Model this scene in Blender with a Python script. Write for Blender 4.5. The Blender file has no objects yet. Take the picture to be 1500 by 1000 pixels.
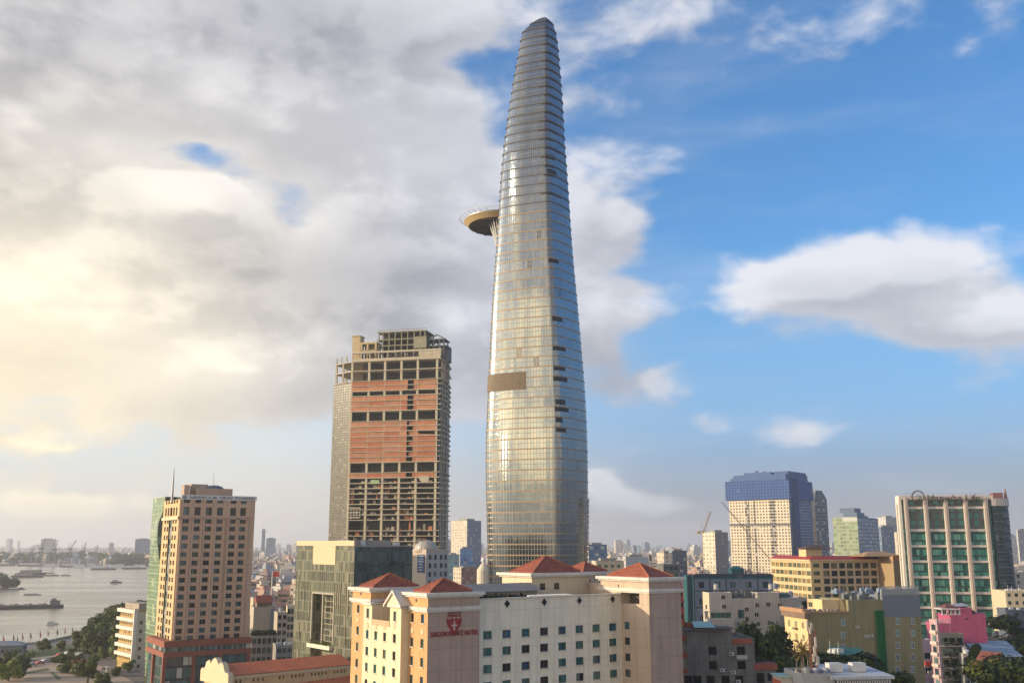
import bpy, bmesh, math, random
from mathutils import Vector, Matrix
sc = bpy.context.scene
COL = sc.collection
R = math.radians

# ---------------------------------------------------------------- camera
F = 1460.0                      # focal length in photo pixels (photo 1500 wide)
PITCH = R(11.42)
CP, SP = math.cos(PITCH), math.sin(PITCH)
H = 55.0                        # eye height above the street
cam_d = bpy.data.cameras.new('camera')
cam = bpy.data.objects.new('camera', cam_d)
COL.objects.link(cam)
cam.location = (0, 0, H)
cam.rotation_euler = (math.pi / 2 + PITCH, 0, 0)
cam_d.sensor_width = 36.0
cam_d.lens = 36.0 * F / 1500.0
cam_d.clip_start = 1.0
cam_d.clip_end = 60000.0
sc.camera = cam

# ---------------------------------------------------------------- render settings / exposure
sc.view_settings.view_transform = 'Standard'
sc.view_settings.look = 'None'
sc.view_settings.exposure = 0.32
sc.view_settings.gamma = 1.0
sc.cycles.use_denoising = True
sc.cycles.use_adaptive_sampling = True
sc.cycles.adaptive_threshold = 0.02
sc.cycles.max_bounces = 5
sc.cycles.diffuse_bounces = 2
sc.cycles.glossy_bounces = 3
sc.cycles.volume_bounces = 1
sc.cycles.sample_clamp_indirect = 6.0

# ---------------------------------------------------------------- sun
SUN_AZ, SUN_EL = R(-95.0), R(14.0)
TO_SUN = Vector((math.sin(SUN_AZ) * math.cos(SUN_EL), math.cos(SUN_AZ) * math.cos(SUN_EL), math.sin(SUN_EL)))
sun_d = bpy.data.lights.new('sun', 'SUN')
sun = bpy.data.objects.new('sun', sun_d)
COL.objects.link(sun)
sun_d.energy = 4.4
sun_d.angle = R(0.53)
sun_d.color = (1.0, 0.80, 0.54)
sun.rotation_euler = TO_SUN.to_track_quat('Z', 'Y').to_euler()
sun.location = (0, 0, 400)


class NT:
    """small helper for writing node trees as expressions"""
    def __init__(s, nt):
        s.nt = nt

    def n(s, typ, **kw):
        nd = s.nt.nodes.new(typ)
        for k, v in kw.items():
            setattr(nd, k, v)
        return nd

    def put(s, sock, v):
        if isinstance(v, bpy.types.NodeSocket):
            s.nt.links.new(v, sock)
        elif v is not None:
            if sock.type == 'RGBA' and len(v) == 3:
                v = (*v, 1.0)
            sock.default_value = v

    def m(s, op, a, b=None, c=None, clamp=False):
        nd = s.n('ShaderNodeMath', operation=op, use_clamp=clamp)
        s.put(nd.inputs[0], a)
        if b is not None:
            s.put(nd.inputs[1], b)
        if c is not None:
            s.put(nd.inputs[2], c)
        return nd.outputs[0]

    def add(s, a, b): return s.m('ADD', a, b)
    def sub(s, a, b): return s.m('SUBTRACT', a, b)
    def mul(s, a, b): return s.m('MULTIPLY', a, b)
    def mad(s, a, b, c): return s.m('MULTIPLY_ADD', a, b, c)

    def v(s, op, a, b=None, scale=None):
        nd = s.n('ShaderNodeVectorMath', operation=op)
        s.put(nd.inputs[0], a)
        if b is not None:
            s.put(nd.inputs[1], b)
        if scale is not None:
            s.put(nd.inputs['Scale'], scale)
        return nd.outputs['Value'] if op in ('DOT_PRODUCT', 'LENGTH') else nd.outputs[0]

    def sep(s, a):
        nd = s.n('ShaderNodeSeparateXYZ')
        s.put(nd.inputs[0], a)
        return nd.outputs

    def comb(s, x, y, z):
        nd = s.n('ShaderNodeCombineXYZ')
        for i, q in enumerate((x, y, z)):
            s.put(nd.inputs[i], q)
        return nd.outputs[0]

    def noise(s, vec, scale, detail=2.0, rough=0.5, dim='3D'):
        nd = s.n('ShaderNodeTexNoise', noise_dimensions=dim)
        s.put(nd.inputs['Vector'], vec)
        nd.inputs['Scale'].default_value = scale
        nd.inputs['Detail'].default_value = detail
        nd.inputs['Roughness'].default_value = rough
        return nd.outputs[0], nd.outputs[1]

    def white(s, vec):
        nd = s.n('ShaderNodeTexWhiteNoise', noise_dimensions='3D')
        s.put(nd.inputs['Vector'], vec)
        return nd.outputs[0]

    def ramp(s, x, lo, hi, a=0.0, b=1.0, smooth=True):
        nd = s.n('ShaderNodeMapRange', clamp=True)
        if smooth:
            nd.interpolation_type = 'SMOOTHSTEP'
        for i, q in enumerate((x, lo, hi, a, b)):
            s.put(nd.inputs[i], q)
        return nd.outputs[0]

    def mix(s, f, a, b, mode='MIX'):
        nd = s.n('ShaderNodeMix', data_type='RGBA', blend_type=mode)
        s.put(nd.inputs[0], f)
        s.put(nd.inputs[6], a)
        s.put(nd.inputs[7], b)
        return nd.outputs[2]

    def sum(s, items):
        r = items[0]
        for i in items[1:]:
            r = s.add(r, i)
        return r


def pix_dir(px, py):
    a, b = (px - 750.0) / F, (500.0 - py) / F
    d = Vector((a, CP - b * SP, SP + b * CP))
    return d.normalized()


def azel(px, py):
    d = pix_dir(px, py)
    return math.atan2(d.x, d.y), math.asin(d.z)


# ---------------------------------------------------------------- world: sky and clouds
world = bpy.data.worlds.new('World')
sc.world = world
world.use_nodes = True
world.cycles.sampling_method = 'MANUAL'
world.cycles.sample_map_resolution = 512
wt = world.node_tree
wt.nodes.clear()

# cloud banks as seen from the city: (photo column, row, half width, half height, amount)
BANKS = [
    (262, 268, 55, 26, .75), (930, 300, 120, 90, .22), (960, 470, 110, 100, .22), (1100, 60, 400, 60, .12), 
    (60, 60, 420, 170, .75), (430, 60, 330, 170, .70), (690, 20, 160, 60, .40), (560, 230, 250, 190, .62),
    (120, 330, 330, 160, .62), (60, 470, 200, 70, .30), (330, 470, 300, 110, .66), (600, 440, 200, 140, .66), (330, 555, 150, 52, .46),
    (470, 575, 190, 45, .30), (690, 560, 110, 110, .40), (560, 520, 160, 70, .3), (890, 370, 110, 120, .43), (850, 460, 130, 90, .40),
    (930, 560, 130, 45, .46), (1000, 20, 130, 40, .30), (1270, 30, 270, 60, .42), (1500, 80, 150, 90, .30), (880, 200, 130, 150, .18),
    (1290, 390, 160, 58, .80), (1150, 425, 150, 48, .75), (1380, 450, 150, 62, .5), (1450, 462, 130, 42, .6), (1370, 505, 90, 36, .5),
    (1172, 637, 70, 22, .80), (1045, 612, 40, 18, .20), (890, 722, 60, 30, .75), (985, 728, 44, 20, .48), (1260, 680, 80, 12, .25),
    (50, 722, 75, 20, .48), (130, 735, 60, 20, .40), (25, 640, 70, 6, .36), (-300, 300, 400, 300, .7), (-700, 200, 500, 400, .6),
    (1750, 250, 250, 120, .4), (1900, 500, 200, 90, .5),
]
GAPS = [(280, 236, 150, 46, 1.0), (265, 212, 60, 24, .28), (425, 312, 74, 80, .60), (1005, 395, 60, 110, .42), (350, 215, 50, 40, .22), (700, 110, 60, 40, .42), (665, 95, 50, 22, .16),
        (745, 200, 60, 120, .15), (170, 175, 90, 30, .18), (210, 440, 60, 40, .06), (1060, 300, 190, 130, .22), (1480, 250, 150, 130, .3),
        (780, 60, 90, 120, .26), (930, 90, 130, 60, .2)]
BRIGHT = [(1240, 372, 210, 34, .75), (1420, 448, 110, 26, .6), (30, 400, 190, 80, .35), (300, 130, 110, 55, .55), (560, 190, 150, 60, .35), (275, 280, 55, 26, .9), (300, 545, 160, 50, .9), (80, 440, 230, 70, .55), (660, 460, 40, 36, .8),
          (80, 210, 120, 40, .25), (740, 20, 80, 40, .3), (900, 440, 60, 60, .3)]
DIM = [(480, 60, 260, 90, .6), (60, 90, 160, 70, .25), (60, 260, 120, 50, .25), (200, 500, 170, 60, .2), (560, 420, 200, 80, .45), (470, 590, 120, 40, .35), (300, 400, 180, 60, .45),
       (900, 360, 90, 40, .3), (930, 560, 140, 50, .55)]


def blobs(N, az, el, lst):
    out = []
    for (px, py, rx, ry, amt) in lst:
        a0, e0 = azel(px, py)
        sa, se = rx / F / max(.3, math.cos(a0)) * 1.0, ry / F
        u = N.mul(N.sub(az, a0), 1 / sa)
        w = N.mul(N.sub(el, e0), 1 / se)
        r2 = N.mad(u, u, N.mul(w, w))
        out.append(N.mul(N.m('EXPONENT', N.mul(r2, -1.0)), amt))
    return N.sum(out)


def cloud_group():
    g = bpy.data.node_groups.new('cloud_density', 'ShaderNodeTree')
    g.interface.new_socket('Dir', in_out='INPUT', socket_type='NodeSocketVector')
    g.interface.new_socket('Density', in_out='OUTPUT', socket_type='NodeSocketFloat')
    g.interface.new_socket('Raw', in_out='OUTPUT', socket_type='NodeSocketFloat')
    N = NT(g)
    gi, go = N.n('NodeGroupInput'), N.n('NodeGroupOutput')
    d = N.v('NORMALIZE', gi.outputs[0])
    x, y, z = N.sep(d)
    q = N.comb(x, y, N.mul(z, 1.7))
    _, wc = N.noise(q, 5.0, 3.0, .55)
    q2 = N.v('ADD', q, N.v('SCALE', N.v('SUBTRACT', wc, (.5, .5, .5)), scale=.10))
    wx, wy, wz = N.sep(N.v('SUBTRACT', wc, (.5, .5, .5)))
    az = N.add(N.m('ARCTAN2', x, y), N.mul(wx, .10))
    el = N.add(N.m('ARCSINE', z), N.mul(wz, .06))
    behind = N.mul(N.ramp(y, .1, -.5), N.mul(N.ramp(z, .95, .5), .55))
    mask = N.add(N.sub(blobs(N, az, el, BANKS), blobs(N, az, el, GAPS)), behind)
    f1, _ = N.noise(q2, 5.5, 6.0, .60)
    f2, _ = N.noise(q2, 15.0, 6.0, .62)
    wisps, _ = N.noise(N.comb(x, y, N.mul(z, 5.0)), 4.0, 3.0, .6)
    vo = N.n('ShaderNodeTexVoronoi', feature='SMOOTH_F1')
    N.put(vo.inputs['Vector'], N.v('ADD', q, N.v('SCALE', N.v('SUBTRACT', wc, (.5, .5, .5)), scale=.05)))
    vo.inputs['Scale'].default_value = 13.0
    vo.inputs['Detail'].default_value = 2.5
    vo.inputs['Smoothness'].default_value = .35
    puff = N.sub(.42, vo.outputs['Distance'])
    raw = N.sum([N.mul(mask, 1.0), N.mul(N.sub(f1, .5), 1.05), N.mul(N.sub(f2, .5), .62), N.mul(N.sub(wisps, .5), .25), N.mul(puff, .42)])
    veil = N.mul(N.ramp(wisps, .40, .78), N.mad(f1, .5, .1))
    dens = N.m('MINIMUM', N.add(N.ramp(raw, .06, .60), N.mul(veil, .55)), 1.0)
    g.links.new(dens, go.inputs[0])
    g.links.new(raw, go.inputs[1])
    return g


CG = cloud_group()
W = NT(wt)
dirv = W.n('ShaderNodeTexCoord').outputs['Generated']
dirn = W.v('NORMALIZE', dirv)
dx, dy, dz = W.sep(dirn)
sky = W.n('ShaderNodeTexSky', sky_type='NISHITA', sun_disc=False, sun_elevation=SUN_EL, sun_rotation=SUN_AZ,
          altitude=50.0, air_density=1.0, dust_density=0.6, ozone_density=3.0)
hsv = W.n('ShaderNodeHueSaturation')
W.put(hsv.inputs['Color'], sky.outputs[0])
W.put(hsv.inputs['Saturation'], W.ramp(W.m('ARCSINE', dz), 0.0, .30, 1.0, 1.08))
hsv.inputs['Value'].default_value = 1.0
tint = W.mix(W.ramp(dz, .02, .32), hsv.outputs[0], W.mix(1.0, hsv.outputs[0], (.70, 1.03, 1.22), 'MULTIPLY'))

g0 = W.n('ShaderNodeGroup', node_tree=CG)
W.put(g0.inputs[0], dirn)
g1 = W.n('ShaderNodeGroup', node_tree=CG)
W.put(g1.inputs[0], W.v('ADD', dirn, (-.022, 0.0, .032)))
lit = W.ramp(W.sub(g0.outputs[1], g1.outputs[1]), -.22, .34)
thick = W.ramp(g0.outputs[1], .35, 1.15)
azw = W.m('ARCTAN2', dx, dy)
elw = W.m('ARCSINE', dz)
nb, _ = W.noise(W.comb(dx, dy, W.mul(dz, 1.8)), 7.0, 5.0, .55)
bright = W.sub(blobs(W, azw, elw, BRIGHT), blobs(W, azw, elw, DIM))
lum = W.sum([W.mul(lit, .42), W.mul(bright, .55), W.mul(W.sub(nb, .5), .75), .46, W.mul(thick, -.22)])
lumc = W.m('MINIMUM', W.m('MAXIMUM', lum, 0.0), 1.3)
# nearness to the low sun warms and brightens cloud and air alike
cs = W.v('DOT_PRODUCT', dirn, tuple(TO_SUN))
low = W.ramp(elw, R(5), R(30), 1.0, 0.0)
warm = W.m('MINIMUM', W.mul(W.ramp(cs, -.02, .42), W.mad(low, .85, .15)), 1.0)
shade_c = W.mix(warm, (.30, .31, .36), (.60, .52, .39))
light_c = W.mix(warm, (.70, .71, .76), (1.14, .98, .68))
cloud_c = W.mix(lumc, shade_c, light_c)
# bright warm cloud added unseen behind the viewer as fill and for gold reflections
back = W.mul(W.ramp(dy, .15, -.55), W.ramp(elw, R(60), R(34), .3, .9))
bu, bv = W.mul(W.sub(azw, R(-130)), 1 / R(32)), W.mul(W.sub(elw, R(9.0)), 1 / R(11.0))
bank = W.m('EXPONENT', W.mul(W.mad(bu, bu, W.mul(bv, bv)), -1.0))
cloud_c = W.mix(W.m('MAXIMUM', back, bank), cloud_c, W.mix(bank, W.mix(W.ramp(elw, R(13), R(27)), W.mix(lumc, (.80, .635, .45), (1.9, 1.52, 1.06)), W.mix(lumc, (.15, .15, .155), (.34, .335, .33))), (6.2, 4.5, 2.4)))
# thick hazy air low over the horizon
side = W.ramp(azw, R(-16), R(12))
air_r = W.mix(W.ramp(elw, R(0.5), R(8.0)), (.235, .25, .30), (.14, .34, .66))
haze_air = W.mix(side, W.mix(W.ramp(elw, R(0.5), R(7.0)), (.64, .59, .52), (.66, .70, .73)), air_r)
hz = W.ramp(elw, R(0.0), W.mad(side, R(-6.0), R(25.0)), .92, 0.0)
bg_sky = W.n('ShaderNodeBackground')
W.put(bg_sky.inputs[0], tint)
bg_sky.inputs[1].default_value = 0.155
bg_air = W.n('ShaderNodeBackground')
W.put(bg_air.inputs[0], haze_air)
bg_air.inputs[1].default_value = 1.0
bg_cl = W.n('ShaderNodeBackground')
W.put(bg_cl.inputs[0], cloud_c)
bg_cl.inputs[1].default_value = 1.0
mx0 = W.n('ShaderNodeMixShader')
W.put(mx0.inputs[0], hz)
wt.links.new(bg_sky.outputs[0], mx0.inputs[1])
wt.links.new(bg_air.outputs[0], mx0.inputs[2])
mx1 = W.n('ShaderNodeMixShader')
W.put(mx1.inputs[0], W.mul(g0.outputs[0], W.ramp(elw, R(-1), R(4), .0, .95)))
wt.links.new(mx0.outputs[0], mx1.inputs[1])
wt.links.new(bg_cl.outputs[0], mx1.inputs[2])
# glow of the sun behind the cloud on the left, out of frame
glow = W.n('ShaderNodeBackground')
W.put(glow.inputs[0], (1.0, .78, .48))
W.put(glow.inputs[1], W.mul(W.m('POWER', W.m('MAXIMUM', cs, 0.0), 7.0), 1.3))
ads = W.n('ShaderNodeAddShader')
wt.links.new(mx1.outputs[0], ads.inputs[0])
wt.links.new(glow.outputs[0], ads.inputs[1])
wout = W.n('ShaderNodeOutputWorld')
wt.links.new(ads.outputs[0], wout.inputs['Surface'])

# ================================================================ geometry helpers
def P(px, py, Y):
    """world point seen at photo pixel (px, py) at forward distance Y"""
    a, b = (px - 750.0) / F, (500.0 - py) / F
    k = Y / (CP - b * SP)
    return Vector((a * k, Y, H + (SP + b * CP) * k))


def G(px, py, z=0.0):
    """world point on the level z seen at a photo pixel"""
    a, b = (px - 750.0) / F, (500.0 - py) / F
    k = (z - H) / (SP + b * CP)
    return Vector((a * k, (CP - b * SP) * k, z))


class MB:
    def __init__(s):
        s.v, s.f, s.m = [], [], []

    def face(s, pts, m=0):
        i = len(s.v)
        s.v.extend([tuple(p) for p in pts])
        s.f.append(tuple(range(i, i + len(pts))))
        s.m.append(m)

    def box(s, x0, x1, y0, y1, z0, z1, m=0, bottom=True):
        i = len(s.v)
        s.v += [(x0, y0, z0), (x1, y0, z0), (x1, y1, z0), (x0, y1, z0), (x0, y0, z1), (x1, y0, z1), (x1, y1, z1), (x0, y1, z1)]
        fs = [(4, 5, 6, 7), (0, 1, 5, 4), (1, 2, 6, 5), (2, 3, 7, 6), (3, 0, 4, 7)]
        if bottom:
            fs.append((3, 2, 1, 0))
        for q in fs:
            s.f.append(tuple(i + k for k in q))
            s.m.append(m)
        return s

    def prism(s, poly, z0, z1, m=0, mtop=None, bottom=True):
        n = len(poly)
        i = len(s.v)
        s.v += [(x, y, z0) for x, y in poly] + [(x, y, z1) for x, y in poly]
        for k in range(n):
            j = (k + 1) % n
            s.f.append((i + k, i + j, i + n + j, i + n + k))
            s.m.append(m)
        s.f.append(tuple(range(i + n, i + 2 * n)))
        s.m.append(m if mtop is None else mtop)
        if bottom:
            s.f.append(tuple(range(i + n - 1, i - 1, -1)))
            s.m.append(m)
        return s

    def tube(s, p0, p1, r0, r1=None, n=8, m=0):
        r1 = r0 if r1 is None else r1
        p0, p1 = Vector(p0), Vector(p1)
        ax = (p1 - p0).normalized()
        a = ax.orthogonal().normalized()
        b = ax.cross(a)
        i = len(s.v)
        for p, r in ((p0, r0), (p1, r1)):
            for k in range(n):
                t = 2 * math.pi * k / n
                s.v.append(tuple(p + a * (r * math.cos(t)) + b * (r * math.sin(t))))
        for k in range(n):
            j = (k + 1) % n
            s.f.append((i + k, i + j, i + n + j, i + n + k))
            s.m.append(m)
        s.f.append(tuple(range(i + n, i + 2 * n)))
        s.m.append(m)
        s.f.append(tuple(range(i + n - 1, i - 1, -1)))
        s.m.append(m)
        return s

    def bar(s, p0, p1, w, m=0):
        return s.tube(p0, p1, w / 2 * 1.2, None, 4, m)

    def hip(s, x0, x1, y0, y1, z0, z1, ridge=0.0, th=.18, m=0):
        """hipped (or pyramid) roof with a small eaves thickness; ridge = length along x"""
        cx, cy = (x0 + x1) / 2, (y0 + y1) / 2
        a, b = (cx - ridge / 2, cy, z1), (cx + ridge / 2, cy, z1)
        c = [(x0, y0, z0 + th), (x1, y0, z0 + th), (x1, y1, z0 + th), (x0, y1, z0 + th)]
        if ridge > 0:
            s.face([c[0], c[1], b, a], m); s.face([c[1], c[2], b], m); s.face([c[2], c[3], a, b], m); s.face([c[3], c[0], a], m)
        else:
            for k in range(4):
                s.face([c[k], c[(k + 1) % 4], a], m)
        s.box(x0, x1, y0, y1, z0, z0 + th, m)
        return s

    def gable(s, x0, x1, y0, y1, z0, z1, m=0, mend=0, th=.12):
        """ridge along x"""
        cy = (y0 + y1) / 2
        s.face([(x0, y0, z0), (x1, y0, z0), (x1, cy, z1), (x0, cy, z1)], m)
        s.face([(x1, y1, z0), (x0, y1, z0), (x0, cy, z1), (x1, cy, z1)], m)
        s.face([(x0, y1, z0), (x0, y0, z0), (x0, cy, z1)], mend)
        s.face([(x1, y0, z0), (x1, y1, z0), (x1, cy, z1)], mend)
        return s

    def build(s, name, mats, parent=None, loc=(0, 0, 0), rotz=0.0, smooth=False):
        me = bpy.data.meshes.new(name)
        me.from_pydata(s.v, [], s.f)
        if not isinstance(mats, (list, tuple)):
            mats = [mats]
        for mt in mats:
            me.materials.append(mt)
        if len(mats) > 1:
            me.polygons.foreach_set('material_index', s.m)
        if smooth:
            me.polygons.foreach_set('use_smooth', [True] * len(me.polygons))
        me.update()
        return link(name, me, parent, loc, rotz)


def link(name, me, parent=None, loc=(0, 0, 0), rotz=0.0):
    o = bpy.data.objects.new(name, me)
    COL.objects.link(o)
    o.location = loc
    o.rotation_euler = (0, 0, rotz)
    if parent:
        o.parent = parent
    return o


def tag(o, label=None, cat=None, group=None, kind=None):
    if label: o['label'] = label
    if cat: o['category'] = cat
    if group: o['group'] = group
    if kind: o['kind'] = kind
    return o


def empty(name, loc, rotz=0.0):
    o = bpy.data.objects.new(name, None)
    COL.objects.link(o)
    o.location = loc
    o.rotation_euler = (0, 0, rotz)
    o.empty_display_size = 1.0
    return o


def copy_tree(o, parent=None):
    c = o.copy()
    COL.objects.link(c)
    if parent:
        c.parent = parent
    for ch in list(o.children):
        copy_tree(ch, c)
    return c


def text_mesh(txt, size, depth=.06, squeeze=1.0):
    cu = bpy.data.curves.new('lettering', 'FONT')
    cu.body = txt
    cu.size = size
    cu.extrude = depth
    cu.offset = 0.0
    cu.align_x = 'CENTER'
    cu.resolution_u = 2
    o = bpy.data.objects.new('lettering', cu)
    COL.objects.link(o)
    bpy.context.view_layer.update()
    dg = bpy.context.evaluated_depsgraph_get()
    me = bpy.data.meshes.new_from_object(o.evaluated_get(dg))
    bpy.data.objects.remove(o)
    # lay it upright: x stays x, y becomes z
    for v in me.vertices:
        v.co = Vector((v.co.x * squeeze, -v.co.z, v.co.y))
    return me


def lettering(name, txt, size, m, parent, loc, rotz=0.0, squeeze=1.0, depth=.06, width=None):
    me = text_mesh(txt, size, depth, squeeze)
    if width:
        xs = [v.co.x for v in me.vertices]
        k = width / (max(xs) - min(xs))
        for v in me.vertices:
            v.co.x *= k
    me.materials.clear()
    me.materials.append(m)
    return link(name, me, parent, loc, rotz)


# ================================================================ materials
MATS = {}


def new_mat(name):
    mt = bpy.data.materials.new(name)
    mt.use_nodes = True
    nt = mt.node_tree
    b = nt.nodes['Principled BSDF']
    return mt, NT(nt), b


def paint(name, col, rough=.75, dirt=.25, scale=.35, streak=.0, metal=0.0, joints=None, jcol=.6, bump=0.0, spec=.4, fine=1.0):
    """weathered plain surface: large blotches, fine grain, optional rain streaks and panel joints (du, dv) in metres"""
    if name in MATS:
        return MATS[name]
    mt, N, b = new_mat(name)
    tc = N.n('ShaderNodeTexCoord')
    ob = tc.outputs['Object']
    x, y, z = N.sep(ob)
    n1, _ = N.noise(ob, scale, 5.0, .6)
    n2, _ = N.noise(ob, scale * 14 * fine, 3.0, .6)
    f = N.sum([N.mul(N.sub(n1, .5), 1.5 * dirt), N.mul(N.sub(n2, .5), .7 * dirt), 1.0])
    if streak:
        st, _ = N.noise(N.comb(x, y, N.mul(z, .06)), 1.1, 4.0, .65)
        f = N.add(f, N.mul(N.m('MINIMUM', N.sub(st, .52), 0.0), 2.2 * streak))
    if joints:
        nx, ny, nz = N.sep(tc.outputs['Normal'])
        isx = N.m('GREATER_THAN', N.m('ABSOLUTE', nx), .6)
        s = N.add(N.mul(isx, y), N.mul(N.sub(1.0, isx), x))
        du, dv, wd = joints
        ju = N.m('LESS_THAN', N.m('FRACT', N.mul(s, 1 / du)), wd / du)
        jv = N.m('LESS_THAN', N.m('FRACT', N.mul(z, 1 / dv)), wd / dv)
        j = N.m('MAXIMUM', ju, jv)
        f = N.mul(f, N.sub(1.0, N.mul(j, 1 - jcol)))
    c = N.v('SCALE', N.comb(*col), scale=f)
    N.put(b.inputs['Base Color'], c)
    b.inputs['Roughness'].default_value = rough
    b.inputs['Metallic'].default_value = metal
    b.inputs['Specular IOR Level'].default_value = spec
    if bump:
        bp = N.n('ShaderNodeBump')
        bp.inputs['Strength'].default_value = bump
        bp.inputs['Distance'].default_value = .05
        N.put(bp.inputs['Height'], n2)
        N.put(b.inputs['Normal'], bp.outputs[0])
    MATS[name] = mt
    return mt


def glass(name, col, rough=.08, var=.5, metal=.0, spec=.32, wob=.0, cell=(1.3, 3.3)):
    """window glass seen from outside: dark body colour with curtains and rooms showing unevenly, mirror coat"""
    if name in MATS:
        return MATS[name]
    mt, N, b = new_mat(name)
    tc = N.n('ShaderNodeTexCoord')
    oi = N.n('ShaderNodeObjectInfo')
    ob = tc.outputs['Object']
    x, y, z = N.sep(ob)
    s = N.add(x, y)
    cv = N.comb(N.m('FLOOR', N.mul(s, 1 / cell[0])), N.m('FLOOR', N.mul(z, 1 / cell[1])), N.mul(oi.outputs['Random'], 37.0))
    wn = N.white(cv)
    f = N.mad(N.sub(wn, .5), 2 * var, 1.0)
    base = N.v('SCALE', N.comb(*col), scale=f)
    # curtains drawn part of the way, differently behind every pane
    r1 = N.white(N.comb(N.mul(oi.outputs['Random'], 91.0), 1.0, 2.0))
    r2 = N.white(N.comb(N.mul(oi.outputs['Random'], 53.0), 4.0, 7.0))
    cur = N.mul(N.m('GREATER_THAN', s, N.mul(r1, 1.6)), N.m('LESS_THAN', s, N.mad(r2, 1.1, N.mul(r1, 1.6))))
    fold = N.mad(N.m('SINE', N.mul(s, 38.0)), .2, .85)
    base = N.mix(N.mul(cur, N.m('LESS_THAN', N.mul(r1, r2), .30)), base, N.v('SCALE', N.comb(.12, .17, .155), scale=fold))
    N.put(b.inputs['Base Color'], base)
    b.inputs['Roughness'].default_value = rough
    b.inputs['Metallic'].default_value = metal
    b.inputs['Specular IOR Level'].default_value = spec
    b.inputs['IOR'].default_value = 1.5
    if wob:
        bp = N.n('ShaderNodeBump')
        bp.inputs['Strength'].default_value = wob
        n2, _ = N.noise(ob, .25, 2.0)
        bp.inputs['Distance'].default_value = .6
        N.put(bp.inputs['Height'], N.add(n2, N.mul(wn, .05)))
        N.put(b.inputs['Normal'], bp.outputs[0])
    MATS[name] = mt
    return mt


def facade(name, wall, win, fw, fh, ww=.6, wh=.5, off=(.2, .3), dark=.5, rough=.15, band=None, wallvar=.12, joint=0.0, metal=0.0, lite=(.5, .48, .42), lit_frac=.15):
    """far facade: rows of window openings (fw x fh metres apart) in a wall, panes of uneven darkness"""
    if name in MATS:
        return MATS[name]
    mt, N, b = new_mat(name)
    tc = N.n('ShaderNodeTexCoord')
    ob = tc.outputs['Object']
    x, y, z = N.sep(ob)
    nx, ny, nz = N.sep(tc.outputs['Normal'])
    isx = N.m('GREATER_THAN', N.m('ABSOLUTE', nx), .7)
    s = N.add(N.mul(isx, y), N.mul(N.sub(1.0, isx), x))
    su, sv = N.mul(s, 1 / fw), N.mul(z, 1 / fh)
    fu, fv = N.m('FRACT', su), N.m('FRACT', sv)
    inu = N.mul(N.m('GREATER_THAN', fu, off[0]), N.m('LESS_THAN', fu, off[0] + ww))
    inv = N.mul(N.m('GREATER_THAN', fv, off[1]), N.m('LESS_THAN', fv, off[1] + wh))
    side = N.m('LESS_THAN', N.m('ABSOLUTE', nz), .5)
    mask = N.mul(N.mul(inu, inv), side)
    cell = N.comb(N.m('FLOOR', su), N.m('FLOOR', sv), N.mul(isx, 7.0))
    wn = N.white(cell)
    wn2 = N.white(N.v('ADD', cell, (31.0, 5.0, 2.0)))
    n1, _ = N.noise(ob, .06, 4.0, .6)
    st, _ = N.noise(N.comb(x, y, N.mul(z, .05)), .5, 3.0, .6)
    wf = N.sum([1.0, N.mul(N.sub(n1, .5), 2 * wallvar), N.mul(N.sub(st, .5), wallvar * 1.5)])
    wc = N.v('SCALE', N.comb(*wall), scale=wf)
    if band:
        bl = N.m('LESS_THAN', fv, band[0])
        wc = N.mix(N.mul(bl, side), wc, band[1])
    gc = N.v('SCALE', N.comb(*win), scale=N.mad(N.sub(wn, .5), 2 * dark, 1.0))
    gc = N.mix(N.m('GREATER_THAN', wn2, 1 - lit_frac), gc, lite)
    N.put(b.inputs['Base Color'], N.mix(mask, wc, gc))
    N.put(b.inputs['Roughness'], N.mad(mask, rough - .8, .8))
    N.put(b.inputs['Metallic'], N.mul(mask, metal))
    b.inputs['Specular IOR Level'].default_value = .5
    bp = N.n('ShaderNodeBump')
    bp.inputs['Strength'].default_value = .6
    bp.inputs['Distance'].default_value = .25
    N.put(bp.inputs['Height'], N.sub(1.0, mask))
    N.put(b.inputs['Normal'], bp.outputs[0])
    MATS[name] = mt
    return mt


def tiles(name, col, row=.35, dirt=.3):
    """clay tile roof: courses along the slope, uneven firing colours"""
    if name in MATS:
        return MATS[name]
    mt, N, b = new_mat(name)
    tc = N.n('ShaderNodeTexCoord')
    ob = tc.outputs['Object']
    x, y, z = N.sep(ob)
    zz = N.mul(z, 1 / row)
    cell = N.comb(N.m('FLOOR', N.mul(N.add(x, y), 1 / .5)), N.m('FLOOR', N.mul(N.sub(x, y), 1 / .5)), N.m('FLOOR', zz))
    wn = N.white(cell)
    n1, _ = N.noise(ob, .4, 5.0, .6)
    f = N.sum([1.0, N.mul(N.sub(wn, .5), dirt), N.mul(N.sub(n1, .5), 1.6 * dirt), N.mul(N.m('LESS_THAN', N.m('FRACT', zz), .2), -.22)])
    N.put(b.inputs['Base Color'], N.v('SCALE', N.comb(*col), scale=f))
    b.inputs['Roughness'].default_value = .8
    bp = N.n('ShaderNodeBump')
    bp.inputs['Strength'].default_value = .5
    bp.inputs['Distance'].default_value = .06
    N.put(bp.inputs['Height'], N.m('FRACT', zz))
    N.put(b.inputs['Normal'], bp.outputs[0])
    MATS[name] = mt
    return mt


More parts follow.
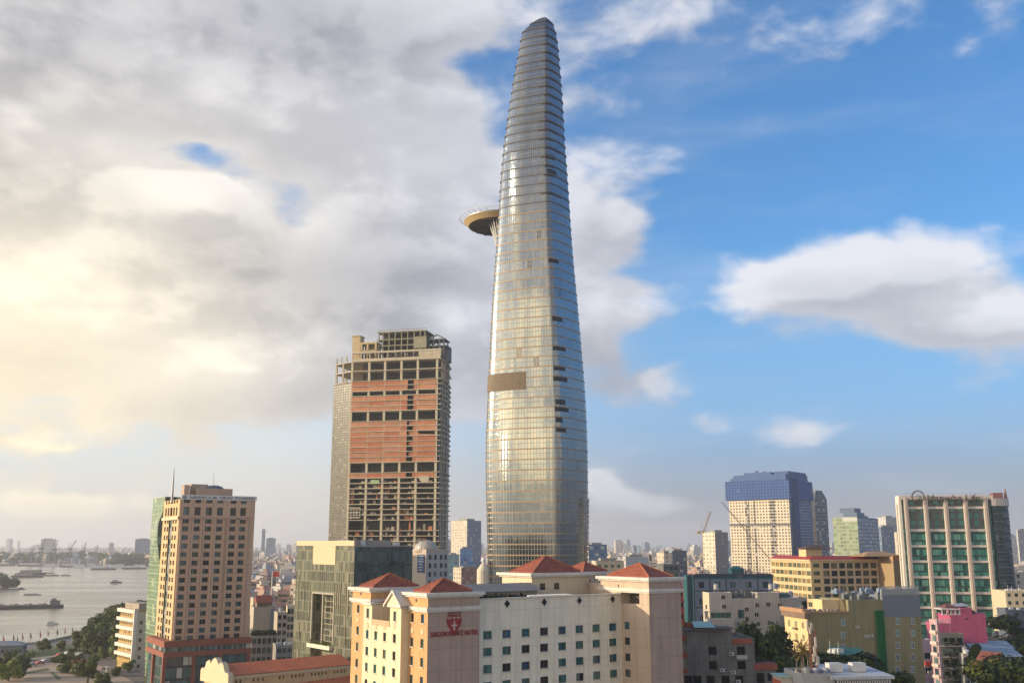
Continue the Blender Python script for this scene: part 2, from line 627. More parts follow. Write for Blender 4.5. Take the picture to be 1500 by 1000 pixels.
def leafmat(name, col, var=.5):
    if name in MATS:
        return MATS[name]
    mt, N, b = new_mat(name)
    ge = N.n('ShaderNodeNewGeometry')
    oi = N.n('ShaderNodeObjectInfo')
    rnd = ge.outputs['Random Per Island']
    c = N.mix(rnd, tuple(q * (1 - var) for q in col), (col[0] * (1 + var * 1.3), col[1] * (1 + var), col[2] * (1 + .5 * var)))
    cl, _ = N.noise(N.n('ShaderNodeTexCoord').outputs['Object'], .45, 2.0)
    c = N.mix(N.ramp(cl, .35, .68), N.v('MULTIPLY', c, (.62, .72, .8)), N.v('MULTIPLY', c, (1.5, 1.3, 1.0)))
    c = N.v('SCALE', c, scale=N.mad(N.sub(oi.outputs['Random'], .5), .5, 1.0))
    N.put(b.inputs['Base Color'], c)
    b.inputs['Roughness'].default_value = .6
    b.inputs['Specular IOR Level'].default_value = .25
    tr = N.n('ShaderNodeBsdfTranslucent')
    N.put(tr.inputs[0], N.v('SCALE', c, scale=1.2))
    ms = N.n('ShaderNodeMixShader')
    ms.inputs[0].default_value = .25
    N.nt.links.new(b.outputs[0], ms.inputs[1])
    N.nt.links.new(tr.outputs[0], ms.inputs[2])
    N.nt.links.new(ms.outputs[0], N.nt.nodes['Material Output'].inputs[0])
    MATS[name] = mt
    return mt


# ================================================================ building helper
class Bld:
    """a building set up from its near vertical corner: local x runs along its front wall (to the right, turned by th),
    local y along its left side; the front faces local -y, the left side local -x"""
    def __init__(s, name, label, cat, xc, yc, D, th, ytop=None, xl=None, xr=None, W=None, Dp=None, h=None, group=None):
        c = P(xc, yc, D)
        s.X, s.Y, s.D = c.x, D, D
        s.th = R(th)
        s.u = (math.cos(s.th), math.sin(s.th))
        s.v = (-math.sin(s.th), math.cos(s.th))
        s.h = h if h is not None else s.zp(ytop if ytop is not None else yc)
        s.W = W if W is not None else s.sf(xr, s.h)
        s.Dp = Dp if Dp is not None else s.sl(xl, s.h)
        s.root = empty(name, (s.X, s.Y, 0), s.th)
        tag(s.root, label, cat, group)
        s.nwin = {}
        s.extra = {}

    def zp(s, py, t=0.0, side='F'):
        """height of photo row py at distance t along the front / left wall"""
        dv = s.u if side == 'F' else s.v
        return P(750, py, s.Y + t * dv[1]).z

    def _t(s, px, z, dv, off=(0, 0)):
        a = (px - 750.0) / F
        x0 = s.X + s.u[0] * off[0] + s.v[0] * off[1]
        y0 = s.Y + s.u[1] * off[0] + s.v[1] * off[1]
        return (a * (y0 * CP + (z - H) * SP) - x0) / (dv[0] - a * dv[1] * CP)

    def sf(s, px, z, y=0.0): return s._t(px, z, s.u, (0, y))
    def sl(s, px, z, x=0.0): return s._t(px, z, s.v, (x, 0))

    def wall(s, mb, side, s0, s1, z0, z1, xs=(), zs=(), skip=(), d=.3, pos=0.0, m=0, mr=None):
        """wall plane with a grid of openings cut through it (with reveals of depth d)"""
        xs, zs = sorted(xs), sorted(zs)
        mr = m if mr is None else mr
        W_, D_ = s.W, s.Dp
        def pt(a, dep, z):
            if side == 'F': return (a, pos + dep, z)
            if side == 'L': return (pos + dep, a, z)
            if side == 'R': return (W_ - pos - dep, a, z)
            return (a, D_ - pos - dep, z)
        flip = side in ('L', 'B')
        def quad(p, mm):
            mb.face(p[::-1] if flip else p, mm)
        cx = [s0] + [q for ab in xs for q in ab] + [s1]
        cz = [z0] + [q for ab in zs for q in ab] + [z1]
        for i in range(len(cx) - 1):
            for k in range(len(cz) - 1):
                a, b, c, e = cx[i], cx[i + 1], cz[k], cz[k + 1]
                if b - a < 1e-4 or e - c < 1e-4:
                    continue
                hole = i % 2 == 1 and k % 2 == 1 and (i // 2, k // 2) not in skip
                if not hole:
                    quad([pt(a, 0, c), pt(b, 0, c), pt(b, 0, e), pt(a, 0, e)], m)
                else:
                    quad([pt(a, 0, c), pt(b, 0, c), pt(b, d, c), pt(a, d, c)][::-1], mr)
                    quad([pt(a, 0, e), pt(a, d, e), pt(b, d, e), pt(b, 0, e)][::-1], mr)
                    quad([pt(a, 0, c), pt(a, d, c), pt(a, d, e), pt(a, 0, e)][::-1], mr)
                    quad([pt(b, 0, c), pt(b, 0, e), pt(b, d, e), pt(b, d, c)][::-1], mr)

    def place(s, name, me, side, a0, a1, z, dep, parent=None):
        if side == 'F': loc, rz = (a0, dep, z), 0.0
        elif side == 'L': loc, rz = (dep, a1, z), -math.pi / 2
        elif side == 'R': loc, rz = (s.W - dep, a0, z), math.pi / 2
        else: loc, rz = (a1, s.Dp - dep, z), math.pi
        return link(name, me, parent or s.root, loc, rz)

    def windows(s, side, xs, zs, mats, skip=(), d=.3, name='window', mull=1, trans=0, fr=.07, pos=0.0, cap=100, sill=None):
        """one window object per opening; panes take a random glass from mats[1:], frame from mats[0]"""
        for i, (a, b) in enumerate(sorted(xs)):
            for k, (c, e) in enumerate(sorted(zs)):
                if (i, k) in skip:
                    continue
                g = RND.choice(mats[1:])
                me = window_mesh(b - a, e - c, mats[0], g, mull, trans, fr, sill)
                n = s.nwin.get(name, 0)
                if n < cap:
                    s.place(name, me, side, a, b, c, pos + d - .06)
                else:
                    s.extra.setdefault(name, []).append((me, side, a, b, c, pos + d - .06))
                s.nwin[name] = n + 1

    def finish(s):
        """windows past the first hundred of a kind go into one shared mesh"""
        for name, lst in s.extra.items():
            mb, mats = MB(), []
            for me, side, a0, a1, z, dep in lst:
                o = s.place('temp', me, side, a0, a1, z, dep)
                mt = Matrix.Translation(o.location) @ o.rotation_euler.to_matrix().to_4x4()
                idx = []
                for q in me.materials:
                    if q not in mats: mats.append(q)
                    idx.append(mats.index(q))
                for p in me.polygons:
                    mb.face([mt @ me.vertices[i].co for i in p.vertices], idx[p.material_index])
                bpy.data.objects.remove(o)
            o = mb.build(name, mats, s.root)
            o['kind'] = 'stuff'
        return s


RND = random.Random(7)
WIN = {}


def window_mesh(w, h, fm, gm, mull=1, trans=0, fr=.07, sill=None):
    key = (round(w, 2), round(h, 2), fm.name, gm.name, mull, trans, fr, sill.name if sill else '')
    if key in WIN:
        return WIN[key]
    mb = MB()
    t = .05
    mb.box(0, w, -t, t, 0, fr, 0)
    mb.box(0, w, -t, t, h - fr, h, 0)
    mb.box(0, fr, -t, t, fr, h - fr, 0)
    mb.box(w - fr, w, -t, t, fr, h - fr, 0)
    for k in range(mull):
        x = w * (k + 1) / (mull + 1)
        mb.box(x - fr * .4, x + fr * .4, -t * .8, t * .8, fr, h - fr, 0)
    for k in range(trans):
        z = h * (k + 1) / (trans + 1)
        mb.box(fr, w - fr, -t * .7, t * .7, z - fr * .4, z + fr * .4, 0)
    mb.face([(fr * .5, .012, fr * .5), (w - fr * .5, .012, fr * .5), (w - fr * .5, .012, h - fr * .5), (fr * .5, .012, h - fr * .5)], 1)
    mats = [fm, gm]
    if sill:
        mb.box(-.12, w + .12, -.42, -.05, -.16, -.02, 2)
        mats.append(sill)
    me = bpy.data.meshes.new('window')
    me.from_pydata(mb.v, [], mb.f)
    for q in mats:
        me.materials.append(q)
    me.polygons.foreach_set('material_index', mb.m)
    me.update()
    WIN[key] = me
    return me


def spans(centres, w):
    return [(c - w / 2, c + w / 2) for c in centres]


def lin(a, b, n):
    return [a + (b - a) * i / (n - 1) for i in range(n)]

# ================================================================ the slender glass skyscraper
def catmull(pts, n):
    out, k = [], len(pts)
    for i in range(k):
        p0, p1, p2, p3 = (Vector(pts[(i + j - 1) % k]) for j in range(4))
        for q in range(n):
            t = q / n
            out.append(.5 * ((2 * p1) + (p2 - p0) * t + (2 * p0 - 5 * p1 + 4 * p2 - p3) * t * t + (3 * p1 - p0 - 3 * p2 + p3) * t ** 3))
    return out


SKY_Y = 385.0
PLAN = catmull([(-1, .02), (-.90, -.17), (-.5, -.40), (-.1, -.56), (.20, -.675), (.36, -.71), (.52, -.605), (.80, -.25), (1, .14), (.86, .46),
                (.45, .70), (0, .76), (-.5, .58), (-.88, .28)], 9)
SIL = [(28, 793, 800), (29, 788.5, 803.8), (30.5, 785, 806.4), (32.3, 782, 808), (35, 778.5, 809.8), (38, 775.5, 811.2), (43, 770, 813), (47.5, 766.3, 814.2), (54, 763.5, 815.8), (72, 761, 818), (108, 754, 821), (144, 748.5, 824), (180, 743, 825.8),
       (216, 738, 828), (252, 734.5, 831), (288, 731.8, 833.6), (324, 729.6, 836), (360, 727, 838.7), (392, 724.6, 841.6), (444, 721, 846.8), (496, 718.3, 851.4),
       (548, 715.8, 856), (600, 713.5, 859.3), (652, 711.4, 861.3), (704, 711.6, 862), (756, 712.6, 861.8), (808, 714, 861), (860, 715.5, 860), (960, 719, 857), (1040, 722, 854)]
ZS = []
for (py, l, r) in SIL:
    a, b = P(l, py, SKY_Y), P(r, py, SKY_Y)
    ZS.append((a.z, a.x, b.x))
ZS.sort()


def sky_ring(z, off=0.0, sub=None):
    if z <= ZS[0][0]:
        xl, xr = ZS[0][1:]
    else:
        xl, xr = ZS[-1][1:]
        for (z0, l0, r0), (z1, l1, r1) in zip(ZS, ZS[1:]):
            if z0 <= z <= z1:
                t = (z - z0) / (z1 - z0)
                xl, xr = l0 + (l1 - l0) * t, r0 + (r1 - r0) * t
    hw, cx = (xr - xl) / 2 + off, (xl + xr) / 2
    dk = min(1.0, .55 + hw / 40.0)
    pts = PLAN if sub is None else [p for p in PLAN if sub(p)]
    return [(cx + p.x * hw, SKY_Y + p.y * hw * 1.0, z) for p in pts]


def curtain_mat():
    mt, N, b = new_mat('curtain_wall')
    uv = N.n('ShaderNodeUVMap').outputs[0]
    u, v, _ = N.sep(uv)
    fu, fv = N.mul(u, 1 / 1.25), N.mul(v, 1 / 3.9)
    cell = N.comb(N.m('FLOOR', fu), N.m('FLOOR', fv), 0.0)
    cell2 = N.comb(N.m('FLOOR', N.mul(fu, .5)), N.m('FLOOR', fv), 3.0)
    wn, wn2 = N.white(cell), N.white(cell2)
    fl = N.white(N.comb(0.0, N.m('FLOOR', fv), 9.0))
    mull = N.m('LESS_THAN', N.m('FRACT', fu), .13)
    tran = N.m('LESS_THAN', N.m('FRACT', N.mul(v, 1 / 1.95)), .07)
    line = N.m('MAXIMUM', mull, N.mul(tran, .6))
    blind = N.m('GREATER_THAN', wn, .62)
    n1, _ = N.noise(N.comb(u, v, 0.0), .035, 3.0, .6)
    base = N.mix(N.mul(blind, .35), (.165, .20, .23), (.27, .27, .25))
    dark = N.mul(N.m('GREATER_THAN', wn2, .993), .8)
    base = N.mix(dark, base, (.015, .017, .02))
    base = N.v('SCALE', base, scale=N.sum([.80, N.mul(n1, .25), N.mul(fl, .14)]))
    col = N.mix(line, base, (.20, .165, .12))
    N.put(b.inputs['Base Color'], col)
    N.put(b.inputs['Metallic'], N.mul(N.sub(1.0, N.m('MAXIMUM', N.mul(line, .7), dark)), .86))
    N.put(b.inputs['Roughness'], N.sum([.09, N.mul(wn, .04), N.mul(line, .3)]))
    b.inputs['Specular IOR Level'].default_value = .9
    b.inputs['IOR'].default_value = 1.7
    bp = N.n('ShaderNodeBump')
    bp.inputs['Strength'].default_value = .30
    bp.inputs['Distance'].default_value = .4
    nn, _ = N.noise(N.comb(u, v, 0.0), .12, 2.0, .5)
    N.put(bp.inputs['Height'], N.add(N.mul(nn, .5), N.mul(line, .12)))
    N.put(b.inputs['Normal'], bp.outputs[0])
    return mt


SPAN = paint('bronze_spandrel', (.30, .215, .13), rough=.5, dirt=.3, metal=.2)
DARKGAP = paint('dark_vent_shade', (.02, .022, .025), rough=.6)
LOUV = paint('brown_louvre', (.17, .125, .075), rough=.65, dirt=.35, joints=(50.0, .8, .22), jcol=.5)
WHITE_STEEL = paint('white_steel', (.62, .62, .60), rough=.45)
GREY_STEEL = paint('grey_steel', (.30, .31, .33), rough=.45, metal=.3)

bt = empty('skyscraper', (0, 0, 0))
tag(bt, 'tall slender glass skyscraper tapering like a petal, round landing deck on its upper left', 'skyscraper')
FLOORS = [i * 3.9 for i in range(0, 72)]
ztop = ZS[-1][0]
FLOORS = [z for z in FLOORS if z < ztop - 1.5] + [ztop]
LV = sorted(set(FLOORS[:-1] + [z for z in [ztop - 7 + .25 * i for i in range(28)] if min(abs(z - q) for q in FLOORS) > .1] + [ztop]))
def build_curtain():
    verts, faces, uvs = [], [], []
    n = len(PLAN)
    for z in LV:
        verts += sky_ring(z)
    arc = [0.0]
    ref = sky_ring(80.0)
    for i in range(n):
        arc.append(arc[-1] + (Vector(ref[(i + 1) % n]) - Vector(ref[i])).length)
    for k in range(len(LV) - 1):
        for i in range(n):
            j = (i + 1) % n
            faces.append((k * n + i, k * n + j, (k + 1) * n + j, (k + 1) * n + i))
            uvs += [(arc[i], LV[k]), (arc[i + 1], LV[k]), (arc[i + 1], LV[k + 1]), (arc[i], LV[k + 1])]
    t = len(LV) - 1
    faces.append(tuple(t * n + i for i in range(n)))
    uvs += [(0.0, ztop)] * n
    me = bpy.data.meshes.new('curtain_wall')
    me.from_pydata(verts, [], faces)
    me.uv_layers.new(name='UVMap')
    for i, q in enumerate(uvs):
        me.uv_layers[0].data[i].uv = q
    me.materials.append(curtain_mat())
    me.polygons.foreach_set('use_smooth', [True] * len(faces))
    me.update()
    return link('curtain_wall', me, bt)
build_curtain()


def ring_band(mb, z, h, off, inn=.0, m=0, sub=None, topoff=None):
    a = sky_ring(z, off, sub)
    b = sky_ring(z + h, off if topoff is None else topoff, sub)
    a0 = sky_ring(z, inn, sub)
    b0 = sky_ring(z + h, inn, sub)
    n = len(a)
    if n < 2:
        return
    rng = range(n) if sub is None else range(n - 1)
    for i in rng:
        j = (i + 1) % n
        mb.face([a[i], a[j], b[j], b[i]], m)
        mb.face([a0[i], a0[j], a[j], a[i]], m)
        mb.face([b[i], b[j], b0[j], b0[i]], m)
    if sub is not None:
        for i in (0, n - 1):
            mb.face([a0[i], a[i], b[i], b0[i]], m)


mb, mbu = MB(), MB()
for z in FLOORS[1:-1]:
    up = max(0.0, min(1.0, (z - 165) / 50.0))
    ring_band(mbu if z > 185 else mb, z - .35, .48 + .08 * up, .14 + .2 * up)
mb.build('spandrel', SPAN, bt)
mbu.build('ledge', paint('shaded_ledge', (.11, .10, .09), rough=.5, dirt=.3, metal=.2), bt)  # upper bands coloured dark to carry the shade beneath them
mb = MB()
ring_band(mb, ztop - .3, .7, .25)
mb.build('crown_rim', GREY_STEEL, bt)
# brown louvred plant floor on the left front, dark vents up the rounded corner
zl0, zl1 = P(740, 572, SKY_Y - 6).z, P(740, 546, SKY_Y - 6).z
left_front = lambda p: (p.y < .019 and p.x < -.22)
mb = MB()
ring_band(mb, zl0, zl1 - zl0, .3, .02, 0, left_front)
mb.build('louvre_band', LOUV, bt)
for py, x0, x1 in ((382, .30, .52), (468, .33, .52), (511, .32, .56), (540, .32, .54), (556, .3, .56), (590, .34, .5), (600, .32, .56), (616, .34, .42), (630, .33, .5), (250, .36, .6), (228, .3, .56)):
    zz = P(815, py, SKY_Y - 10).z
    mb = MB()
    ring_band(mb, zz - 1.0, 2.0, .06, .0, 0, lambda p: (p.y < 0 and x0 < p.x < x1 + .06))
    mb.build('vent_louvre', DARKGAP, bt)
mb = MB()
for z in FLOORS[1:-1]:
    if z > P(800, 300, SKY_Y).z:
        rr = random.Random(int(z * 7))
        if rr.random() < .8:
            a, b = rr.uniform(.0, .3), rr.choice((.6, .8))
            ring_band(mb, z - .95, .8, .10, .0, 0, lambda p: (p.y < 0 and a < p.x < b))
mb.build('shade_strip', DARKGAP, bt)  # dark strips stand in for the shade under the ledges
# stone edge up the right rear shoulder
mb = MB()
zr0, zr1 = 0.0, P(860, 735, SKY_Y + 4).z
k = 0
while zr0 + k * 2.0 < zr1:
    ring_band(mb, zr0 + k * 2.0, 1.7, .45, .0, 0, lambda p: (.10 < p.y < .40 and p.x > .8))
    k += 1
mb.build('stone_edge', paint('edge_stone', (.42, .36, .28), rough=.8, dirt=.4), bt)
# landing deck
hc = P(733, 326, 402)
mb = MB()
def disc_pts(r, z, n=72):
    return [(hc.x + r * math.cos(2 * math.pi * i / n), hc.y + r * math.sin(2 * math.pi * i / n), z) for i in range(n)]
def loft(mb, a, b, m=0):
    n = len(a)
    for i in range(n):
        j = (i + 1) % n
        mb.face([a[i], a[j], b[j], b[i]], m)
RT, RB = 15.4, 13.4
z1 = hc.z + .6
top, mid, low = disc_pts(RT, z1), disc_pts(RT, z1 - .5), disc_pts(RB, z1 - 2.5)
loft(mb, mid, top, 0); loft(mb, low, mid, 1)
mb.face(low[::-1], 2); mb.face(top, 0)
deck = mb.build('landing_deck', [GREY_STEEL, paint('gold_soffit', (.50, .36, .18), rough=.5, dirt=.25, joints=(1.2, 99, .1)), paint('deck_underside', (.085, .08, .075), rough=.7, dirt=.3)], bt)
mb = MB()
for i in range(-4, 5):
    w = math.sqrt(RB * RB - (i * 2.8) ** 2)
    mb.box(hc.x - w + .2, hc.x + w - .2, hc.y + i * 2.8 - .18, hc.y + i * 2.8 + .18, z1 - 2.8, z1 - 2.5)
mb.build('beam', paint('deck_beam', (.15, .135, .115), rough=.6), deck)
mb = MB()
a, b = disc_pts(RT + .1, z1 - .1), disc_pts(RT + 2.0, z1 + .9)
n = len(a)
for i in range(n):
    mb.bar(b[i], b[(i + 1) % n], .16)
    if i % 2 == 0:
        mb.bar(a[i], b[i], .14)
    mb.bar(tuple((Vector(a[i]) + Vector(b[i])) / 2), tuple((Vector(a[(i + 1) % n]) + Vector(b[(i + 1) % n])) / 2), .10)
mb.build('safety_net', WHITE_STEEL, deck)
mb = MB()
tw = P(727.5, 372, 392)
for dy in (-6, -3, 0, 3, 6):
    mb.tube((tw.x + 1.0, 391 + dy * .8, tw.z), (hc.x - 4.5 + abs(dy) * .3, hc.y - 4 + dy, z1 - 2.5), .22, None, 6)
    mb.tube((tw.x + 1.0, 391 + dy * .8, tw.z + 3.5), (hc.x - 1.5, hc.y - 4 + dy, z1 - 2.5), .16, None, 6)
mb.build('strut', WHITE_STEEL, bt)

# ================================================================ unfinished concrete tower
CONC = paint('raw_concrete', (.40, .345, .245), rough=.9, dirt=.4, scale=.12, streak=.5)
CONC_L = paint('pale_concrete', (.49, .43, .31), rough=.9, dirt=.35, scale=.2)
BRICK = paint('hollow_brick', (.47, .19, .09), rough=.95, dirt=.6, scale=.15, joints=(.9, .45, .09), jcol=.8, fine=.6)
COREM = paint('shaded_core_concrete', (.05, .048, .042), rough=.95, dirt=.5, scale=.2)  # core colour darkened so the open floors read as shaded
GRIDGLASS = facade('dusty_grid_glass', (.155, .138, .10), (.09, .088, .068), 2.6, 1.75, .8, .72, (.1, .14), dark=.45, rough=.22, wallvar=.25, lit_frac=.06, lite=(.22, .20, .15))
DKGLASS = facade('dark_grid_glass', (.12, .125, .12), (.05, .06, .07), 2.2, 1.75, .8, .75, (.1, .12), dark=.5, rough=.2, lit_frac=.05)
mt_ = Bld('unfinished_tower', 'unfinished concrete tower with orange brick infill and open upper floors', 'tower', 508.5, 795, 668, -13, xr=650, W=None, Dp=44, ytop=527)
mt_.W = mt_.sf(645, mt_.zp(556))
W_ = mt_.W
gx = -17.0
PLG = [(gx, 9.0), (0, 0), (W_, 0), (W_ - .2, 16), (W_ - 6, 44), (gx + 3, 46)]
def outset(poly, d):
    n, out = len(poly), []
    for i in range(n):
        p0, p1, p2 = Vector(poly[i - 1]), Vector(poly[i]), Vector(poly[(i + 1) % n])
        e0, e1 = (p1 - p0).normalized(), (p2 - p1).normalized()
        n0, n1 = Vector((e0.y, -e0.x)), Vector((e1.y, -e1.x))
        k = (n0 + n1) / (1 + n0.dot(n1))
        out.append(tuple(p1 + k * d))
    return out
zf = lambda py: mt_.zp(py, W_ / 2)
fh = 3.42
zb = zf(556)
nfl = int(zb / fh)
levels = [zb - fh * i for i in range(nfl + 1)][::-1]
tall = [(zf(603), zf(617)), (zf(679), zf(692)), (zf(762), zf(776))]
def in_tall(z):
    return any(z1 + .8 < z < z0 - .8 for z0, z1 in tall)
slab_lv = [z for z in levels if not in_tall(z) and z > 5] + [zf(541), zf(527)]
slab_lv.sort()
so = outset(PLG, .7)
so = [(x + (1.4 if i in (0, 5) else 0), y) for i, (x, y) in enumerate(so)]
for z in slab_lv:
    low_ = z < zb - 1
    po = list(so)
    if low_:
        po[0] = (-.3, .6); po[5] = (gx + 4, 45); po.insert(0, (gx + 1.5, 10.5))
    MB().prism(po, z - .5, z, 0).build('floor_slab', CONC_L if RND.random() < .5 else CONC, mt_.root)
colx = [mt_.sf(px, zb) for px in (515.5, 540.5, 563.7, 587.7, 611.7, 640.0)]
ztopslab = zf(527)
for cx in colx:
    MB().box(cx - .75, cx + .75, -.25, 1.1, 0, ztopslab - .62).build('column', CONC_L, mt_.root)
for (x, y) in ((W_ - .2, 11), (W_ - 1.4, 22), (W_ - 4.2, 34), (W_ - .2, 5.5)):
    MB().box(x - .9, x + .3, y - .6, y + .6, 0, ztopslab - .62).build('column', CONC, mt_.root)
for (x, y) in ((gx + 1.2, 9.9), (gx + 2.6, 24), (gx + 8, 5.4)):
    MB().box(x - .6, x + .6, y - .6, y + .6, zb - 6, ztopslab - .62).build('column', CONC_L, mt_.root)
MB().box(4, W_ - 5, 9, 38, 0, zf(527) - .7).build('core', COREM, mt_.root)
# brick infill
BI = []
BRICKS = [BRICK] + [paint('hollow_brick_%s' % n, c, rough=.95, dirt=.6, scale=.2, joints=(.9, .45, .09), jcol=.8, fine=.6) for n, c in (('pale', (.52, .235, .125)), ('red', (.43, .155, .075)), ('dusty', (.44, .21, .12)))]
bricks = [(557, 573.5), (580.5, 603), (617.5, 678.5), (692.5, 702.5)]
rb = random.Random(3)
lv2 = sorted(slab_lv)
slot = (mt_.sf(597.5, zb), mt_.sf(606.5, zb))
for z0, z1 in zip(lv2, lv2[1:]):
    zc = (z0 + z1) / 2
    for (ya, yb) in bricks:
        if zf(yb) < zc < zf(ya):
            mbk = MB()
            for bi in range(5):
                mbk = MB()
                a, b = colx[bi] + .2, colx[bi + 1] - .2
                top = z1 - .5
                if bi == 3:
                    mbk.box(a, slot[0], -.32, .2, z0, top)
                    mbk.box(slot[1], b, -.32, .2, z0, top)
                    if rb.random() < .35:
                        mbk.box(slot[0] + 1.2, slot[1] - .4, .5, .7, z0, top)
                elif bi == 4 and zf(636) < zc < zf(628):
                    mbk.face([(a, -.3, z0), (b, -.3, z0), (b, -.3, z0 + .5), (b - 2, -.3, z0 + .5), (a + 2.0, -.3, z0 + .8), (a, -.3, top)])
                else:
                    mbk.box(a, b, -.32, .2, z0, top - (rb.uniform(.0, .35)))
                    if rb.random() < .12:
                        cx = rb.uniform(a + 1, b - 2)
                        mbk.box(cx, cx + 1.0, -.36, -.33, z0 + .8, z0 + 2.0)
                BI.append(mbk)
for k, q in enumerate(BI):
    q.build('brick_infill', RND.choice(BRICKS), mt_.root)
# low brick upstands and clutter in open floors
mbk, mbd = MB(), MB()
for z0, z1 in zip(lv2, lv2[1:]):
    if z0 < zf(702):
        for bi in range(5):
            x = colx[bi] + .75
            while x < colx[bi + 1] - 1.5:
                w = rb.uniform(.8, 3.0)
                if rb.random() < .45:
                    (mbk if rb.random() < .3 else mbd).box(x, min(x + w, colx[bi + 1] - .8), 1.6, 1.9, z0, z0 + rb.uniform(.7, z1 - z0 - .7))
                x += w + rb.uniform(.3, 1.5)
mbk.build('partition', BRICK, mt_.root)['kind'] = 'stuff'
mbd.build('partition', CONC, mt_.root)['kind'] = 'stuff'
# right chamfer: grey block and glass between the slabs
mb = MB()
for z0, z1 in zip(lv2, lv2[1:]):
    if z1 < zf(556):
        for k in range(6):
            if rb.random() < .9:
                t0, t1 = k / 6, (k + .86) / 6
                p, q = Vector((W_ + .1, 1.2)), Vector((W_ - .2, 16))
                a, b = p.lerp(q, t0), p.lerp(q, t1)
                mb.face([(a.x - .5, a.y, z0), (b.x - .5, b.y, z0), (b.x - .5, b.y, z1 - .62), (a.x - .5, a.y, z1 - .62)])
mb.build('side_glazing', DKGLASS, mt_.root)
mb = MB()
mb.face([(W_ - .3, 16, 0), (W_ - 6.0, 43, 0), (W_ - 6.0, 43, zf(565)), (W_ - .3, 16, zf(565))])
mb.build('rear_glazing', DKGLASS, mt_.root)
# glazed left wing: built flat along its own axis so the grid follows it
dg = Vector((0 - gx, -9.0)); Lg = dg.length
mb = MB()
mb.box(0, Lg - .4, -.2, 1.0, 0, zf(557) - .4)
mb.box(-.0, .8, 1.0, 34, 0, zf(557) - .4)
o = mb.build('glazed_wing', GRIDGLASS, mt_.root, (gx, 9.0, 0), math.atan2(dg.y, dg.x))
# big open storeys: balustrade walls and roof beam
mb = MB()
mb.box(colx[0], W_, -.55, -.2, zf(527), zf(523.5))
mb.box(-.5, W_ + .6, -.6, 1.5, zf(514.5) - .5, zf(513))
for i in range(11):
    x = colx[0] + (W_ - colx[0]) * i / 10
    mb.box(x - .3, x + .3, -.4, .6, zf(523.5), zf(514.5) - .5)
mb.box(mt_.sf(613, ztopslab), W_ + .3, -.3, .3, zf(524), zf(515.2))
for x in (gx + 1.6, gx + 6, gx + 11):
    mb.box(x - .4, x + .4, 9.0 - (x - gx) * .58 + .4, 9.0 - (x - gx) * .58 + 1.4, ztopslab, zf(517))
mb.build('parapet', CONC_L, mt_.root)
lettering('wall_letters', 'SCIVCOSS', 4.6, paint('faded_letters', (.10, .075, .085), rough=.8), mt_.root, ((colx[2] + mt_.sf(613, ztopslab)) / 2 + .5, -.75, zf(523)), width=mt_.sf(612, ztopslab) - mt_.sf(567, ztopslab))
xx = lambda px: mt_.sf(px, zf(500))
mb = MB()
mb.box(xx(513), xx(524.5), 4, 11, ztopslab, zf(488)); mb.box(xx(512), xx(525.5), 3.5, 11.5, zf(488), zf(486.7))
for a in (525, 534, 546):
    mb.box(xx(a), xx(a + 2.6), 4, 5.2, ztopslab, zf(498.5))
mb.box(xx(524.5), xx(549), 3.8, 14, zf(500), zf(497.2)); mb.box(xx(524.5), xx(549), 4, 12, zf(510.6), zf(509)); mb.box(xx(525), xx(549), 12, 12.6, ztopslab, zf(500))
mb.build('roof_block', paint('ochre_concrete', (.50, .39, .22), rough=.9, dirt=.35), mt_.root)
mb = MB()
for k, py in enumerate((512, 504, 495, 484)):
    mb.box(xx(548.5), xx(621), 5, 26, zf(py), zf(py - 1.3))
for i, a in enumerate((550, 556, 565, 574, 583.5, 592.5, 602, 611, 618)):
    mb.box(xx(a), xx(a + 1.2), 5.3, 6.2, ztopslab, zf(484)); mb.box(xx(a), xx(a + 1.2), 24, 25, ztopslab, zf(484))
mb.box(xx(604), xx(621.5), 4.6, 5.2, zf(509), zf(492))
for i in range(16):
    a = 549 + i * 4.4
    mb.box(xx(a), xx(a + .5), 4.9, 5.1, zf(482.7), zf(480))
mb.box(xx(549), xx(620), 4.9, 5.1, zf(480.6), zf(480))
mb.build('roof_frame', paint('mossy_concrete', (.30, .285, .19), rough=.95, dirt=.5, streak=.4), mt_.root)
mb = MB()
mb.box(xx(553), xx(617), 12, 20, ztopslab, zf(486))
mb.build('roof_core', COREM, mt_.root)
mb = MB()
for k, (a, b, py) in enumerate(((622, 648, 497.5), (624, 650, 507))):
    mb.box(xx(a), xx(b), 6, 18, zf(py), zf(py - 1.6))
for a in (623, 631, 640, 646):
    for y in (6.5, 16):
        mb.bar((xx(a), y, ztopslab), (xx(a), y, zf(497)), .9)
mb.bar((xx(622), 6.5, zf(497)), (xx(636), 6.5, zf(490)), .9); mb.bar((xx(636), 6.5, zf(490)), (xx(649), 6.5, zf(497)), .9)
mb.box(xx(628), xx(648), 12, 22, ztopslab, zf(505))
mb.build('roof_skeleton', paint('dark_steel_frame', (.10, .11, .12), rough=.7), mt_.root)
MB().tube((xx(532), 9, zf(488)), (xx(532), 9, zf(472)), .18, .08, 6).build('roof_mast', GREY_STEEL, mt_.root)
MB().box(mt_.sf(543.5, zf(700)), mt_.sf(556.3, zf(700)), -.95, -.85, zf(708), zf(702.2)).build('green_tarpaulin', paint('pale_green_sheet', (.30, .42, .20), rough=.7, dirt=.3), mt_.root)
mb = MB()
a, b = mt_.sf(613, zf(700)), mt_.sf(629.5, zf(700))
mb.face([(a, -.95, zf(698)), (a + 1.2, -.95, zf(704)), (a + 3, -.95, zf(706.5)), (b - .7, -.95, zf(707)), (b, -.95, zf(697.5))])
mb.build('hanging_tarpaulin', paint('beige_sheet', (.46, .41, .31), rough=.8, dirt=.4), mt_.root)
mb = MB()
a, b = mt_.sf(510.5, zf(750)), mt_.sf(528, zf(750))
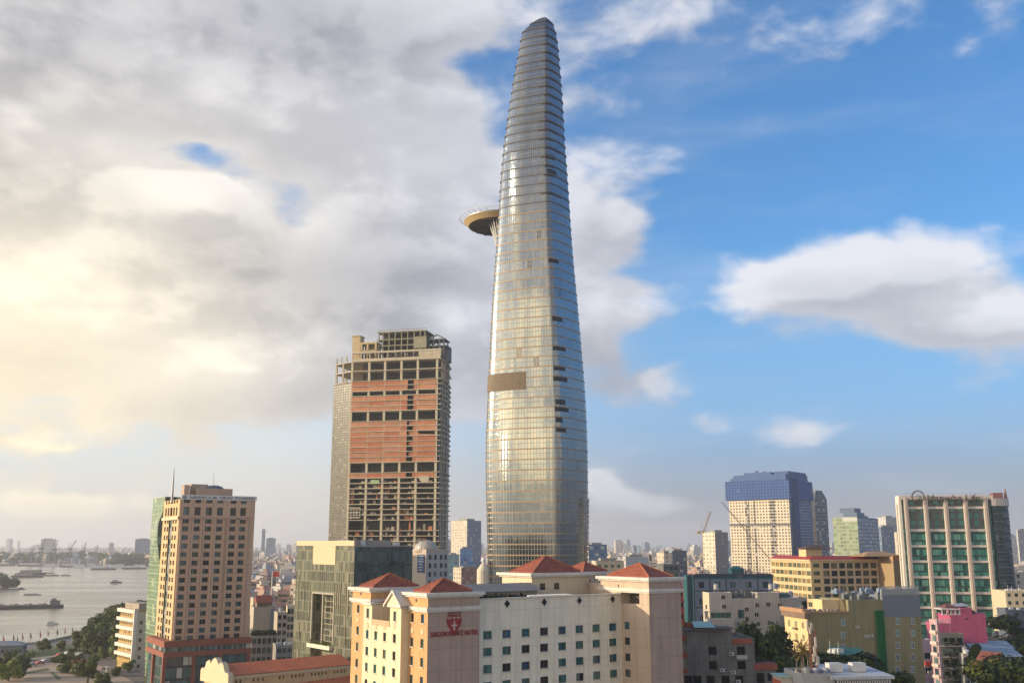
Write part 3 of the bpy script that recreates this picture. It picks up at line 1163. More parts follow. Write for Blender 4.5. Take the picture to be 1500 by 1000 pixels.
for z in (757.5, 750, 743):
    mb.box(a, b, -1.05, -.85, zf(z) - .2, zf(z) + .25)
for i in range(5):
    x = a + (b - a) * i / 4
    mb.box(x - .15, x + .15, -1.0, -.85, zf(757.5), zf(743))
mb.build('mock_up_frame', paint('cream_frame', (.62, .56, .42), rough=.6), mt_.root)

# ================================================================ tile-roofed hotel in front
HO = Bld('hotel_building', 'cream and orange hotel with pyramid red tile roofs and red crest on its wall', 'hotel', 627, 889, 178, 36, W=60, Dp=29)
rt = HO.root
zc = HO.zp(889.5); zu = HO.zp(871)
CREAM = paint('hotel_cream', (.76, .70, .56), rough=.85, dirt=.2, streak=.4, joints=(2.05, 3.3, .09), jcol=.80)
PINKG = paint('hotel_rose', (.42, .305, .24), rough=.85, dirt=.18, streak=.4, joints=(2.3, 3.7, .09), jcol=.72)
TAN = paint('hotel_tan', (.52, .405, .305), rough=.85, dirt=.18, streak=.4, joints=(9, 3.5, .09), jcol=.8)
ORNG = paint('hotel_orange', (.58, .33, .15), rough=.85, dirt=.28, streak=.4, joints=(2.05, 3.3, .07), jcol=.86)
PALEC = paint('hotel_pale_cream', (.70, .60, .40), rough=.85, dirt=.2, streak=.4, joints=(2.3, 3.3, .06), jcol=.86)
TRIM = paint('hotel_trim', (.62, .58, .51), rough=.7, dirt=.2, streak=.4)
TILE = tiles('clay_tiles', (.29, .075, .038), dirt=.55)
RFLOOR = paint('roof_floor', (.30, .27, .23), rough=.95, dirt=.5)
WFR = paint('hotel_window_frame', (.10, .10, .095), rough=.5)
WSURR = paint('hotel_window_surround', (.55, .52, .47), rough=.8)
HG = [glass('pane_teal', (.02, .10, .105), var=.4, cell=(.9, 5)), glass('pane_blue', (.018, .075, .13), var=.4, cell=(.9, 5)), glass('pane_dark', (.012, .018, .02), var=.4, cell=(.9, 5)), glass('pane_curtain', (.06, .15, .135), var=.4, cell=(.9, 5))]
wins = [WFR] + [HG[0]] * 4 + [HG[1]] * 2 + [HG[2]] * 2 + [HG[3]] * 2
tW = HO.sf(702.5, zc)          # corner tower width
tD = HO.sl(595, zc)            # corner tower depth along the left wall
mD0 = HO.sl(533.5, zc)         # far end of the cream middle bay
lD = HO.sl(516.5, zc)
HO.Dp = lD
# --- corner tower (rose front, orange left)
rows_l = [903.5 + 1.5, 941.0, 968.5, 996.0]
zl = [HO.zp(p, 3.0, 'L') for p in rows_l]
fl = (zl[1] - zl[3]) / 2
while zl[-1] > 8:
    zl.append(zl[-1] - fl)
wz = [(z - .75, z + .75) for z in zl]
wxl = spans([HO.sl(p, zl[1]) for p in (618.3, 603.3)], 1.05)
mb = MB()
HO.wall(mb, 'F', 0, tW, 0, zu)
corner_front = mb.build('front_wall', PINKG, rt)
mb = MB()
HO.wall(mb, 'L', 0, tD, 0, zu, wxl, wz)
mb.face([(tW, 0, zc - 3), (tW, tD, zc - 3), (tW, tD, zu), (tW, 0, zu)]); mb.face([(0, tD, zc - 6), (tW, tD, zc - 6), (tW, tD, zu), (0, tD, zu)])
mb.build('side_wall', ORNG, rt)
HO.windows('L', wxl, wz[:5], wins, mull=0, sill=WSURR)
def cornice(x0, x1, y0, y1, z, name='cornice', h=.55, o=.55, m=TRIM):
    mb = MB()
    mb.box(x0 - o * .5, x1 + o * .5, y0 - o * .5, y1 + o * .5, z - h - .3, z - h)
    mb.box(x0 - o, x1 + o, y0 - o, y1 + o, z - h, z)
    return mb.build(name, m, rt)
cornice(0, tW, 0, tD, zc)
cornice(0, tW, 0, tD, zu + .3, o=.75)
def pyr(x0, x1, y0, y1, z0, z1, ridge=0.0, inset=1.0):
    mb = MB().hip(x0 + inset, x1 - inset, y0 + inset, y1 - inset, z0, z1, ridge)
    r = mb.build('tile_roof', TILE, rt)
    # ridge caps along the hips
    cx, cy = (x0 + x1) / 2, (y0 + y1) / 2
    m2 = MB()
    for (x, y) in ((x0 + inset, y0 + inset), (x1 - inset, y0 + inset), (x0 + inset, y1 - inset), (x1 - inset, y1 - inset)):
        m2.tube((x, y, z0 + .22), (cx, cy, z1 + .04), .13, None, 6)
    m2.build('ridge_cap', TILE_L, r)
    return r
TILE_L = tiles('ridge_tiles', (.40, .13, .06))
HO_ap = lambda px, py, x, y: P(px, py, HO.Y + HO.u[1] * x + HO.v[1] * y).z
pyr(0, tW, 0, tD, zu + .3, HO_ap(649, 846.5, tW / 2, tD / 2), inset=.9)
# --- middle bay on the left side, projecting
pj = -1.6
ymid = [HO.sl(p, zl[1], pj) for p in (577.5, 563.3, 550.2, 537.8)]
a0, a1 = HO.sl(588.0, zc, pj), HO.sl(533.0, zc, pj)
zm = [HO.zp(p, (a0 + a1) / 2, 'L') for p in (897.5, 925.0, 949.5, 974.0)]
zmid = [HO.zp(p, ymid[1], 'L') for p in (931.5, 956.5, 980.5)]
flm = (zmid[0] - zmid[2]) / 2
while zmid[-1] > 8:
    zmid.append(zmid[-1] - flm)
wzm = [(z - .75, z + .75) for z in zmid]
wxm = spans(ymid, 1.1)
zmt = HO.zp(889, a1, 'L')
ztopm = HO.zp(884.5, (a0 + a1) / 2, 'L')
zlog0, zlog1 = HO.zp(905.5, (a0 + a1) / 2, 'L'), HO.zp(893, (a0 + a1) / 2, 'L')
mb = MB()
HO.wall(mb, 'L', a0, a1, 0, zlog0 - 1.2, wxm, wzm, pos=pj)
side_bays = [(ymid[0] - 2.1, ymid[0] + 1.7), (ymid[3] - 1.7, a1)]
b0, b1 = (ymid[0] + ymid[1]) / 2, (ymid[2] + ymid[3]) / 2
wtop = [(zlog0 - .1, zlog0 + 1.6)]
HO.wall(mb, 'L', a0, b0, zlog0 - 1.2, ztopm, spans([ymid[0]], 1.1), wtop, pos=pj)
HO.wall(mb, 'L', b1, a1, zlog0 - 1.2, ztopm, spans([ymid[3]], 1.1), wtop, pos=pj)
mb.face([(pj, a0, 0), (pj, a0, ztopm), (.5, a0, ztopm), (.5, a0, 0)]); mb.face([(pj, a1, 0), (.5, a1, 0), (.5, a1, ztopm), (pj, a1, ztopm)])
mb.face([(pj, b0, zlog0 - 1.2), (pj, b0, ztopm), (2.5, b0, ztopm), (2.5, b0, zlog0 - 1.2)]); mb.face([(pj, b1, zlog0 - 1.2), (2.5, b1, zlog0 - 1.2), (2.5, b1, ztopm), (pj, b1, ztopm)])
mb.face([(pj, b0, zlog0 - 1.2), (pj, b1, zlog0 - 1.2), (2.5, b1, zlog0 - 1.2), (2.5, b0, zlog0 - 1.2)][::-1])
mb.box(pj, 8, b1, a1, ztopm - .3, ztopm - .05); mb.box(pj, 8, a0, b0, ztopm - .3, ztopm - .05)
mb.build('side_bay', PALEC, rt)
MB().face([(2.5, b0, zlog0 - 1.2), (2.5, b1, zlog0 - 1.2), (2.5, b1, ztopm), (2.5, b0, ztopm)]) if 0 else None
mb = MB()
mb.box(2.5, 7.9, b0, b1, zlog0 - 1.2, zlog0 + 1.2)
mb.build('terrace_wall', paint('terrace_rose', (.42, .27, .20), rough=.9, dirt=.3), rt)
MB().box(pj - .1, pj + .25, b0, b1, zlog0 - 1.2, zlog0 - .2).build('terrace_parapet', paint('terrace_tan', (.52, .36, .22), rough=.9, dirt=.3), rt)
HO.windows('L', wxm, wzm[:4], wins, mull=0, pos=pj, sill=WSURR)
HO.windows('L', spans([ymid[0]], 1.1) + spans([ymid[3]], 1.1), wtop, wins, mull=0, pos=pj, sill=WSURR)
def small_cornice(y0, y1, z, x=pj):
    return MB().box(x - .45, x + .6, y0 - .3, y1 + .3, z - .45, z).build('cornice', TRIM, rt)
small_cornice(a0, b0, ztopm + .2); small_cornice(b1, a1, ztopm + .2)
# pediment over the right end of the bay
mb = MB()
p0, p1 = a0 - .3, b0 + 1.2
zp0, zp1 = ztopm + .2, HO.zp(864, a0 + 3, 'L')
pm = (p0 + p1) / 2
for x in (pj - .25, 5.5):
    mb.face([(x, p0, zp0), (x, p1, zp0), (x, pm, zp1)])
mb.build('pediment', PALEC, rt)
mb = MB()
for (ya, yb) in ((p0 - .4, pm), (p1 + .4, pm)):
    za, zb_ = zp0 - .1, zp1 + .2
    mb.face([(pj - .6, ya, za), (pj - .6, yb, zb_), (5.8, yb, zb_), (5.8, ya, za)])
    mb.face([(pj - .6, ya, za - .45), (pj - .6, yb, zb_ - .5), (pj - .6, yb, zb_), (pj - .6, ya, za)])
    mb.face([(pj - .6, ya, za - .45), (pj - .6, yb, zb_ - .5), (5.8, yb, zb_ - .5), (5.8, ya, za - .45)])
mb.build('pediment_trim', TRIM, rt)
# --- far left orange tower
zlu = HO.zp(861, lD, 'L'); zlc = HO.zp(875.5, lD - 3, 'L')
fD = HO.sl(543.5, zlu)
ytl = spans([HO.sl(523, zl[2])], 1.05)
zl3 = [HO.zp(p, lD - 2, 'L') for p in (891, 922.5, 946, 970, 993)]
while zl3[-1] > 8: zl3.append(zl3[-1] - 3.3)
wzl = [(z - .75, z + .75) for z in zl3]
mb = MB()
HO.wall(mb, 'L', a1, lD, 0, zlc, ytl, wzl)
HO.wall(mb, 'L', fD, lD, zlc, zlu)
mb.face([(0, fD, zlc - 4), (12, fD, zlc - 4), (12, fD, zlu), (0, fD, zlu)]); mb.face([(0, lD, 0), (12, lD, 0), (12, lD, zlu), (0, lD, zlu)]); mb.face([(12, fD, zlc - 4), (12, lD, zlc - 4), (12, lD, zlu), (12, fD, zlu)])
mb.build('side_wall', ORNG, rt)
HO.windows('L', ytl, wzl[:5], wins, mull=0, sill=WSURR)
cornice(0, 12, fD, lD, zlu + .3, o=.75); cornice(0, 12, a1, lD, zlc, o=.5)
pyr(0, 12, fD, lD, zlu + .3, HO_ap(565.5, 839.5, 6, (fD + lD) / 2), inset=.9)
mb = MB()
mb.gable(2, 9, tD, fD, zlc - .8, zlc + 1.6)
mb.build('tile_roof', TILE, rt)
# diamond and medallion reliefs
mb = MB()
def lozenge(mb, side, a, z, r, pos, m=0, t=.08):
    pts = [(-r, 0), (0, -r * 1.15), (r, 0), (0, r * 1.15)]
    for dep in (pos - t,):
        q = [((dep, a + p, z + w) if side == 'L' else (a + p, dep, z + w)) for p, w in pts]
        mb.face(q, m)
        i = [((pos, a + p, z + w) if side == 'L' else (a + p, pos, z + w)) for p, w in pts]
        for k in range(4):
            mb.face([q[k], q[(k + 1) % 4], i[(k + 1) % 4], i[k]], m)
for y in ymid:
    lozenge(mb, 'L', y, HO.zp(915.5, y, 'L'), .62, pj)
for a, b in wxl:
    lozenge(mb, 'L', (a + b) / 2, (zl[0] + zl[1]) / 2 - .1, .62, 0)
lozenge(mb, 'L', (ytl[0][0] + ytl[0][1]) / 2, (zl3[0] + zl3[1]) / 2, .55, 0)
mb.build('medallion', paint('medallion_stone', (.60, .46, .30), rough=.85, dirt=.2), rt)
mb = MB()
for y, z in ((HO.sl(610, zu), (zc + zu) / 2), (HO.sl(529, zlu), (zlc + zlu) / 2)):
    lozenge(mb, 'L', y, z, .34, 0, 0, .03)
mb.build('roundel', DARKGAP, rt)
# --- main front wing
fy = 1.2                        # the long wall stands a little behind the corner tower
mE = HO.sf(909, HO.zp(867, 38), fy)
wxF = spans([HO.sf(p, HO.zp(945, 20), fy) for p in (714.2, 742.3, 770.2, 797.2, 823.6, 849, 873.6, 898.0)], 1.9)
zr = [HO.zp(930.8, tW + 1.4), HO.zp(955.6, tW + 1.4), HO.zp(981, tW + 1.4)]
flF = (zr[0] - zr[2]) / 2
while zr[-1] > 8: zr.append(zr[-1] - flF)
wzF = [(z - .72, z + .72) for z in zr]
zroof = HO.zp(878.5, tW + 1)
mb = MB()
HO.wall(mb, 'F', tW, mE, 0, zroof, wxF, wzF, pos=fy)
mb.face([(tW, fy + .5, zroof), (mE, fy + .5, zroof), (mE, fy + .5, zroof - 1.3), (tW, fy + .5, zroof - 1.3)])
mb.face([(tW, fy, zroof), (mE, fy, zroof), (mE, fy + .5, zroof), (tW, fy + .5, zroof)])
mb.build('front_wall', CREAM, rt)
HO.windows('F', wxF, wzF[:5], wins, pos=fy, d=.25, sill=WSURR)
MB().box(tW, mE, fy - .28, fy + .6, zroof, zroof + .22).build('coping', TRIM, rt)
for k in (1, 3, 5, 7):
    mb, mb2 = MB(), MB()
    x = (wxF[k][0] + wxF[k][1]) / 2
    lozenge(mb, 'F', x, zr[0] + 5.35, .85, fy, 0, .1)
    lozenge(mb2, 'F', x, zr[0] + 5.35, .62, fy - .1, 0, .03)
    fr_ = mb.build('diamond_frame', TRIM, rt); mb2.build('diamond_window', HG[2], fr_)
zdeck = zroof - 1.3
MB().box(2, mE + 8, tD * .5, 24, zdeck - .4, zdeck).build('roof_deck', RFLOOR, rt)
MB().box(tW, mE, fy + .5, 8, zdeck - .4, zdeck + .004).build('roof_deck', RFLOOR, rt)
MB().box(1, mE + 6, 23.5, 24, 0, zdeck + 1).build('rear_wall', TAN, rt)
# --- right tower
rx0 = mE
ry0 = fy - 8.2
zt = HO.zp(845.5, mE, 'F') ; c2 = HO.Y + HO.u[1] * rx0 + HO.v[1] * ry0
ztw = P(948, 848, c2).z; zt2 = P(948, 862.5, c2).z
rW = 8.6
a_ = (992.0 - 750) / F
zrt = [P(750, p, HO.Y + HO.u[1] * rx0 + HO.v[1] * (fy - 4)).z for p in (916.7, 939.7, 963.5, 987)]
while zrt[-1] > 8: zrt.append(zrt[-1] - 3.3)
wzr = [(z - .72, z + .72) for z in zrt]
zo0, zo1 = HO_ap(918, 884.0, rx0, fy - 4), HO_ap(918, 866.5, rx0, fy - 4)
def lt(px, z): return HO._t(px, z, HO.v, (rx0, 0))
yw = [lt(918.8, zrt[1])]
yo = sorted([lt(909.5, zo0), lt(936.8, zo0)])
mb = MB()
def wallL(mb, y0, y1, z0, z1, ys, zs, d=.3):
    tmp = MB()
    HO.wall(tmp, 'L', y0, y1, z0, z1, ys, zs, d=d, pos=rx0)
    mb.v += []
    i = len(mb.v)
    mb.v += tmp.v; mb.f += [tuple(q + i for q in f) for f in tmp.f]; mb.m += tmp.m
wallL(mb, ry0, fy + 6, 0, zo0 - .6, spans(yw, 1.5), wzr)
wallL(mb, ry0, fy + 6, zo0 - .6, zt2, [(max(yo[0], ry0 + .3), min(yo[1], fy + 5))], [(zo0, zo1)], d=2.5)
wallL(mb, ry0, fy + 6, zt2, ztw, (), ())
mb.build('tower_side_wall', TAN, rt)
for z0, z1 in wzr[:4]:
    HO.place('window', window_mesh(1.5, 1.44, WFR, RND.choice((HG[2], HG[2], HG[0])), 1, 0, .07, WSURR), 'L', yw[0] - .75, yw[0] + .75, z0, rx0 + .24)
mb = MB()
mb.face([(rx0, ry0, 0), (rx0 + rW, ry0, 0), (rx0 + rW, ry0, ztw), (rx0, ry0, ztw)])
mb.face([(rx0 + rW, ry0, 0), (rx0 + rW, fy + 6, 0), (rx0 + rW, fy + 6, ztw), (rx0 + rW, ry0, ztw)])
mb.face([(rx0, fy + 6, zdeck), (rx0 + rW, fy + 6, zdeck), (rx0 + rW, fy + 6, ztw), (rx0, fy + 6, ztw)])
mb.build('tower_front_wall', PINKG, rt)
MB().face([(rx0 + 2.5, ry0 + .4, zo0 - 1), (rx0 + 2.5, fy + 5.6, zo0 - 1), (rx0 + 2.5, fy + 5.6, zo1 + 1), (rx0 + 2.5, ry0 + .4, zo1 + 1)]).build('recess_back', DARKGAP, rt) if False else None
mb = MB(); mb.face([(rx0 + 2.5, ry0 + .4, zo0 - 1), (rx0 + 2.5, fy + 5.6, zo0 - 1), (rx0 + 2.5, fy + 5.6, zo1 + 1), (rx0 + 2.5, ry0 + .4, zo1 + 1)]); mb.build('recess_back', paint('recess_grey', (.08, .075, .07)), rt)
cornice(rx0, rx0 + rW, ry0, fy + 6, zt2, o=.5); cornice(rx0, rx0 + rW, ry0, fy + 6, ztw + .3, o=.75)
pyr(rx0, rx0 + rW, ry0, fy + 6, ztw + .3, HO_ap(945.5, 824.5, rx0 + rW / 2, (ry0 + fy + 6) / 2), inset=.9)
# --- penthouse with the large pyramid roof
cpt = P(779, 842, 207)
rel = Vector((cpt.x - HO.X, cpt.y - HO.Y))
px0, py0 = rel.x * HO.u[0] + rel.y * HO.u[1], rel.x * HO.v[0] + rel.y * HO.v[1]
zpt = P(779, 841.5, 207).z
pW = HO._t(863, zpt, HO.u, (px0, py0)); pD = HO._t(735.5, zpt, HO.v, (px0, py0))
mb = MB()
mb.box(px0, px0 + pW, py0, py0 + pD, zdeck, zpt)
mb.build('penthouse', paint('penthouse_cream', (.60, .50, .35), rough=.85, dirt=.15, streak=.3), rt)
mb = MB()
for x in (.18, .42):
    x = px0 + pW * x
    mb.box(x - .65, x + .65, py0 - .04, py0 + .2, zpt - 3.0, zpt - 1.7)
mb.box(px0 - .04, px0 + .2, py0 + 3.2, py0 + 4.1, zdeck, zpt - 1.6)
mb.box(px0 - .04, px0 + .2, py0 + 1.6, py0 + 2.5, zpt - 2.6, zpt - 1.9); mb.box(px0 - .04, px0 + .2, py0 + 6.6, py0 + 7.5, zpt - 2.6, zpt - 1.9)
mb.build('penthouse_window', HG[2], rt)
cornice(px0, px0 + pW, py0, py0 + pD, zpt + .3, o=.9)
pyr(px0, px0 + pW, py0, py0 + pD, zpt + .3, HO_ap(799, 813.5, px0 + pW / 2, py0 + pD / 2), inset=1.2)
# rear small pyramid
c3 = P(857, 838, 238); rel = Vector((c3.x - HO.X, c3.y - HO.Y))
qx, qy = rel.x * HO.u[0] + rel.y * HO.u[1], rel.x * HO.v[0] + rel.y * HO.v[1]
zq = c3.z
MB().box(qx - 4, qx + 4, qy - 4, qy + 4, zdeck - 6, zq).build('stair_tower', TAN, rt)
cornice(qx - 4, qx + 4, qy - 4, qy + 4, zq + .3)
pyr(qx - 4, qx + 4, qy - 4, qy + 4, zq + .3, P(856, 822.5, 238).z, inset=.3)
# tiled link and curved parapet between penthouse and right tower
mb = MB(); mb.gable(px0 + pW - .5, rx0 + 3, py0 + 1, py0 + 6, zpt - 1.6, zpt - .1); mb.build('tile_roof', TILE, rt)
MB().box(px0 + pW + .01, rx0 + 3, py0 + 1.4, py0 + 5.6, zdeck, zpt - 1.6).build('link_wall', TAN, rt)
mb = MB()
for i in range(14):
    x = px0 + pW + .3 + i * (rx0 + 2 - px0 - pW) / 13
    mb.box(x, x + .25, py0 + 1.0, py0 + 1.2, zpt - 3.0, zpt - 1.7)
mb.build('balustrade', TILE_L, rt)
mb = MB()
x0 = px0 + pW
for i in range(10):
    t0, t1 = i / 10, (i + 1) / 10
    f = lambda t: (x0 + (rx0 - x0) * math.sin(t * math.pi / 2) - .15, fy + .6 + (py0 - fy) * (1 - t ** 2) * .9)
    a, b = f(t0), f(t1)
    mb.face([(a[0], a[1], zdeck), (b[0], b[1], zdeck), (b[0], b[1], zdeck + 3.0), (a[0], a[1], zdeck + 3.0)])
    mb.face([(a[0], a[1] + .3, zdeck), (b[0], b[1] + .3, zdeck), (b[0], b[1] + .3, zdeck + 3.0), (a[0], a[1] + .3, zdeck + 3.0)])
    mb.box(min(a[0], b[0]) - .05, max(a[0], b[0]) + .05, min(a[1], b[1]) - .1, max(a[1], b[1]) + .4, zdeck + 3.0, zdeck + 3.25)
mb.build('curved_parapet', TAN, rt)
# roof clutter: skylight canopy, planting, plant boxes
mb = MB()
s0, s1 = HO.sf(777, zroof, 3), HO.sf(838, zroof, 3)
mb.box(s0, s1, 3.0, 5.6, zdeck, zdeck + 1.5)
sk = mb.build('skylight', paint('skylight_panel', (.42, .50, .53), rough=.25, dirt=.3), rt)
mb = MB()
for i in range(12):
    x = s0 + (s1 - s0) * i / 11
    mb.box(x - .08, x + .08, 2.94, 5.66, zdeck, zdeck + 1.58)
mb.box(s0 - .2, s1 + .2, 2.9, 5.7, zdeck + 1.4, zdeck + 1.56)
mb.build('skylight_frame', WHITE_STEEL, sk)
mb = MB()
rr = random.Random(5)
for i in range(700):
    x = rr.uniform(tW + .5, s0 - 1.5); y = rr.uniform(2.2, 4.2); z = zdeck + rr.uniform(.2, 1.9)
    a, b, s = rr.uniform(0, 6.3), rr.uniform(-1, 1), rr.uniform(.15, .32)
    u, v = Vector((math.cos(a), math.sin(a), b)) * s, Vector((-math.sin(a), math.cos(a), rr.uniform(-1, 1))) * s
    c = Vector((x, y, z)); mb.face([c - u - v, c + u - v, c + u + v, c - u + v])
mb.build('planting', leafmat('dark_hedge', (.035, .05, .022)), rt)
mb = MB()
for i in range(6):
    x = HO.sf(842 + i * 4, zroof, 4)
    mb.box(x, x + .9, 4.2, 5.0, zdeck, zdeck + .9)
mb.box(HO.sf(745, zroof, 5), HO.sf(774, zroof, 5), 4.4, 6.0, zdeck, zdeck + 1.0)
mb.build('plant_box', paint('dark_plant', (.06, .065, .09), rough=.6), rt)
mb = MB()
mb.box(tW - 2, px0 - 1, 9.5, 15, zdeck, zdeck + 2.2)
mb.gable(tW - 3, px0 - .6, 8.6, 15.8, zdeck + 2.2, zdeck + 3.6)
mb.build('roof_shed', paint('shed_grey', (.28, .25, .22), rough=.8, dirt=.4), rt)
# crest and lettering on the rose wall
RED = paint('sign_red', (.28, .022, .02), rough=.5)
cx, cz = HO.sf(665, HO.zp(912, 5)), HO.zp(911.5, 5.5)
sg = MB()
sh = [(-1.55, 1.0), (-.9, .75), (-.45, .98), (0, .72), (.45, .98), (.9, .75), (1.55, 1.0), (1.5, .2), (1.15, -.55), (.6, -1.2), (0, -1.75), (-.6, -1.2), (-1.15, -.55), (-1.5, .2)]
sg.face([(cx + x, -.12, cz - .15 + z) for x, z in sh])
for i in range(len(sh)):
    (xa, za), (xb, zb2) = sh[i], sh[(i + 1) % len(sh)]
    sg.face([(cx + xa, -.12, cz - .15 + za), (cx + xb, -.12, cz - .15 + zb2), (cx + xb, 0, cz - .15 + zb2), (cx + xa, 0, cz - .15 + za)])
crest = sg.build('crest', RED, rt)
mb = MB(); pk = paint('sign_cross', (.50, .40, .36), rough=.6)
mb.box(cx - .14, cx + .14, -.17, -.13, cz - 1.25, cz + .35); mb.box(cx - .55, cx + .55, -.168, -.132, cz - .55, cz - .27)
mb.build('cross', pk, crest)
lettering('crest_letters', 'SAIGON', .74, RED, rt, (cx, -.1, cz + 1.62), width=2.5)
lettering('crest_letters', 'PRINCE', .74, RED, rt, (cx, -.1, cz + 1.0), width=2.7)
lettering('sign_letters', 'SAIGON PRINCE HOTEL', 1.25, RED, rt, (tW / 2 + .1, -.1, HO.zp(930.5, tW / 2)), width=tW - .8, depth=.08)
HO.finish()

# ================================================================ rose office tower by the river, roof sign
HV = Bld('office_tower', 'rose-coloured office tower with rows of windows, roof lettering and red-brown podium bands', 'office tower', 259.5, 800, 365, 32, xr=370.8, xl=236)
HV.h = HV.zp(730.5); zt = HV.h
rt = HV.root
W_, D_ = HV.W, HV.Dp
ROSE = paint('rose_stone', (.55, .375, .26), rough=.8, dirt=.16, streak=.3, scale=.1, joints=(60, 3.15, .12), jcol=.85)
SUNROSE = paint('sunlit_rose_stone', (.58, .41, .22), rough=.8, dirt=.18, streak=.3, scale=.1)  # rose stone with warm sunlight put into its colour
REDB = paint('redbrown_stone', (.25, .075, .045), rough=.7, dirt=.25, streak=.3)
VG = [glass('pane_slate', (.022, .045, .05), var=.5, cell=(1.2, 6)), glass('pane_black', (.012, .016, .018), var=.5, cell=(1.2, 6)), glass('pane_bluegreen', (.03, .11, .13), var=.4, cell=(1.2, 6)), glass('pane_pale', (.11, .16, .165), var=.4, cell=(1.2, 6))]
vw = [WFR, VG[0], VG[1], VG[1], VG[0], VG[2], VG[0], VG[3]]
rows = [762.8, 774.2] + [786.9 + 12.35 * i for i in range(12)] + [933.5]
zpod = HV.zp(936)
ww = W_ * .078
cxs = [W_ * f for f in (.088, .235, .382, .528, .705, .84)]
wx = spans(cxs, ww)
zz = [HV.zp(p, W_ * .3) for p in rows]
wz = [(z - .85, z + .85) for z in zz]
wz_top = [(HV.zp(754.5, W_ * .3), HV.zp(742.5, W_ * .3)), (HV.zp(736.5, W_ * .3), HV.zp(731.8, W_ * .3))]
mb = MB()
allz = sorted(wz + wz_top)
HV.wall(mb, 'F', 0, W_, 0, zt, wx, allz, d=.45)
mb.face([(W_, 0, 0), (W_, D_, 0), (W_, D_, zt), (W_, 0, zt)]); mb.face([(0, D_, 0), (W_, D_, 0), (W_, D_, zt), (0, D_, zt)]); mb.face([(0, 0, zt - 1), (W_, 0, zt - 1), (W_, D_, zt - 1), (0, D_, zt - 1)])
mb.build('front_wall', ROSE, rt)
HV.windows('F', wx, allz, vw, d=.45, mull=1)
mb = MB()
for i, c in enumerate(cxs):
    for s in (-1, 1):
        x = c + s * (ww / 2 + .55)
        mb.box(x - .32, x + .32, -.5, .02, zpod, HV.zp(757))
mb.build('pilaster', ROSE, rt)
mb = MB()
mb.box(-.5, W_ * .93, -.5, .05, HV.zp(759.5), HV.zp(757)); mb.box(-.7, W_ * .94, -.75, .05, HV.zp(757), HV.zp(756))
mb.build('cornice', paint('rose_cornice', (.50, .36, .27), rough=.8, dirt=.2), rt)
# left side: bays warmed in colour for sunlight, with a glazed strip
ys = spans([D_ * .17, D_ * .33], D_ * .095) + spans([D_ * .67, D_ * .83], D_ * .095)
mb = MB()
HV.wall(mb, 'L', 0, D_ * .40, 0, zt, ys[:2], allz, d=.45); HV.wall(mb, 'L', D_ * .60, D_, 0, zt, ys[2:], allz, d=.45)
HV.wall(mb, 'L', D_ * .40, D_ * .60, HV.zp(757), zt, [(D_ * .43, D_ * .57)], wz_top, d=.45)
mb.build('side_wall', SUNROSE, rt)
HV.windows('L', ys, allz, vw, d=.45, mull=0, cap=92)
mb = MB()
mb.box(.5, .9, D_ * .40, D_ * .60, 0, HV.zp(757))
st = mb.build('glazed_strip', facade('strip_glass', (.20, .21, .19), (.09, .15, .165), 1.6, 3.15, .8, .75, (.1, .2), dark=.5), rt)
mb = MB()
mb.box(-.5, .05, -.5, D_ + .3, HV.zp(760.5), HV.zp(756.5))
mb.build('cornice', paint('sunlit_rose_cornice', (.64, .52, .34), rough=.8), rt)  # cornice colour lightened for the sun on this side
# sign board
SIGNW = paint('sign_white', (.66, .66, .64), rough=.5, dirt=.12)
mb = MB()
zs0, zs1 = HV.zp(731), HV.zp(724.2)
mb.box(.3, W_ + .4, -.35, -.1, zs0, zs1)
board = mb.build('sign_board', SIGNW, rt)
INK = paint('sign_ink', (.035, .04, .055), rough=.5)
lettering('sign_letters', 'HARBOUR VIEW TOWER', 1.45, INK, board, (W_ * .55, -.42, zs0 + .32), width=W_ * .86, depth=.05)
mb = MB()
mb.tube((W_ * .055, -.46, (zs0 + zs1) / 2), (W_ * .055, -.36, (zs0 + zs1) / 2), .62, None, 16)
lg = mb.build('logo', INK, board)
mb = MB()
for k in (-.28, 0, .28):
    mb.box(W_ * .055 - .4, W_ * .055 + .4, -.5, -.461, (zs0 + zs1) / 2 + k - .05, (zs0 + zs1) / 2 + k + .05)
mb.build('logo_stripe', SIGNW, lg)
# roof
mb = MB()
a = lambda px, z=zt, y=5: HV.sf(px, z, y)
mb.box(a(289), a(340), 5, 14, zt - 1, HV.zp(714, 12)); mb.box(a(283), a(308), 9, 18, zt - 1, HV.zp(707.5, 12)); mb.box(a(271), a(279), 7, 11, zt - 1, HV.zp(709, 8))
mb.box(a(268), a(282), 2, 5, zt - 1, zt + 1.8)
mb.build('roof_block', paint('roof_rose', (.42, .31, .24), rough=.85, dirt=.3), rt)
mb = MB()
ctr = (a(318), 10)
for k in range(8):
    t0, t1 = math.pi / 2 * k / 8, math.pi / 2 * (k + 1) / 8
    za, zb_ = HV.zp(714, 12) + 1.5 * math.sin(t0), HV.zp(714, 12) + 1.5 * math.sin(t1)
    for i in range(20):
        p, q = 2 * math.pi * i / 20, 2 * math.pi * (i + 1) / 20
        r0, r1 = 3.6 * math.cos(t0), 3.6 * math.cos(t1)
        mb.face([(ctr[0] + r0 * math.cos(p), ctr[1] + r0 * math.sin(p), za), (ctr[0] + r0 * math.cos(q), ctr[1] + r0 * math.sin(q), za), (ctr[0] + r1 * math.cos(q), ctr[1] + r1 * math.sin(q), zb_), (ctr[0] + r1 * math.cos(p), ctr[1] + r1 * math.sin(p), zb_)])
mb.build('roof_dome', paint('dome_slate', (.10, .13, .15), rough=.4), rt)
mb = MB(); x = a(250.5, zt, 4)
mb.tube((HV.sf(252, zt, 8), 8, zt - 1), (HV.sf(254.5, zt + 10, 8), 8, HV.zp(683, 5)), .5, .16, 8)
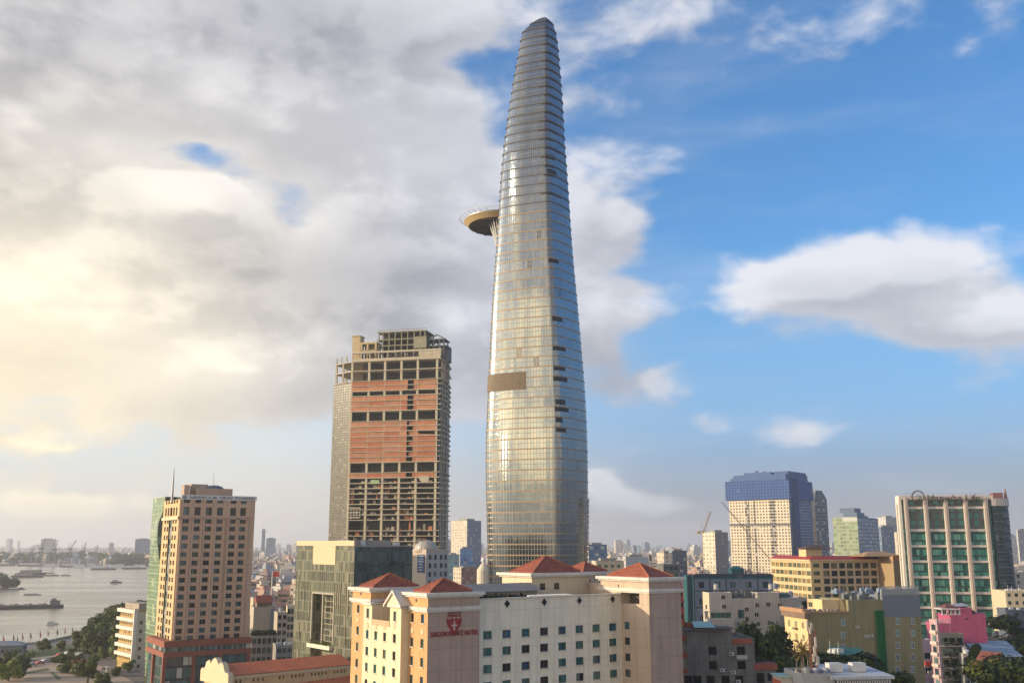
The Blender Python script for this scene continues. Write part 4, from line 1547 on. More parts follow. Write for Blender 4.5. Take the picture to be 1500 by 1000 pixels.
mb.tube((HV.sf(311, zt, 12), 12, zt), (HV.sf(311, zt, 12), 12, HV.zp(688, 12)), .15, .06, 6)
mb.build('antenna', GREY_STEEL, rt)
mb = MB()
rr = random.Random(9)
for i in range(14):
    x = a(345 + rr.uniform(0, 26)); mb.bar((x, .6, zt - .4), (x, .6, zt + rr.uniform(.8, 1.9)), .12)
for i in range(8):
    x, y = rr.uniform(2, 8), rr.uniform(2, 8)
    mb.box(x, x + 1.6, y, y + 1.6, zt - 1, zt + rr.uniform(.3, 1.3))
mb.build('roof_clutter', paint('clutter_grey', (.30, .27, .24), rough=.8, dirt=.4), rt)
# podium
po = 3.0
mb = MB()
z1, z2, z3, z4 = HV.zp(937.5), HV.zp(946.5), HV.zp(953.5), HV.zp(961)
mb.box(-po, W_ + .3, -po, D_, z2, z1); mb.box(-po, W_ + .3, -po, D_, z4, z3)
mb.build('podium_band', REDB, rt)
mb = MB()
mb.box(-po + .6, W_ - .1, -po + .6, D_, z3, z2)
mb.box(-po + .8, W_ - .2, -po + .8, D_ - .3, 0, z4)
pg = mb.build('podium_glazing', facade('podium_glass', (.05, .055, .05), (.065, .12, .125), 2.0, 4.2, .88, .8, (.06, .1), dark=.5, rough=.12, lit_frac=.12), rt)
for f in (0.0, .33, .64, .97):
    MB().box(-po + (W_ + po) * f - .1, -po + (W_ + po) * f + 1.1, -po - .1, -po + 1.0, 0, z4).build('podium_column', REDB, rt)
MB().box(-po - .1, -po + 1.0, D_ * .5, D_ * .5 + 1.2, 0, z4).build('podium_column', REDB, rt)
mb = MB()
for f in lin(.02, .98, 16):
    x = -po + (W_ + po) * f
    MB().box(x - .1, x + .1, -po + .45, -po + .62, z3, z2).build('mullion', paint('mullion_pale', (.35, .33, .29)), pg)
HV.finish()

# ================================================================ neighbours: shared materials
ROOFG = paint('flat_roof_grey', (.27, .26, .24), rough=.95, dirt=.5)
WIN_D = [WFR, HG[2], HG[2], VG[0], VG[1], VG[3]]
ACW = paint('ac_white', (.55, .55, .53), rough=.6, dirt=.3)


def clutter(b, x0, x1, y0, y1, z, n, seed=0, name='roof_unit', hmax=1.6, m=None):
    rr = random.Random(seed)
    mb = MB()
    for i in range(n):
        x, y = rr.uniform(x0, x1), rr.uniform(y0, y1)
        w, d, h = rr.uniform(.6, 1.8), rr.uniform(.6, 1.6), rr.uniform(.5, hmax)
        mb.box(x, x + w, y, y + d, z, z + h)
        if rr.random() < .3:
            mb.tube((x, y, z), (x, y, z + h + rr.uniform(.6, 2.2)), .06, None, 5)
    return mb.build(name, m or ACW, b.root)


def shell(b, m, z=None, skip='', x0=0, x1=None, y0=0, y1=None, z0=0, name='wall', roof=True, par=.8):
    """plain outer walls not built as window walls, plus the roof sheet behind a parapet"""
    z = b.h if z is None else z
    x1 = b.W if x1 is None else x1
    y1 = b.Dp if y1 is None else y1
    mb = MB()
    if 'F' not in skip: mb.face([(x0, y0, z0), (x1, y0, z0), (x1, y0, z), (x0, y0, z)])
    if 'L' not in skip: mb.face([(x0, y1, z0), (x0, y0, z0), (x0, y0, z), (x0, y1, z)])
    if 'R' not in skip: mb.face([(x1, y0, z0), (x1, y1, z0), (x1, y1, z), (x1, y0, z)])
    if 'B' not in skip: mb.face([(x1, y1, z0), (x0, y1, z0), (x0, y1, z), (x1, y1, z)])
    o = mb.build(name, m, b.root)
    if roof:
        t = .25
        m2 = MB()
        m2.face([(x0 + t, y0 + t, z - par), (x1 - t, y0 + t, z - par), (x1 - t, y1 - t, z - par), (x0 + t, y1 - t, z - par)])
        m2.build('roof', ROOFG, b.root)
        m3 = MB()
        e = .06
        m3.box(x0 - e, x1 + e, y0 - e, y0 + t, z - par - .1, z + .12); m3.box(x0 - e, x1 + e, y1 - t, y1 + e, z - par - .1, z + .12)
        m3.box(x0 - e, x0 + t, y0 + t, y1 - t, z - par - .1, z + .12); m3.box(x1 - t, x1 + e, y0 + t, y1 - t, z - par - .1, z + .12)
        m3.build('parapet', m, b.root)
    return o


# ================================================================ wavy green glass tower behind the rose tower
gt = empty('glass_tower', (0, 0, 0))
tag(gt, 'slim pale green glass tower with a wavy edge, close behind the rose office tower', 'glass tower')
GW = [(700, 224.5, 243), (727, 225, 242.5), (745, 223.5, 239), (769, 221.5, 231.5), (790, 220.3, 230.2), (808, 219.3, 232), (830, 217.8, 236), (850, 216.6, 234.5), (880, 215, 231), (910, 213.4, 232), (940, 212.5, 230), (970, 212, 227), (1040, 211, 224)]
verts, faces, uvs = [], [], []
prof = []
for (py, l, w) in GW:
    z = P(w, py, 412).z
    prof.append((z, P(l, py, 428).x, P(w, py, 412).x))
prof.sort()
ztg = P(235, 727, 412).z
zs = [2.0 + i * 1.7 for i in range(60) if 2.0 + i * 1.7 < ztg] + [ztg]
def gprof(z):
    for (z0, l0, w0), (z1, l1, w1) in zip(prof, prof[1:]):
        if z0 <= z <= z1:
            t = (z - z0) / (z1 - z0); t2 = t * t * (3 - 2 * t)
            return l0 + (l1 - l0) * t, w0 + (w1 - w0) * t2
    return (prof[0][1], prof[0][2]) if z < prof[0][0] else (prof[-1][1], prof[-1][2])
mb, mb2, mb3 = MB(), MB(), MB()
for z0, z1 in zip(zs, zs[1:]):
    (l0, w0), (l1, w1) = gprof(z0), gprof(z1)
    mb.face([(l0, 428, z0), (w0, 412, z0), (w1, 412, z1), (l1, 428, z1)])
    mb2.face([(w0, 412, z0), (w0 + 9, 420, z0), (w1 + 9, 420, z1), (w1, 412, z1)])
    mb2.face([(l0, 428, z0), (l1, 428, z1), (l1 + 8, 445, z1), (l0 + 8, 445, z0)])
for i, z in enumerate(zs[::2]):
    l0, w0 = gprof(z)
    mb3.face([(l0 - .12, 427.8, z - .14), (w0 - .05, 411.75, z - .14), (w0 - .05, 411.75, z + .14), (l0 - .12, 427.8, z + .14)])
l1, w1 = gprof(ztg)
mb2.face([(l1, 428, ztg), (w1, 412, ztg), (w1 + 9, 420, ztg), (l1 + 8, 445, ztg)])
SAGE = facade('sage_glass', (.20, .27, .15), (.15, .235, .13), 3.0, 3.4, .93, .9, (.03, .05), dark=.22, rough=.2, lit_frac=.10, lite=(.34, .40, .25))
DKGREEN = facade('shaded_green_glass', (.07, .12, .085), (.045, .085, .06), 2.0, 3.4, .85, .8, (.08, .1), dark=.7, rough=.15, lit_frac=.12, lite=(.2, .3, .2))  # same tower's glass with shade put into a darker colour
mb.build('front_glazing', SAGE, gt); mb2.build('side_glazing', DKGREEN, gt); mb3.build('floor_line', paint('sage_line', (.36, .42, .27), rough=.5), gt)

# ================================================================ white balcony block by the park
b = Bld('apartment_block', 'white block with rounded ochre balconies between the park trees and the green glass tower', 'apartment block', 201.5, 905, 458, 40, ytop=893, xl=176.5, xr=216)
b.W = max(b.W, 9)
mb = MB()
BALW = paint('balcony_white', (.66, .62, .54), rough=.8, dirt=.2, streak=.3)
BALO = facade('balcony_ochre', (.42, .27, .075), (.05, .045, .03), 2.6, 3.7, .55, .62, (.2, .1), dark=.6, rough=.3, lit_frac=.2, lite=(.45, .32, .12))
shell(b, BALO, skip='F', roof=True)
mb.face([(0, 0, 0), (b.W, 0, 0), (b.W, 0, b.h), (0, 0, b.h)])
mb.build('front_wall', facade('balcony_side', (.50, .45, .36), (.05, .05, .045), 4.0, 3.7, .3, .4, (.3, .3)), b.root)
nf = int(b.h / 3.75)
for k in range(1, nf + 1):
    z = b.h - (k - 1) * 3.75
    y0, y1 = .8, b.Dp
    pts = [(0, y0), (0, y1)]
    n = 8
    poly = [(-1.5, y1)]
    for i in range(n + 1):
        t = math.pi / 2 * i / n
        poly.append((-1.5 + 2.3 * (1 - math.cos(t)) * .0 - 0 + (1.5) * (1 - math.cos(t)), y0 + 2.0 - 2.0 * math.sin(t)))
    poly += [(0.2, y0), (0.2, y1)]
    MB().prism(poly[::-1], z - 1.5, z).build('balcony', BALW, b.root)
MB().box(-1.6, .05, -.1, .8, 0, b.h + .6).build('end_wall', BALW, b.root)
mb = MB(); mb.box(1, b.W - 1, 2, b.Dp - 3, b.h - .8, b.h + 2.6); mb.build('roof_room', paint('roof_room_grey', (.33, .28, .23), rough=.9, dirt=.4), b.root)

# ================================================================ tinted glass block behind the hotel
b = Bld('glass_office', 'square tinted glass office block with pale gold parapet and dark right side', 'office block', 519.6, 800, 300, 38, ytop=791.5, xl=435.5, xr=604.5)
rt = b.root
GOLD = paint('gold_panel', (.56, .46, .28), rough=.45, dirt=.14, joints=(1.3, 1.25, .07), jcol=.82)
TGL = facade('tinted_glass_left', (.155, .15, .105), (.115, .125, .085), 1.35, 3.1, .8, .86, (.1, .07), dark=.42, rough=.12, lit_frac=.2, lite=(.25, .24, .16), metal=.25)
TGD = facade('tinted_glass_dark', (.05, .075, .07), (.035, .07, .072), 1.35, 3.1, .85, .9, (.08, .05), dark=.5, rough=.07, lit_frac=.08, lite=(.08, .11, .10), metal=.2)
zt = b.h; zg = b.zp(799)
D_ = b.Dp
yy = lambda px, z: b.sl(px, z)
ya, yb = yy(459.5, b.zp(810)), yy(492, b.zp(810))    # gold panel
yc, yd = yy(457, b.zp(900)), yy(489, b.zp(900))      # recess
yc, yd = sorted((yc, yd)); ya, yb = sorted((ya, yb))
zr0, zr1 = b.zp(947, 12, 'L'), b.zp(871, 12, 'L')
mb = MB()
tmp = MB(); b.wall(tmp, 'L', 0, D_, 0, zg, [(yc, yd)], [(zr0 - 7, zr1)], d=3.0)
tmp.build('left_glazing', TGL, rt)
mb.face([(0, 0, 0), (b.W, 0, 0), (b.W, 0, zg), (0, 0, zg)]); mb.face([(b.W, 0, 0), (b.W, D_, 0), (b.W, D_, zg), (b.W, 0, zg)]); mb.face([(0, D_, 0), (b.W, D_, 0), (b.W, D_, zg), (0, D_, zg)])
mb.build('front_glazing', TGD, rt)
mb = MB(); mb.box(-.25, .3, 0, D_, zg, zt); mb.box(-.15, .2, ya, yb, b.zp(827, 10, 'L'), zg); mb.build('gold_parapet', GOLD, rt)
mb = MB(); mb.box(.3, b.W, -.1, .3, zg - .3, zg + .1); mb.box(.3, b.W, .3, D_, zg - .5, zg - .3); mb.build('roof', ROOFG, rt)
mb = MB(); mb.box(3.0, 3.2, yc, yd, zr0 - 7, zr1); rg = mb.build('recess_glazing', facade('recess_glass', (.24, .22, .15), (.055, .06, .05), 3.2, 1.7, .9, .82, (.05, .1), dark=.6, rough=.15, lit_frac=.3, lite=(.20, .19, .13)), rt)
mb = MB()
for f in (0, .5, 1):
    y = yc + (yd - yc) * f
    mb.box(-.2, .3, y - .25, y + .25, zr0, zr1)
mb.box(-.2, .3, yc, yd, zr1, zr1 + .5)
mb.build('recess_frame', paint('pale_frame', (.34, .32, .25), rough=.6), rt)
mb = MB(); mb.box(-1.2, 2.8, yc, yd + .5, zr0 - .9, zr0 + .25); mb.build('balcony', paint('balcony_pale', (.58, .58, .45), rough=.6), rt)
mb = MB()
rr = random.Random(2)
for i in range(160):
    c = Vector((rr.uniform(-1, 1), rr.uniform(yc, yd), zr0 + rr.uniform(.2, 1.2))); a = rr.uniform(0, 6); u = Vector((math.cos(a), math.sin(a), rr.uniform(-.6, .6))) * .3; v = Vector((-math.sin(a), math.cos(a), rr.uniform(-1, 1))) * .25
    mb.face([c - u - v, c + u - v, c + u + v, c - u + v])
mb.build('planting', leafmat('balcony_green', (.10, .14, .04)), rt)
mb = MB()
rr = random.Random(8)
for i in range(34):                                   # slim fins in loose rhythm and a few opened panes
    y = rr.uniform(.5, D_ - .5)
    if yc - .3 < y < yd + .3: continue
    z0 = rr.uniform(3, zg - 18); mb.box(-.22, .02, y - .09, y + .09, z0, min(z0 + rr.uniform(6, 22), zg - 8))
mb.build('fin', paint('fin_stone', (.33, .30, .21), rough=.6), rt)
mb = MB()
for (a, h_) in ((.60, 3.0), (.64, 3.6)):
    x = b.W * a; mb.box(x, x + 1.3, -.05, .1, b.zp(829), b.zp(822))
mb.build('open_pane', DARKGAP, rt)
z_ = b.zp(828)
MB().box(0.1, b.W, -.05, .12, z_ - .2, z_ + .15).build('floor_line', DARKGAP, rt)
clutter(b, 2, b.W - 3, 2, D_ - 3, zg - .3, 26, 4, hmax=1.7)
mb = MB()
mb.box(.6, 6, 4, 12, zg - .3, zt + .2); mb.box(7, b.W - 4, 6, 12, zg - .3, zg + 1.6)
mb.build('roof_room', paint('plant_room_grey', (.30, .28, .25), rough=.9, dirt=.4), rt)

# ================================================================ white block with a glass dome and a blue banner
b = Bld('domed_building', 'small white building with pale ribbed dome and blue banner', 'building', 624.5, 800, 430, 40, ytop=804.5, xl=604.5, xr=657)
rt = b.root
BEI = paint('beige_plain', (.47, .39, .31), rough=.85, dirt=.15)
shell(b, BEI, skip='F', roof=True)
b.h2 = b.h
xs = spans([b.W * f for f in (.18, .42, .68, .88)], 1.5); zs = [(b.h - 4.2 - 3.5 * k, b.h - 2.2 - 3.5 * k) for k in range(8)]
mb = MB(); b.wall(mb, 'F', 0, b.W, 0, b.h, xs, zs, d=.4); mb.build('front_wall', paint('grey_white', (.42, .42, .43), rough=.85, dirt=.2), rt)
b.windows('F', xs, zs, WIN_D, d=.4)
mb = MB()
ya, yb = b.sl(622.5, b.zp(820)), b.sl(612, b.zp(820))
mb.box(-.25, -.05, ya, yb, b.zp(838, 5, 'L'), b.zp(811.5, 5, 'L'))
bn = mb.build('banner', paint('banner_blue', (.03, .06, .15), rough=.6), rt)
mb = MB()
rr = random.Random(4); zb0, zb1 = b.zp(838, 5, 'L'), b.zp(811.5, 5, 'L')
for i in range(6):
    z = zb0 + (zb1 - zb0) * (.12 + .15 * i); w = (yb - ya) * rr.uniform(.2, .38); c = (ya + yb) / 2
    mb.box(-.29, -.251, c - w, c + w, z, z + rr.uniform(.35, .8))
mb.build('banner_print', paint('banner_print', (.30, .36, .42), rough=.6), bn)
dc = (b.sf(624, b.h, 6), 6.0); rD = 4.9
mb, mr = MB(), MB()
for k in range(7):
    t0, t1 = math.pi / 2 * k / 7, math.pi / 2 * (k + 1) / 7
    for i in range(24):
        p, q = 2 * math.pi * i / 24, 2 * math.pi * (i + 1) / 24
        f = lambda t, a, r=rD: (dc[0] + r * math.cos(t) * math.cos(a), dc[1] + r * math.cos(t) * math.sin(a), b.h + .4 + r * .72 * math.sin(t))
        mb.face([f(t0, p), f(t0, q), f(t1, q), f(t1, p)])
        if i % 2 == 0: mr.bar(f(t0, p, rD + .05), f(t1, p, rD + .05), .12)
mb.build('dome', paint('dome_pale', (.48, .44, .37), rough=.35, dirt=.2), rt, smooth=True); mr.build('dome_rib', paint('dome_rib', (.28, .26, .23), rough=.5), rt)
MB().tube((dc[0], dc[1], b.h - .8), (dc[0], dc[1], b.h + .45), rD + .2, None, 24).build('dome_drum', BEI, rt)
b.finish()

# ================================================================ colonial building with tiled roof
b = Bld('colonial_building', 'long ochre colonial building with orange-red tile roof and scrolled gable', 'colonial building', 333, 989, 270, 42, ytop=989, xr=489, Dp=13)
rt = b.root
OCW = paint('colonial_ochre', (.56, .41, .21), rough=.9, dirt=.2, streak=.4)
CT = tiles('orange_tiles', (.60, .155, .055))
W_ = b.W + 6; ze = b.h
xs = spans([W_ * f for f in (.07, .10, .20, .235, .27, .40, .43, .50, .53, .56, .59, .66, .69, .72, .75, .78, .85, .88, .91, .94)], .55)
mb = MB(); b.wall(mb, 'F', 0, W_, 0, ze, xs, [(ze - 2.15, ze - 1.35)], d=.4)
mb.face([(0, 13, 0), (0, 0, 0), (0, 0, ze), (0, 13, ze)]); mb.face([(W_, 0, 0), (W_, 13, 0), (W_, 13, ze), (W_, 0, ze)])
mb.build('wall', OCW, rt)
mb = MB(); mb.box(.3, W_ - .3, .42, .5, ze - 2.4, ze - 1.2); mb.build('vent', DARKGAP, rt)
zr = P(333, 972.5, 275).z
mb = MB(); mb.gable(.9, W_, -.9, 13.9, ze, zr, 0); mb.build('tile_roof', CT, rt)
mb = MB(); mb.box(0, W_, -.6, .05, ze - .75, ze - .25); mb.box(0, W_, -.3, .05, ze - 1.05, ze - .75); mb.build('cornice', paint('colonial_trim', (.62, .52, .34), rough=.8, dirt=.2), rt)
mb = MB(); mb.face([(4, -.02, ze - 4.2), (W_, -.02, ze - 3.0), (W_, -6.5, ze - 6.8), (4, -6.5, ze - 7.5)]); mb.face([(4, -6.5, 0), (W_, -6.5, 0), (W_, -6.5, ze - 6.8), (4, -6.5, ze - 7.5)])
mb.build('lean_to_roof', CT, rt)
# scrolled gable facing left
pts = []
gz = zr + 1.3
for (y, z) in ((-1.6, ze - 2.5), (-1.6, ze + .2), (-.9, ze + .9), (.2, ze + .7), (1.0, ze + 1.3), (1.6, ze + 2.6), (3.2, ze + 3.2), (4.2, zr + .1), (5.4, gz), (6.5, gz + .5), (7.6, gz), (8.8, zr + .1), (9.8, ze + 3.2), (11.4, ze + 2.6), (12, ze + 1.3), (12.8, ze + .7), (13.9, ze + .9), (14.6, ze + .2), (14.6, ze - 2.5)):
    pts.append((y, z))
mb = MB()
for x in (-.5, .9):
    mb.face([(x, y, z) for y, z in pts])
for i in range(len(pts)):
    (ya, za), (yb, zb_) = pts[i], pts[(i + 1) % len(pts)]
    mb.face([(-.5, ya, za), (-.5, yb, zb_), (.9, yb, zb_), (.9, ya, za)])
mb.build('gable', paint('gable_cream', (.66, .53, .34), rough=.85, dirt=.25), rt)
mb = MB(); mb.face([(-10, -3, 0), (-10, 16, 0), (-10, 16, ze - 6), (-10, -3, ze - 6)]); mb.face([(-10, -3, 0), (-.4, -3, 0), (-.4, -3, ze - 6), (-10, -3, ze - 6)]); mb.build('wing_wall', OCW, rt)
mb = MB(); mb.hip(-11, -.3, -4, 17, ze - 6, ze - 2.8, 0); mb.build('tile_roof', CT, rt)

# ================================================================ small blocks between the rose tower and the glass block
def block(name, label, cat, xc, yc, D, th, ytop, xl, xr, wall, cols, rows, side_cols=0, ww=1.4, wh=1.4, fh=3.3, top_gap=1.0, wins=None, Dp=None, par=.8, mull=1, leftm=None, clut=6, seed=1, sill=None, roof=True, group=None, cap=100, d=.3):
    b = Bld(name, label, cat, xc, yc, D, th, ytop=ytop, xl=xl, xr=xr, Dp=Dp, group=group)
    xs = spans([b.W * (i + .5) / cols for i in range(cols)], min(ww, b.W / cols * .8)) if cols else []
    zs = [(b.h - top_gap - fh * k - wh, b.h - top_gap - fh * k) for k in range(rows)]
    zs = [q for q in zs if q[0] > .5]
    mb = MB(); b.wall(mb, 'F', 0, b.W, 0, b.h, xs, zs, d=d); mb.build('front_wall', wall, b.root)
    b.windows('F', xs, zs, wins or WIN_D, mull=mull, sill=sill, cap=cap, d=d)
    lm = leftm or wall
    if side_cols:
        ys = spans([b.Dp * (i + .5) / side_cols for i in range(side_cols)], min(ww, b.Dp / side_cols * .7))
        mb = MB(); b.wall(mb, 'L', 0, b.Dp, 0, b.h, ys, zs, d=d); mb.build('side_wall', lm, b.root)
        b.windows('L', ys, zs, wins or WIN_D, mull=mull, cap=cap, d=d)
    shell(b, lm, skip='FL' if side_cols else 'F', roof=roof, par=par)
    if clut:
        clutter(b, .6, b.W - 2, .8, max(1.2, b.Dp - 2), b.h - par, clut, seed)
    return b


PALEB = paint('pale_beige', (.46, .40, .31), rough=.88, dirt=.22, streak=.4)
GREYW = paint('stained_grey', (.33, .31, .28), rough=.9, dirt=.4, streak=.5)
CRM2 = paint('old_cream', (.55, .46, .30), rough=.88, dirt=.25, streak=.4)
b = block('town_building', 'beige town building with red tiled attic and tall grey sign', 'building', 372, 890, 470, 20, 889, 366, 404, PALEB, 0, 0, Dp=14, clut=4)
mb = MB(); z = b.h; mb.gable(1, b.W - 1, 1, 11, z + 2.0, z + 5.0); mb.build('tile_roof', TILE, b.root)
MB().box(1.5, b.W - 1.5, 1.6, 10.4, z - .8, z + 2.0).build('attic', paint('attic_brown', (.20, .13, .10), rough=.9), b.root)
mb = MB(); mb.box(b.W * .78, b.W * 1.02, -.5, -.1, z - 15, z - 1); sgn = mb.build('hanging_sign', paint('sign_greyblue', (.20, .23, .27), rough=.6, dirt=.3), b.root)
b = block('terrace_house', 'grey stained house with a planted roof terrace in front of the beige town building', 'house', 369, 935, 415, 20, 931, 366, 406, GREYW, 5, 4, ww=1.5, wh=2.2, fh=3.6, Dp=12, clut=0)
TERG = leafmat('terrace_green', (.045, .085, .025))
mb = MB(); rr = random.Random(3)
for i in range(900):
    c = Vector((rr.uniform(.3, b.W - .3), rr.uniform(.2, 6), b.h + rr.uniform(-.6, 1.6))); a = rr.uniform(0, 6); s = rr.uniform(.25, .5); u = Vector((math.cos(a), math.sin(a), rr.uniform(-.8, .8))) * s; v = Vector((-math.sin(a), math.cos(a), rr.uniform(-1, 1))) * s
    mb.face([c - u - v, c + u - v, c + u + v, c - u + v])
mb.build('planting', TERG, b.root)
block('corner_house', 'narrow pale house with dark windows between the beige town building and the glass block', 'house', 406, 915, 450, 20, 897, 402, 421, PALEB, 2, 5, ww=1.5, wh=1.8, Dp=12, clut=4, seed=2)
block('colonnaded_house', 'small cream house with tall pale columns at the edge of the glass block', 'house', 420.5, 905, 520, 15, 888, 418, 436, CRM2, 3, 4, ww=2.0, wh=2.6, fh=3.8, Dp=14, clut=3, seed=3)
block('low_house', 'low dark grey house at the foot of the pale narrow house', 'house', 405, 955, 400, 20, 945, 402, 436, GREYW, 4, 3, ww=1.8, wh=1.8, Dp=12, clut=5, seed=5)
fp = P(397, 885, 640)
fr = empty('flag_mast', (fp.x, 640, 0)); tag(fr, 'tall white tapering mast with a small red flag, rising behind the beige town building', 'flag mast')
zt = P(397, 836, 640).z
MB().tube((0, 0, 0), (0, 0, zt), .9, .28, 10).build('pole', paint('mast_white', (.62, .55, .48), rough=.7), fr)
MB().box(0.1, 4.2, -.05, .05, zt - 3.4, zt - .4).build('flag', paint('flag_red', (.45, .04, .03), rough=.8), fr)
b = Bld('long_hall', 'long low hall with a dull red roof, beyond the flag mast', 'hall', 383, 878, 1000, -3, ytop=876, xr=440, Dp=22)
MB().box(0, b.W, 0, 22, 0, b.h).build('wall', PALEB, b.root)
mb = MB(); mb.gable(-1, b.W + 1, -2, 24, b.h, b.h + 7); mb.build('tile_roof', tiles('dull_red_tiles', (.30, .10, .08)), b.root)

# ================================================================ RIGHT: unfinished grey concrete house
b = Bld('concrete_house', 'unplastered dark grey concrete house with empty windows, right of the hotel', 'house', 1006, 925, 223, 2, ytop=923, xl=1000, xr=1104, Dp=14)
rt = b.root
RAWG = paint('raw_grey', (.17, .165, .155), rough=.95, dirt=.75, scale=.25, streak=.7, joints=(99, 3.3, .25), jcol=1.12)
zz = [b.zp(p) for p in (952.5, 974.0, 995.5)]
mb = MB()
pw = 1.75
x72, zlo = b.sf(1072, b.h), b.zp(935)
b.wall(mb, 'F', 0, x72, zlo, b.h)
b.wall(mb, 'F', 0, b.W, (zz[1] + zz[2]) / 2, zlo, spans([b.sf(p, zz[0]) for p in (1043.8, 1085.5)], pw), [(z - .85, z + .85) for z in zz[:2]], d=.35)
b.wall(mb, 'F', 0, b.W, 0, (zz[1] + zz[2]) / 2, spans([b.sf(p, zz[2]) for p in (1002.5 + 6, 1021.5, 1041, 1063, 1083)], pw), [(zz[2] - .9, zz[2] + .9)], d=.35)
mb.build('front_wall', RAWG, rt)
VOID = paint('void_black', (.008, .008, .008), rough=.9)
for p in (1043.8, 1085.5):
    x = b.sf(p, zz[0])
    for z in zz[:2]: MB().box(x - .9, x + .9, .36, .4, z - .9, z + .9).build('window_void', VOID, rt)
for p in (1008.5, 1021.5, 1041, 1063, 1083):
    x = b.sf(p, zz[2]); MB().box(x - .9, x + .9, .36, .4, zz[2] - .95, zz[2] + .95).build('window_void', VOID, rt)
shell(b, RAWG, skip='F', x1=x72)
shell(b, RAWG, z=zlo, skip='FL', x0=x72)
x = b.sf(1085.5, zz[0])
mb = MB(); mb.box(x - 1.2, x + 1.2, -.7, -.02, zz[0] - 1.7, zz[0] - .9); mb.build('balcony', paint('balcony_grey', (.42, .41, .40), rough=.8, dirt=.3), rt)
REDBK = paint('red_brick_beam', (.30, .09, .05), rough=.9, dirt=.35)
x0, x1 = b.sf(1072.5, b.zp(938)), b.sf(1101, b.zp(938))
MB().box(x0, x1, -.5, -.03, b.zp(942), b.zp(935)).build('brick_beam', REDBK, rt)
mb = MB(); mb.box(-.8, b.W * .6, -1.2, 8, b.h + .05, b.h + .35); mb.box(b.W * .2, x72 + .5, -.8, 6, b.h + .4, b.h + .55); mb.build('eaves', paint('eaves_dark', (.10, .09, .085), rough=.9, dirt=.5), rt)
mb = MB(); mb.face([(b.W * .10, -1.0, b.h + .7), (b.W * .42, -1.0, b.h + .7), (b.W * .40, 3, b.h + 1.7), (b.W * .12, 3, b.h + 1.7)]); mb.build('roof_sheet', paint('mint_sheet', (.33, .47, .40), rough=.5), rt)
mb = MB()
for z in (zz[0] - 1.5, zz[0] - 5, zz[0] + 2): mb.box(-1.5, .0, .2, 3, z, z + 1.1)
mb.build('brick_balcony', REDBK, rt)
clutter(b, 0, 6, 1, 5, b.h + .1, 8, 12, 'roof_rubbish', 1.5, REDBK)
c = Bld('annex_house', 'small grey house with a red brick beam, attached right of the dark concrete house', 'house', 1105, 980, 224, 2, ytop=978, xr=1136, Dp=8)
MB().box(0, c.W, 0, 8, 0, c.h).build('wall', RAWG, c.root)
MB().box(-.2, c.W + .3, -.5, 8, c.h - .2, c.h + .9).build('brick_beam', REDBK, c.root)
mb = MB(); mb.box(c.W * .1, c.W * .45, -.03, .1, c.h - 3.0, c.h - 1.0); mb.box(c.W * .6, c.W * .8, -.03, .1, c.h - 2.6, c.h - 1.0); mb.build('window', VG[1], c.root)

# ================================================================ blue panelled block with teal net side
b = Bld('panelled_block', 'grey-blue panelled block with dark grid lines and a teal netted left side', 'office block', 1015, 845, 420, 3, ytop=844, xl=1001, xr=1132)
rt = b.root
PBL = paint('blue_panel', (.145, .185, .25), rough=.6, dirt=.18, streak=.3)
zz = b.zp(856); gl = [b.sf(p, b.h) for p in (1039.3, 1062.8, 1083.5, 1109.5)]
xs = spans([(u_ + v_) / 2 for u_, v_ in zip([0] + gl, gl + [b.W])], 2.2)
zs = [(zz - 1.3 - 6.6 * k, zz + 1.2 - 6.6 * k) for k in range(4)]
mb = MB(); b.wall(mb, 'F', 0, b.W, 0, b.h, xs, zs); mb.build('front_wall', PBL, rt)
b.windows('F', xs, zs, [WFR, VG[0], HG[0], VG[1], VG[3]])
DNV = paint('navy_line', (.03, .045, .075), rough=.6)
mb = MB()
for x in [0.25] + gl + [b.W - .25]: mb.box(x - .25, x + .25, -.15, -.01, 0, b.h)
for k in range(5):
    z = b.zp(865) - 6.6 * (k - 1) / 1; mb.box(.5, b.W - .5, -.14, -.012, z - .25, z + .25)
mb.box(-.1, b.W + .3, -.3, 1, b.h, b.h + .7)
mb.build('grid_strip', DNV, rt)
NET = paint('teal_net', (.012, .10, .12), rough=.8, dirt=.4, streak=.5)
shell(b, NET, skip='F', name='netted_wall')
mb = MB(); x0, x1 = b.sf(1072, b.h, 8), b.sf(1090, b.h, 8); mb.box(x0, x1, 8, 13, b.h - .5, b.h + 2.6); mb.hip(x0 - .6, x1 + .6, 7.4, 13.6, b.h + 2.6, b.h + 4.0, 2); mb.build('roof_room', NET, rt)
mb = MB()
for i in range(18): 
    x = b.W * i / 17; mb.bar((x, .5, b.h), (x, .5, b.h + 1.8), .1); mb.bar((x, 12, b.h), (x, 12, b.h + 3.0), .1)
mb.bar((0, .5, b.h + 1.8), (b.W, .5, b.h + 1.8), .1); mb.bar((0, 12, b.h + 3), (b.W, 12, b.h + 3), .12)
mb.build('roof_rail', DNV, rt)

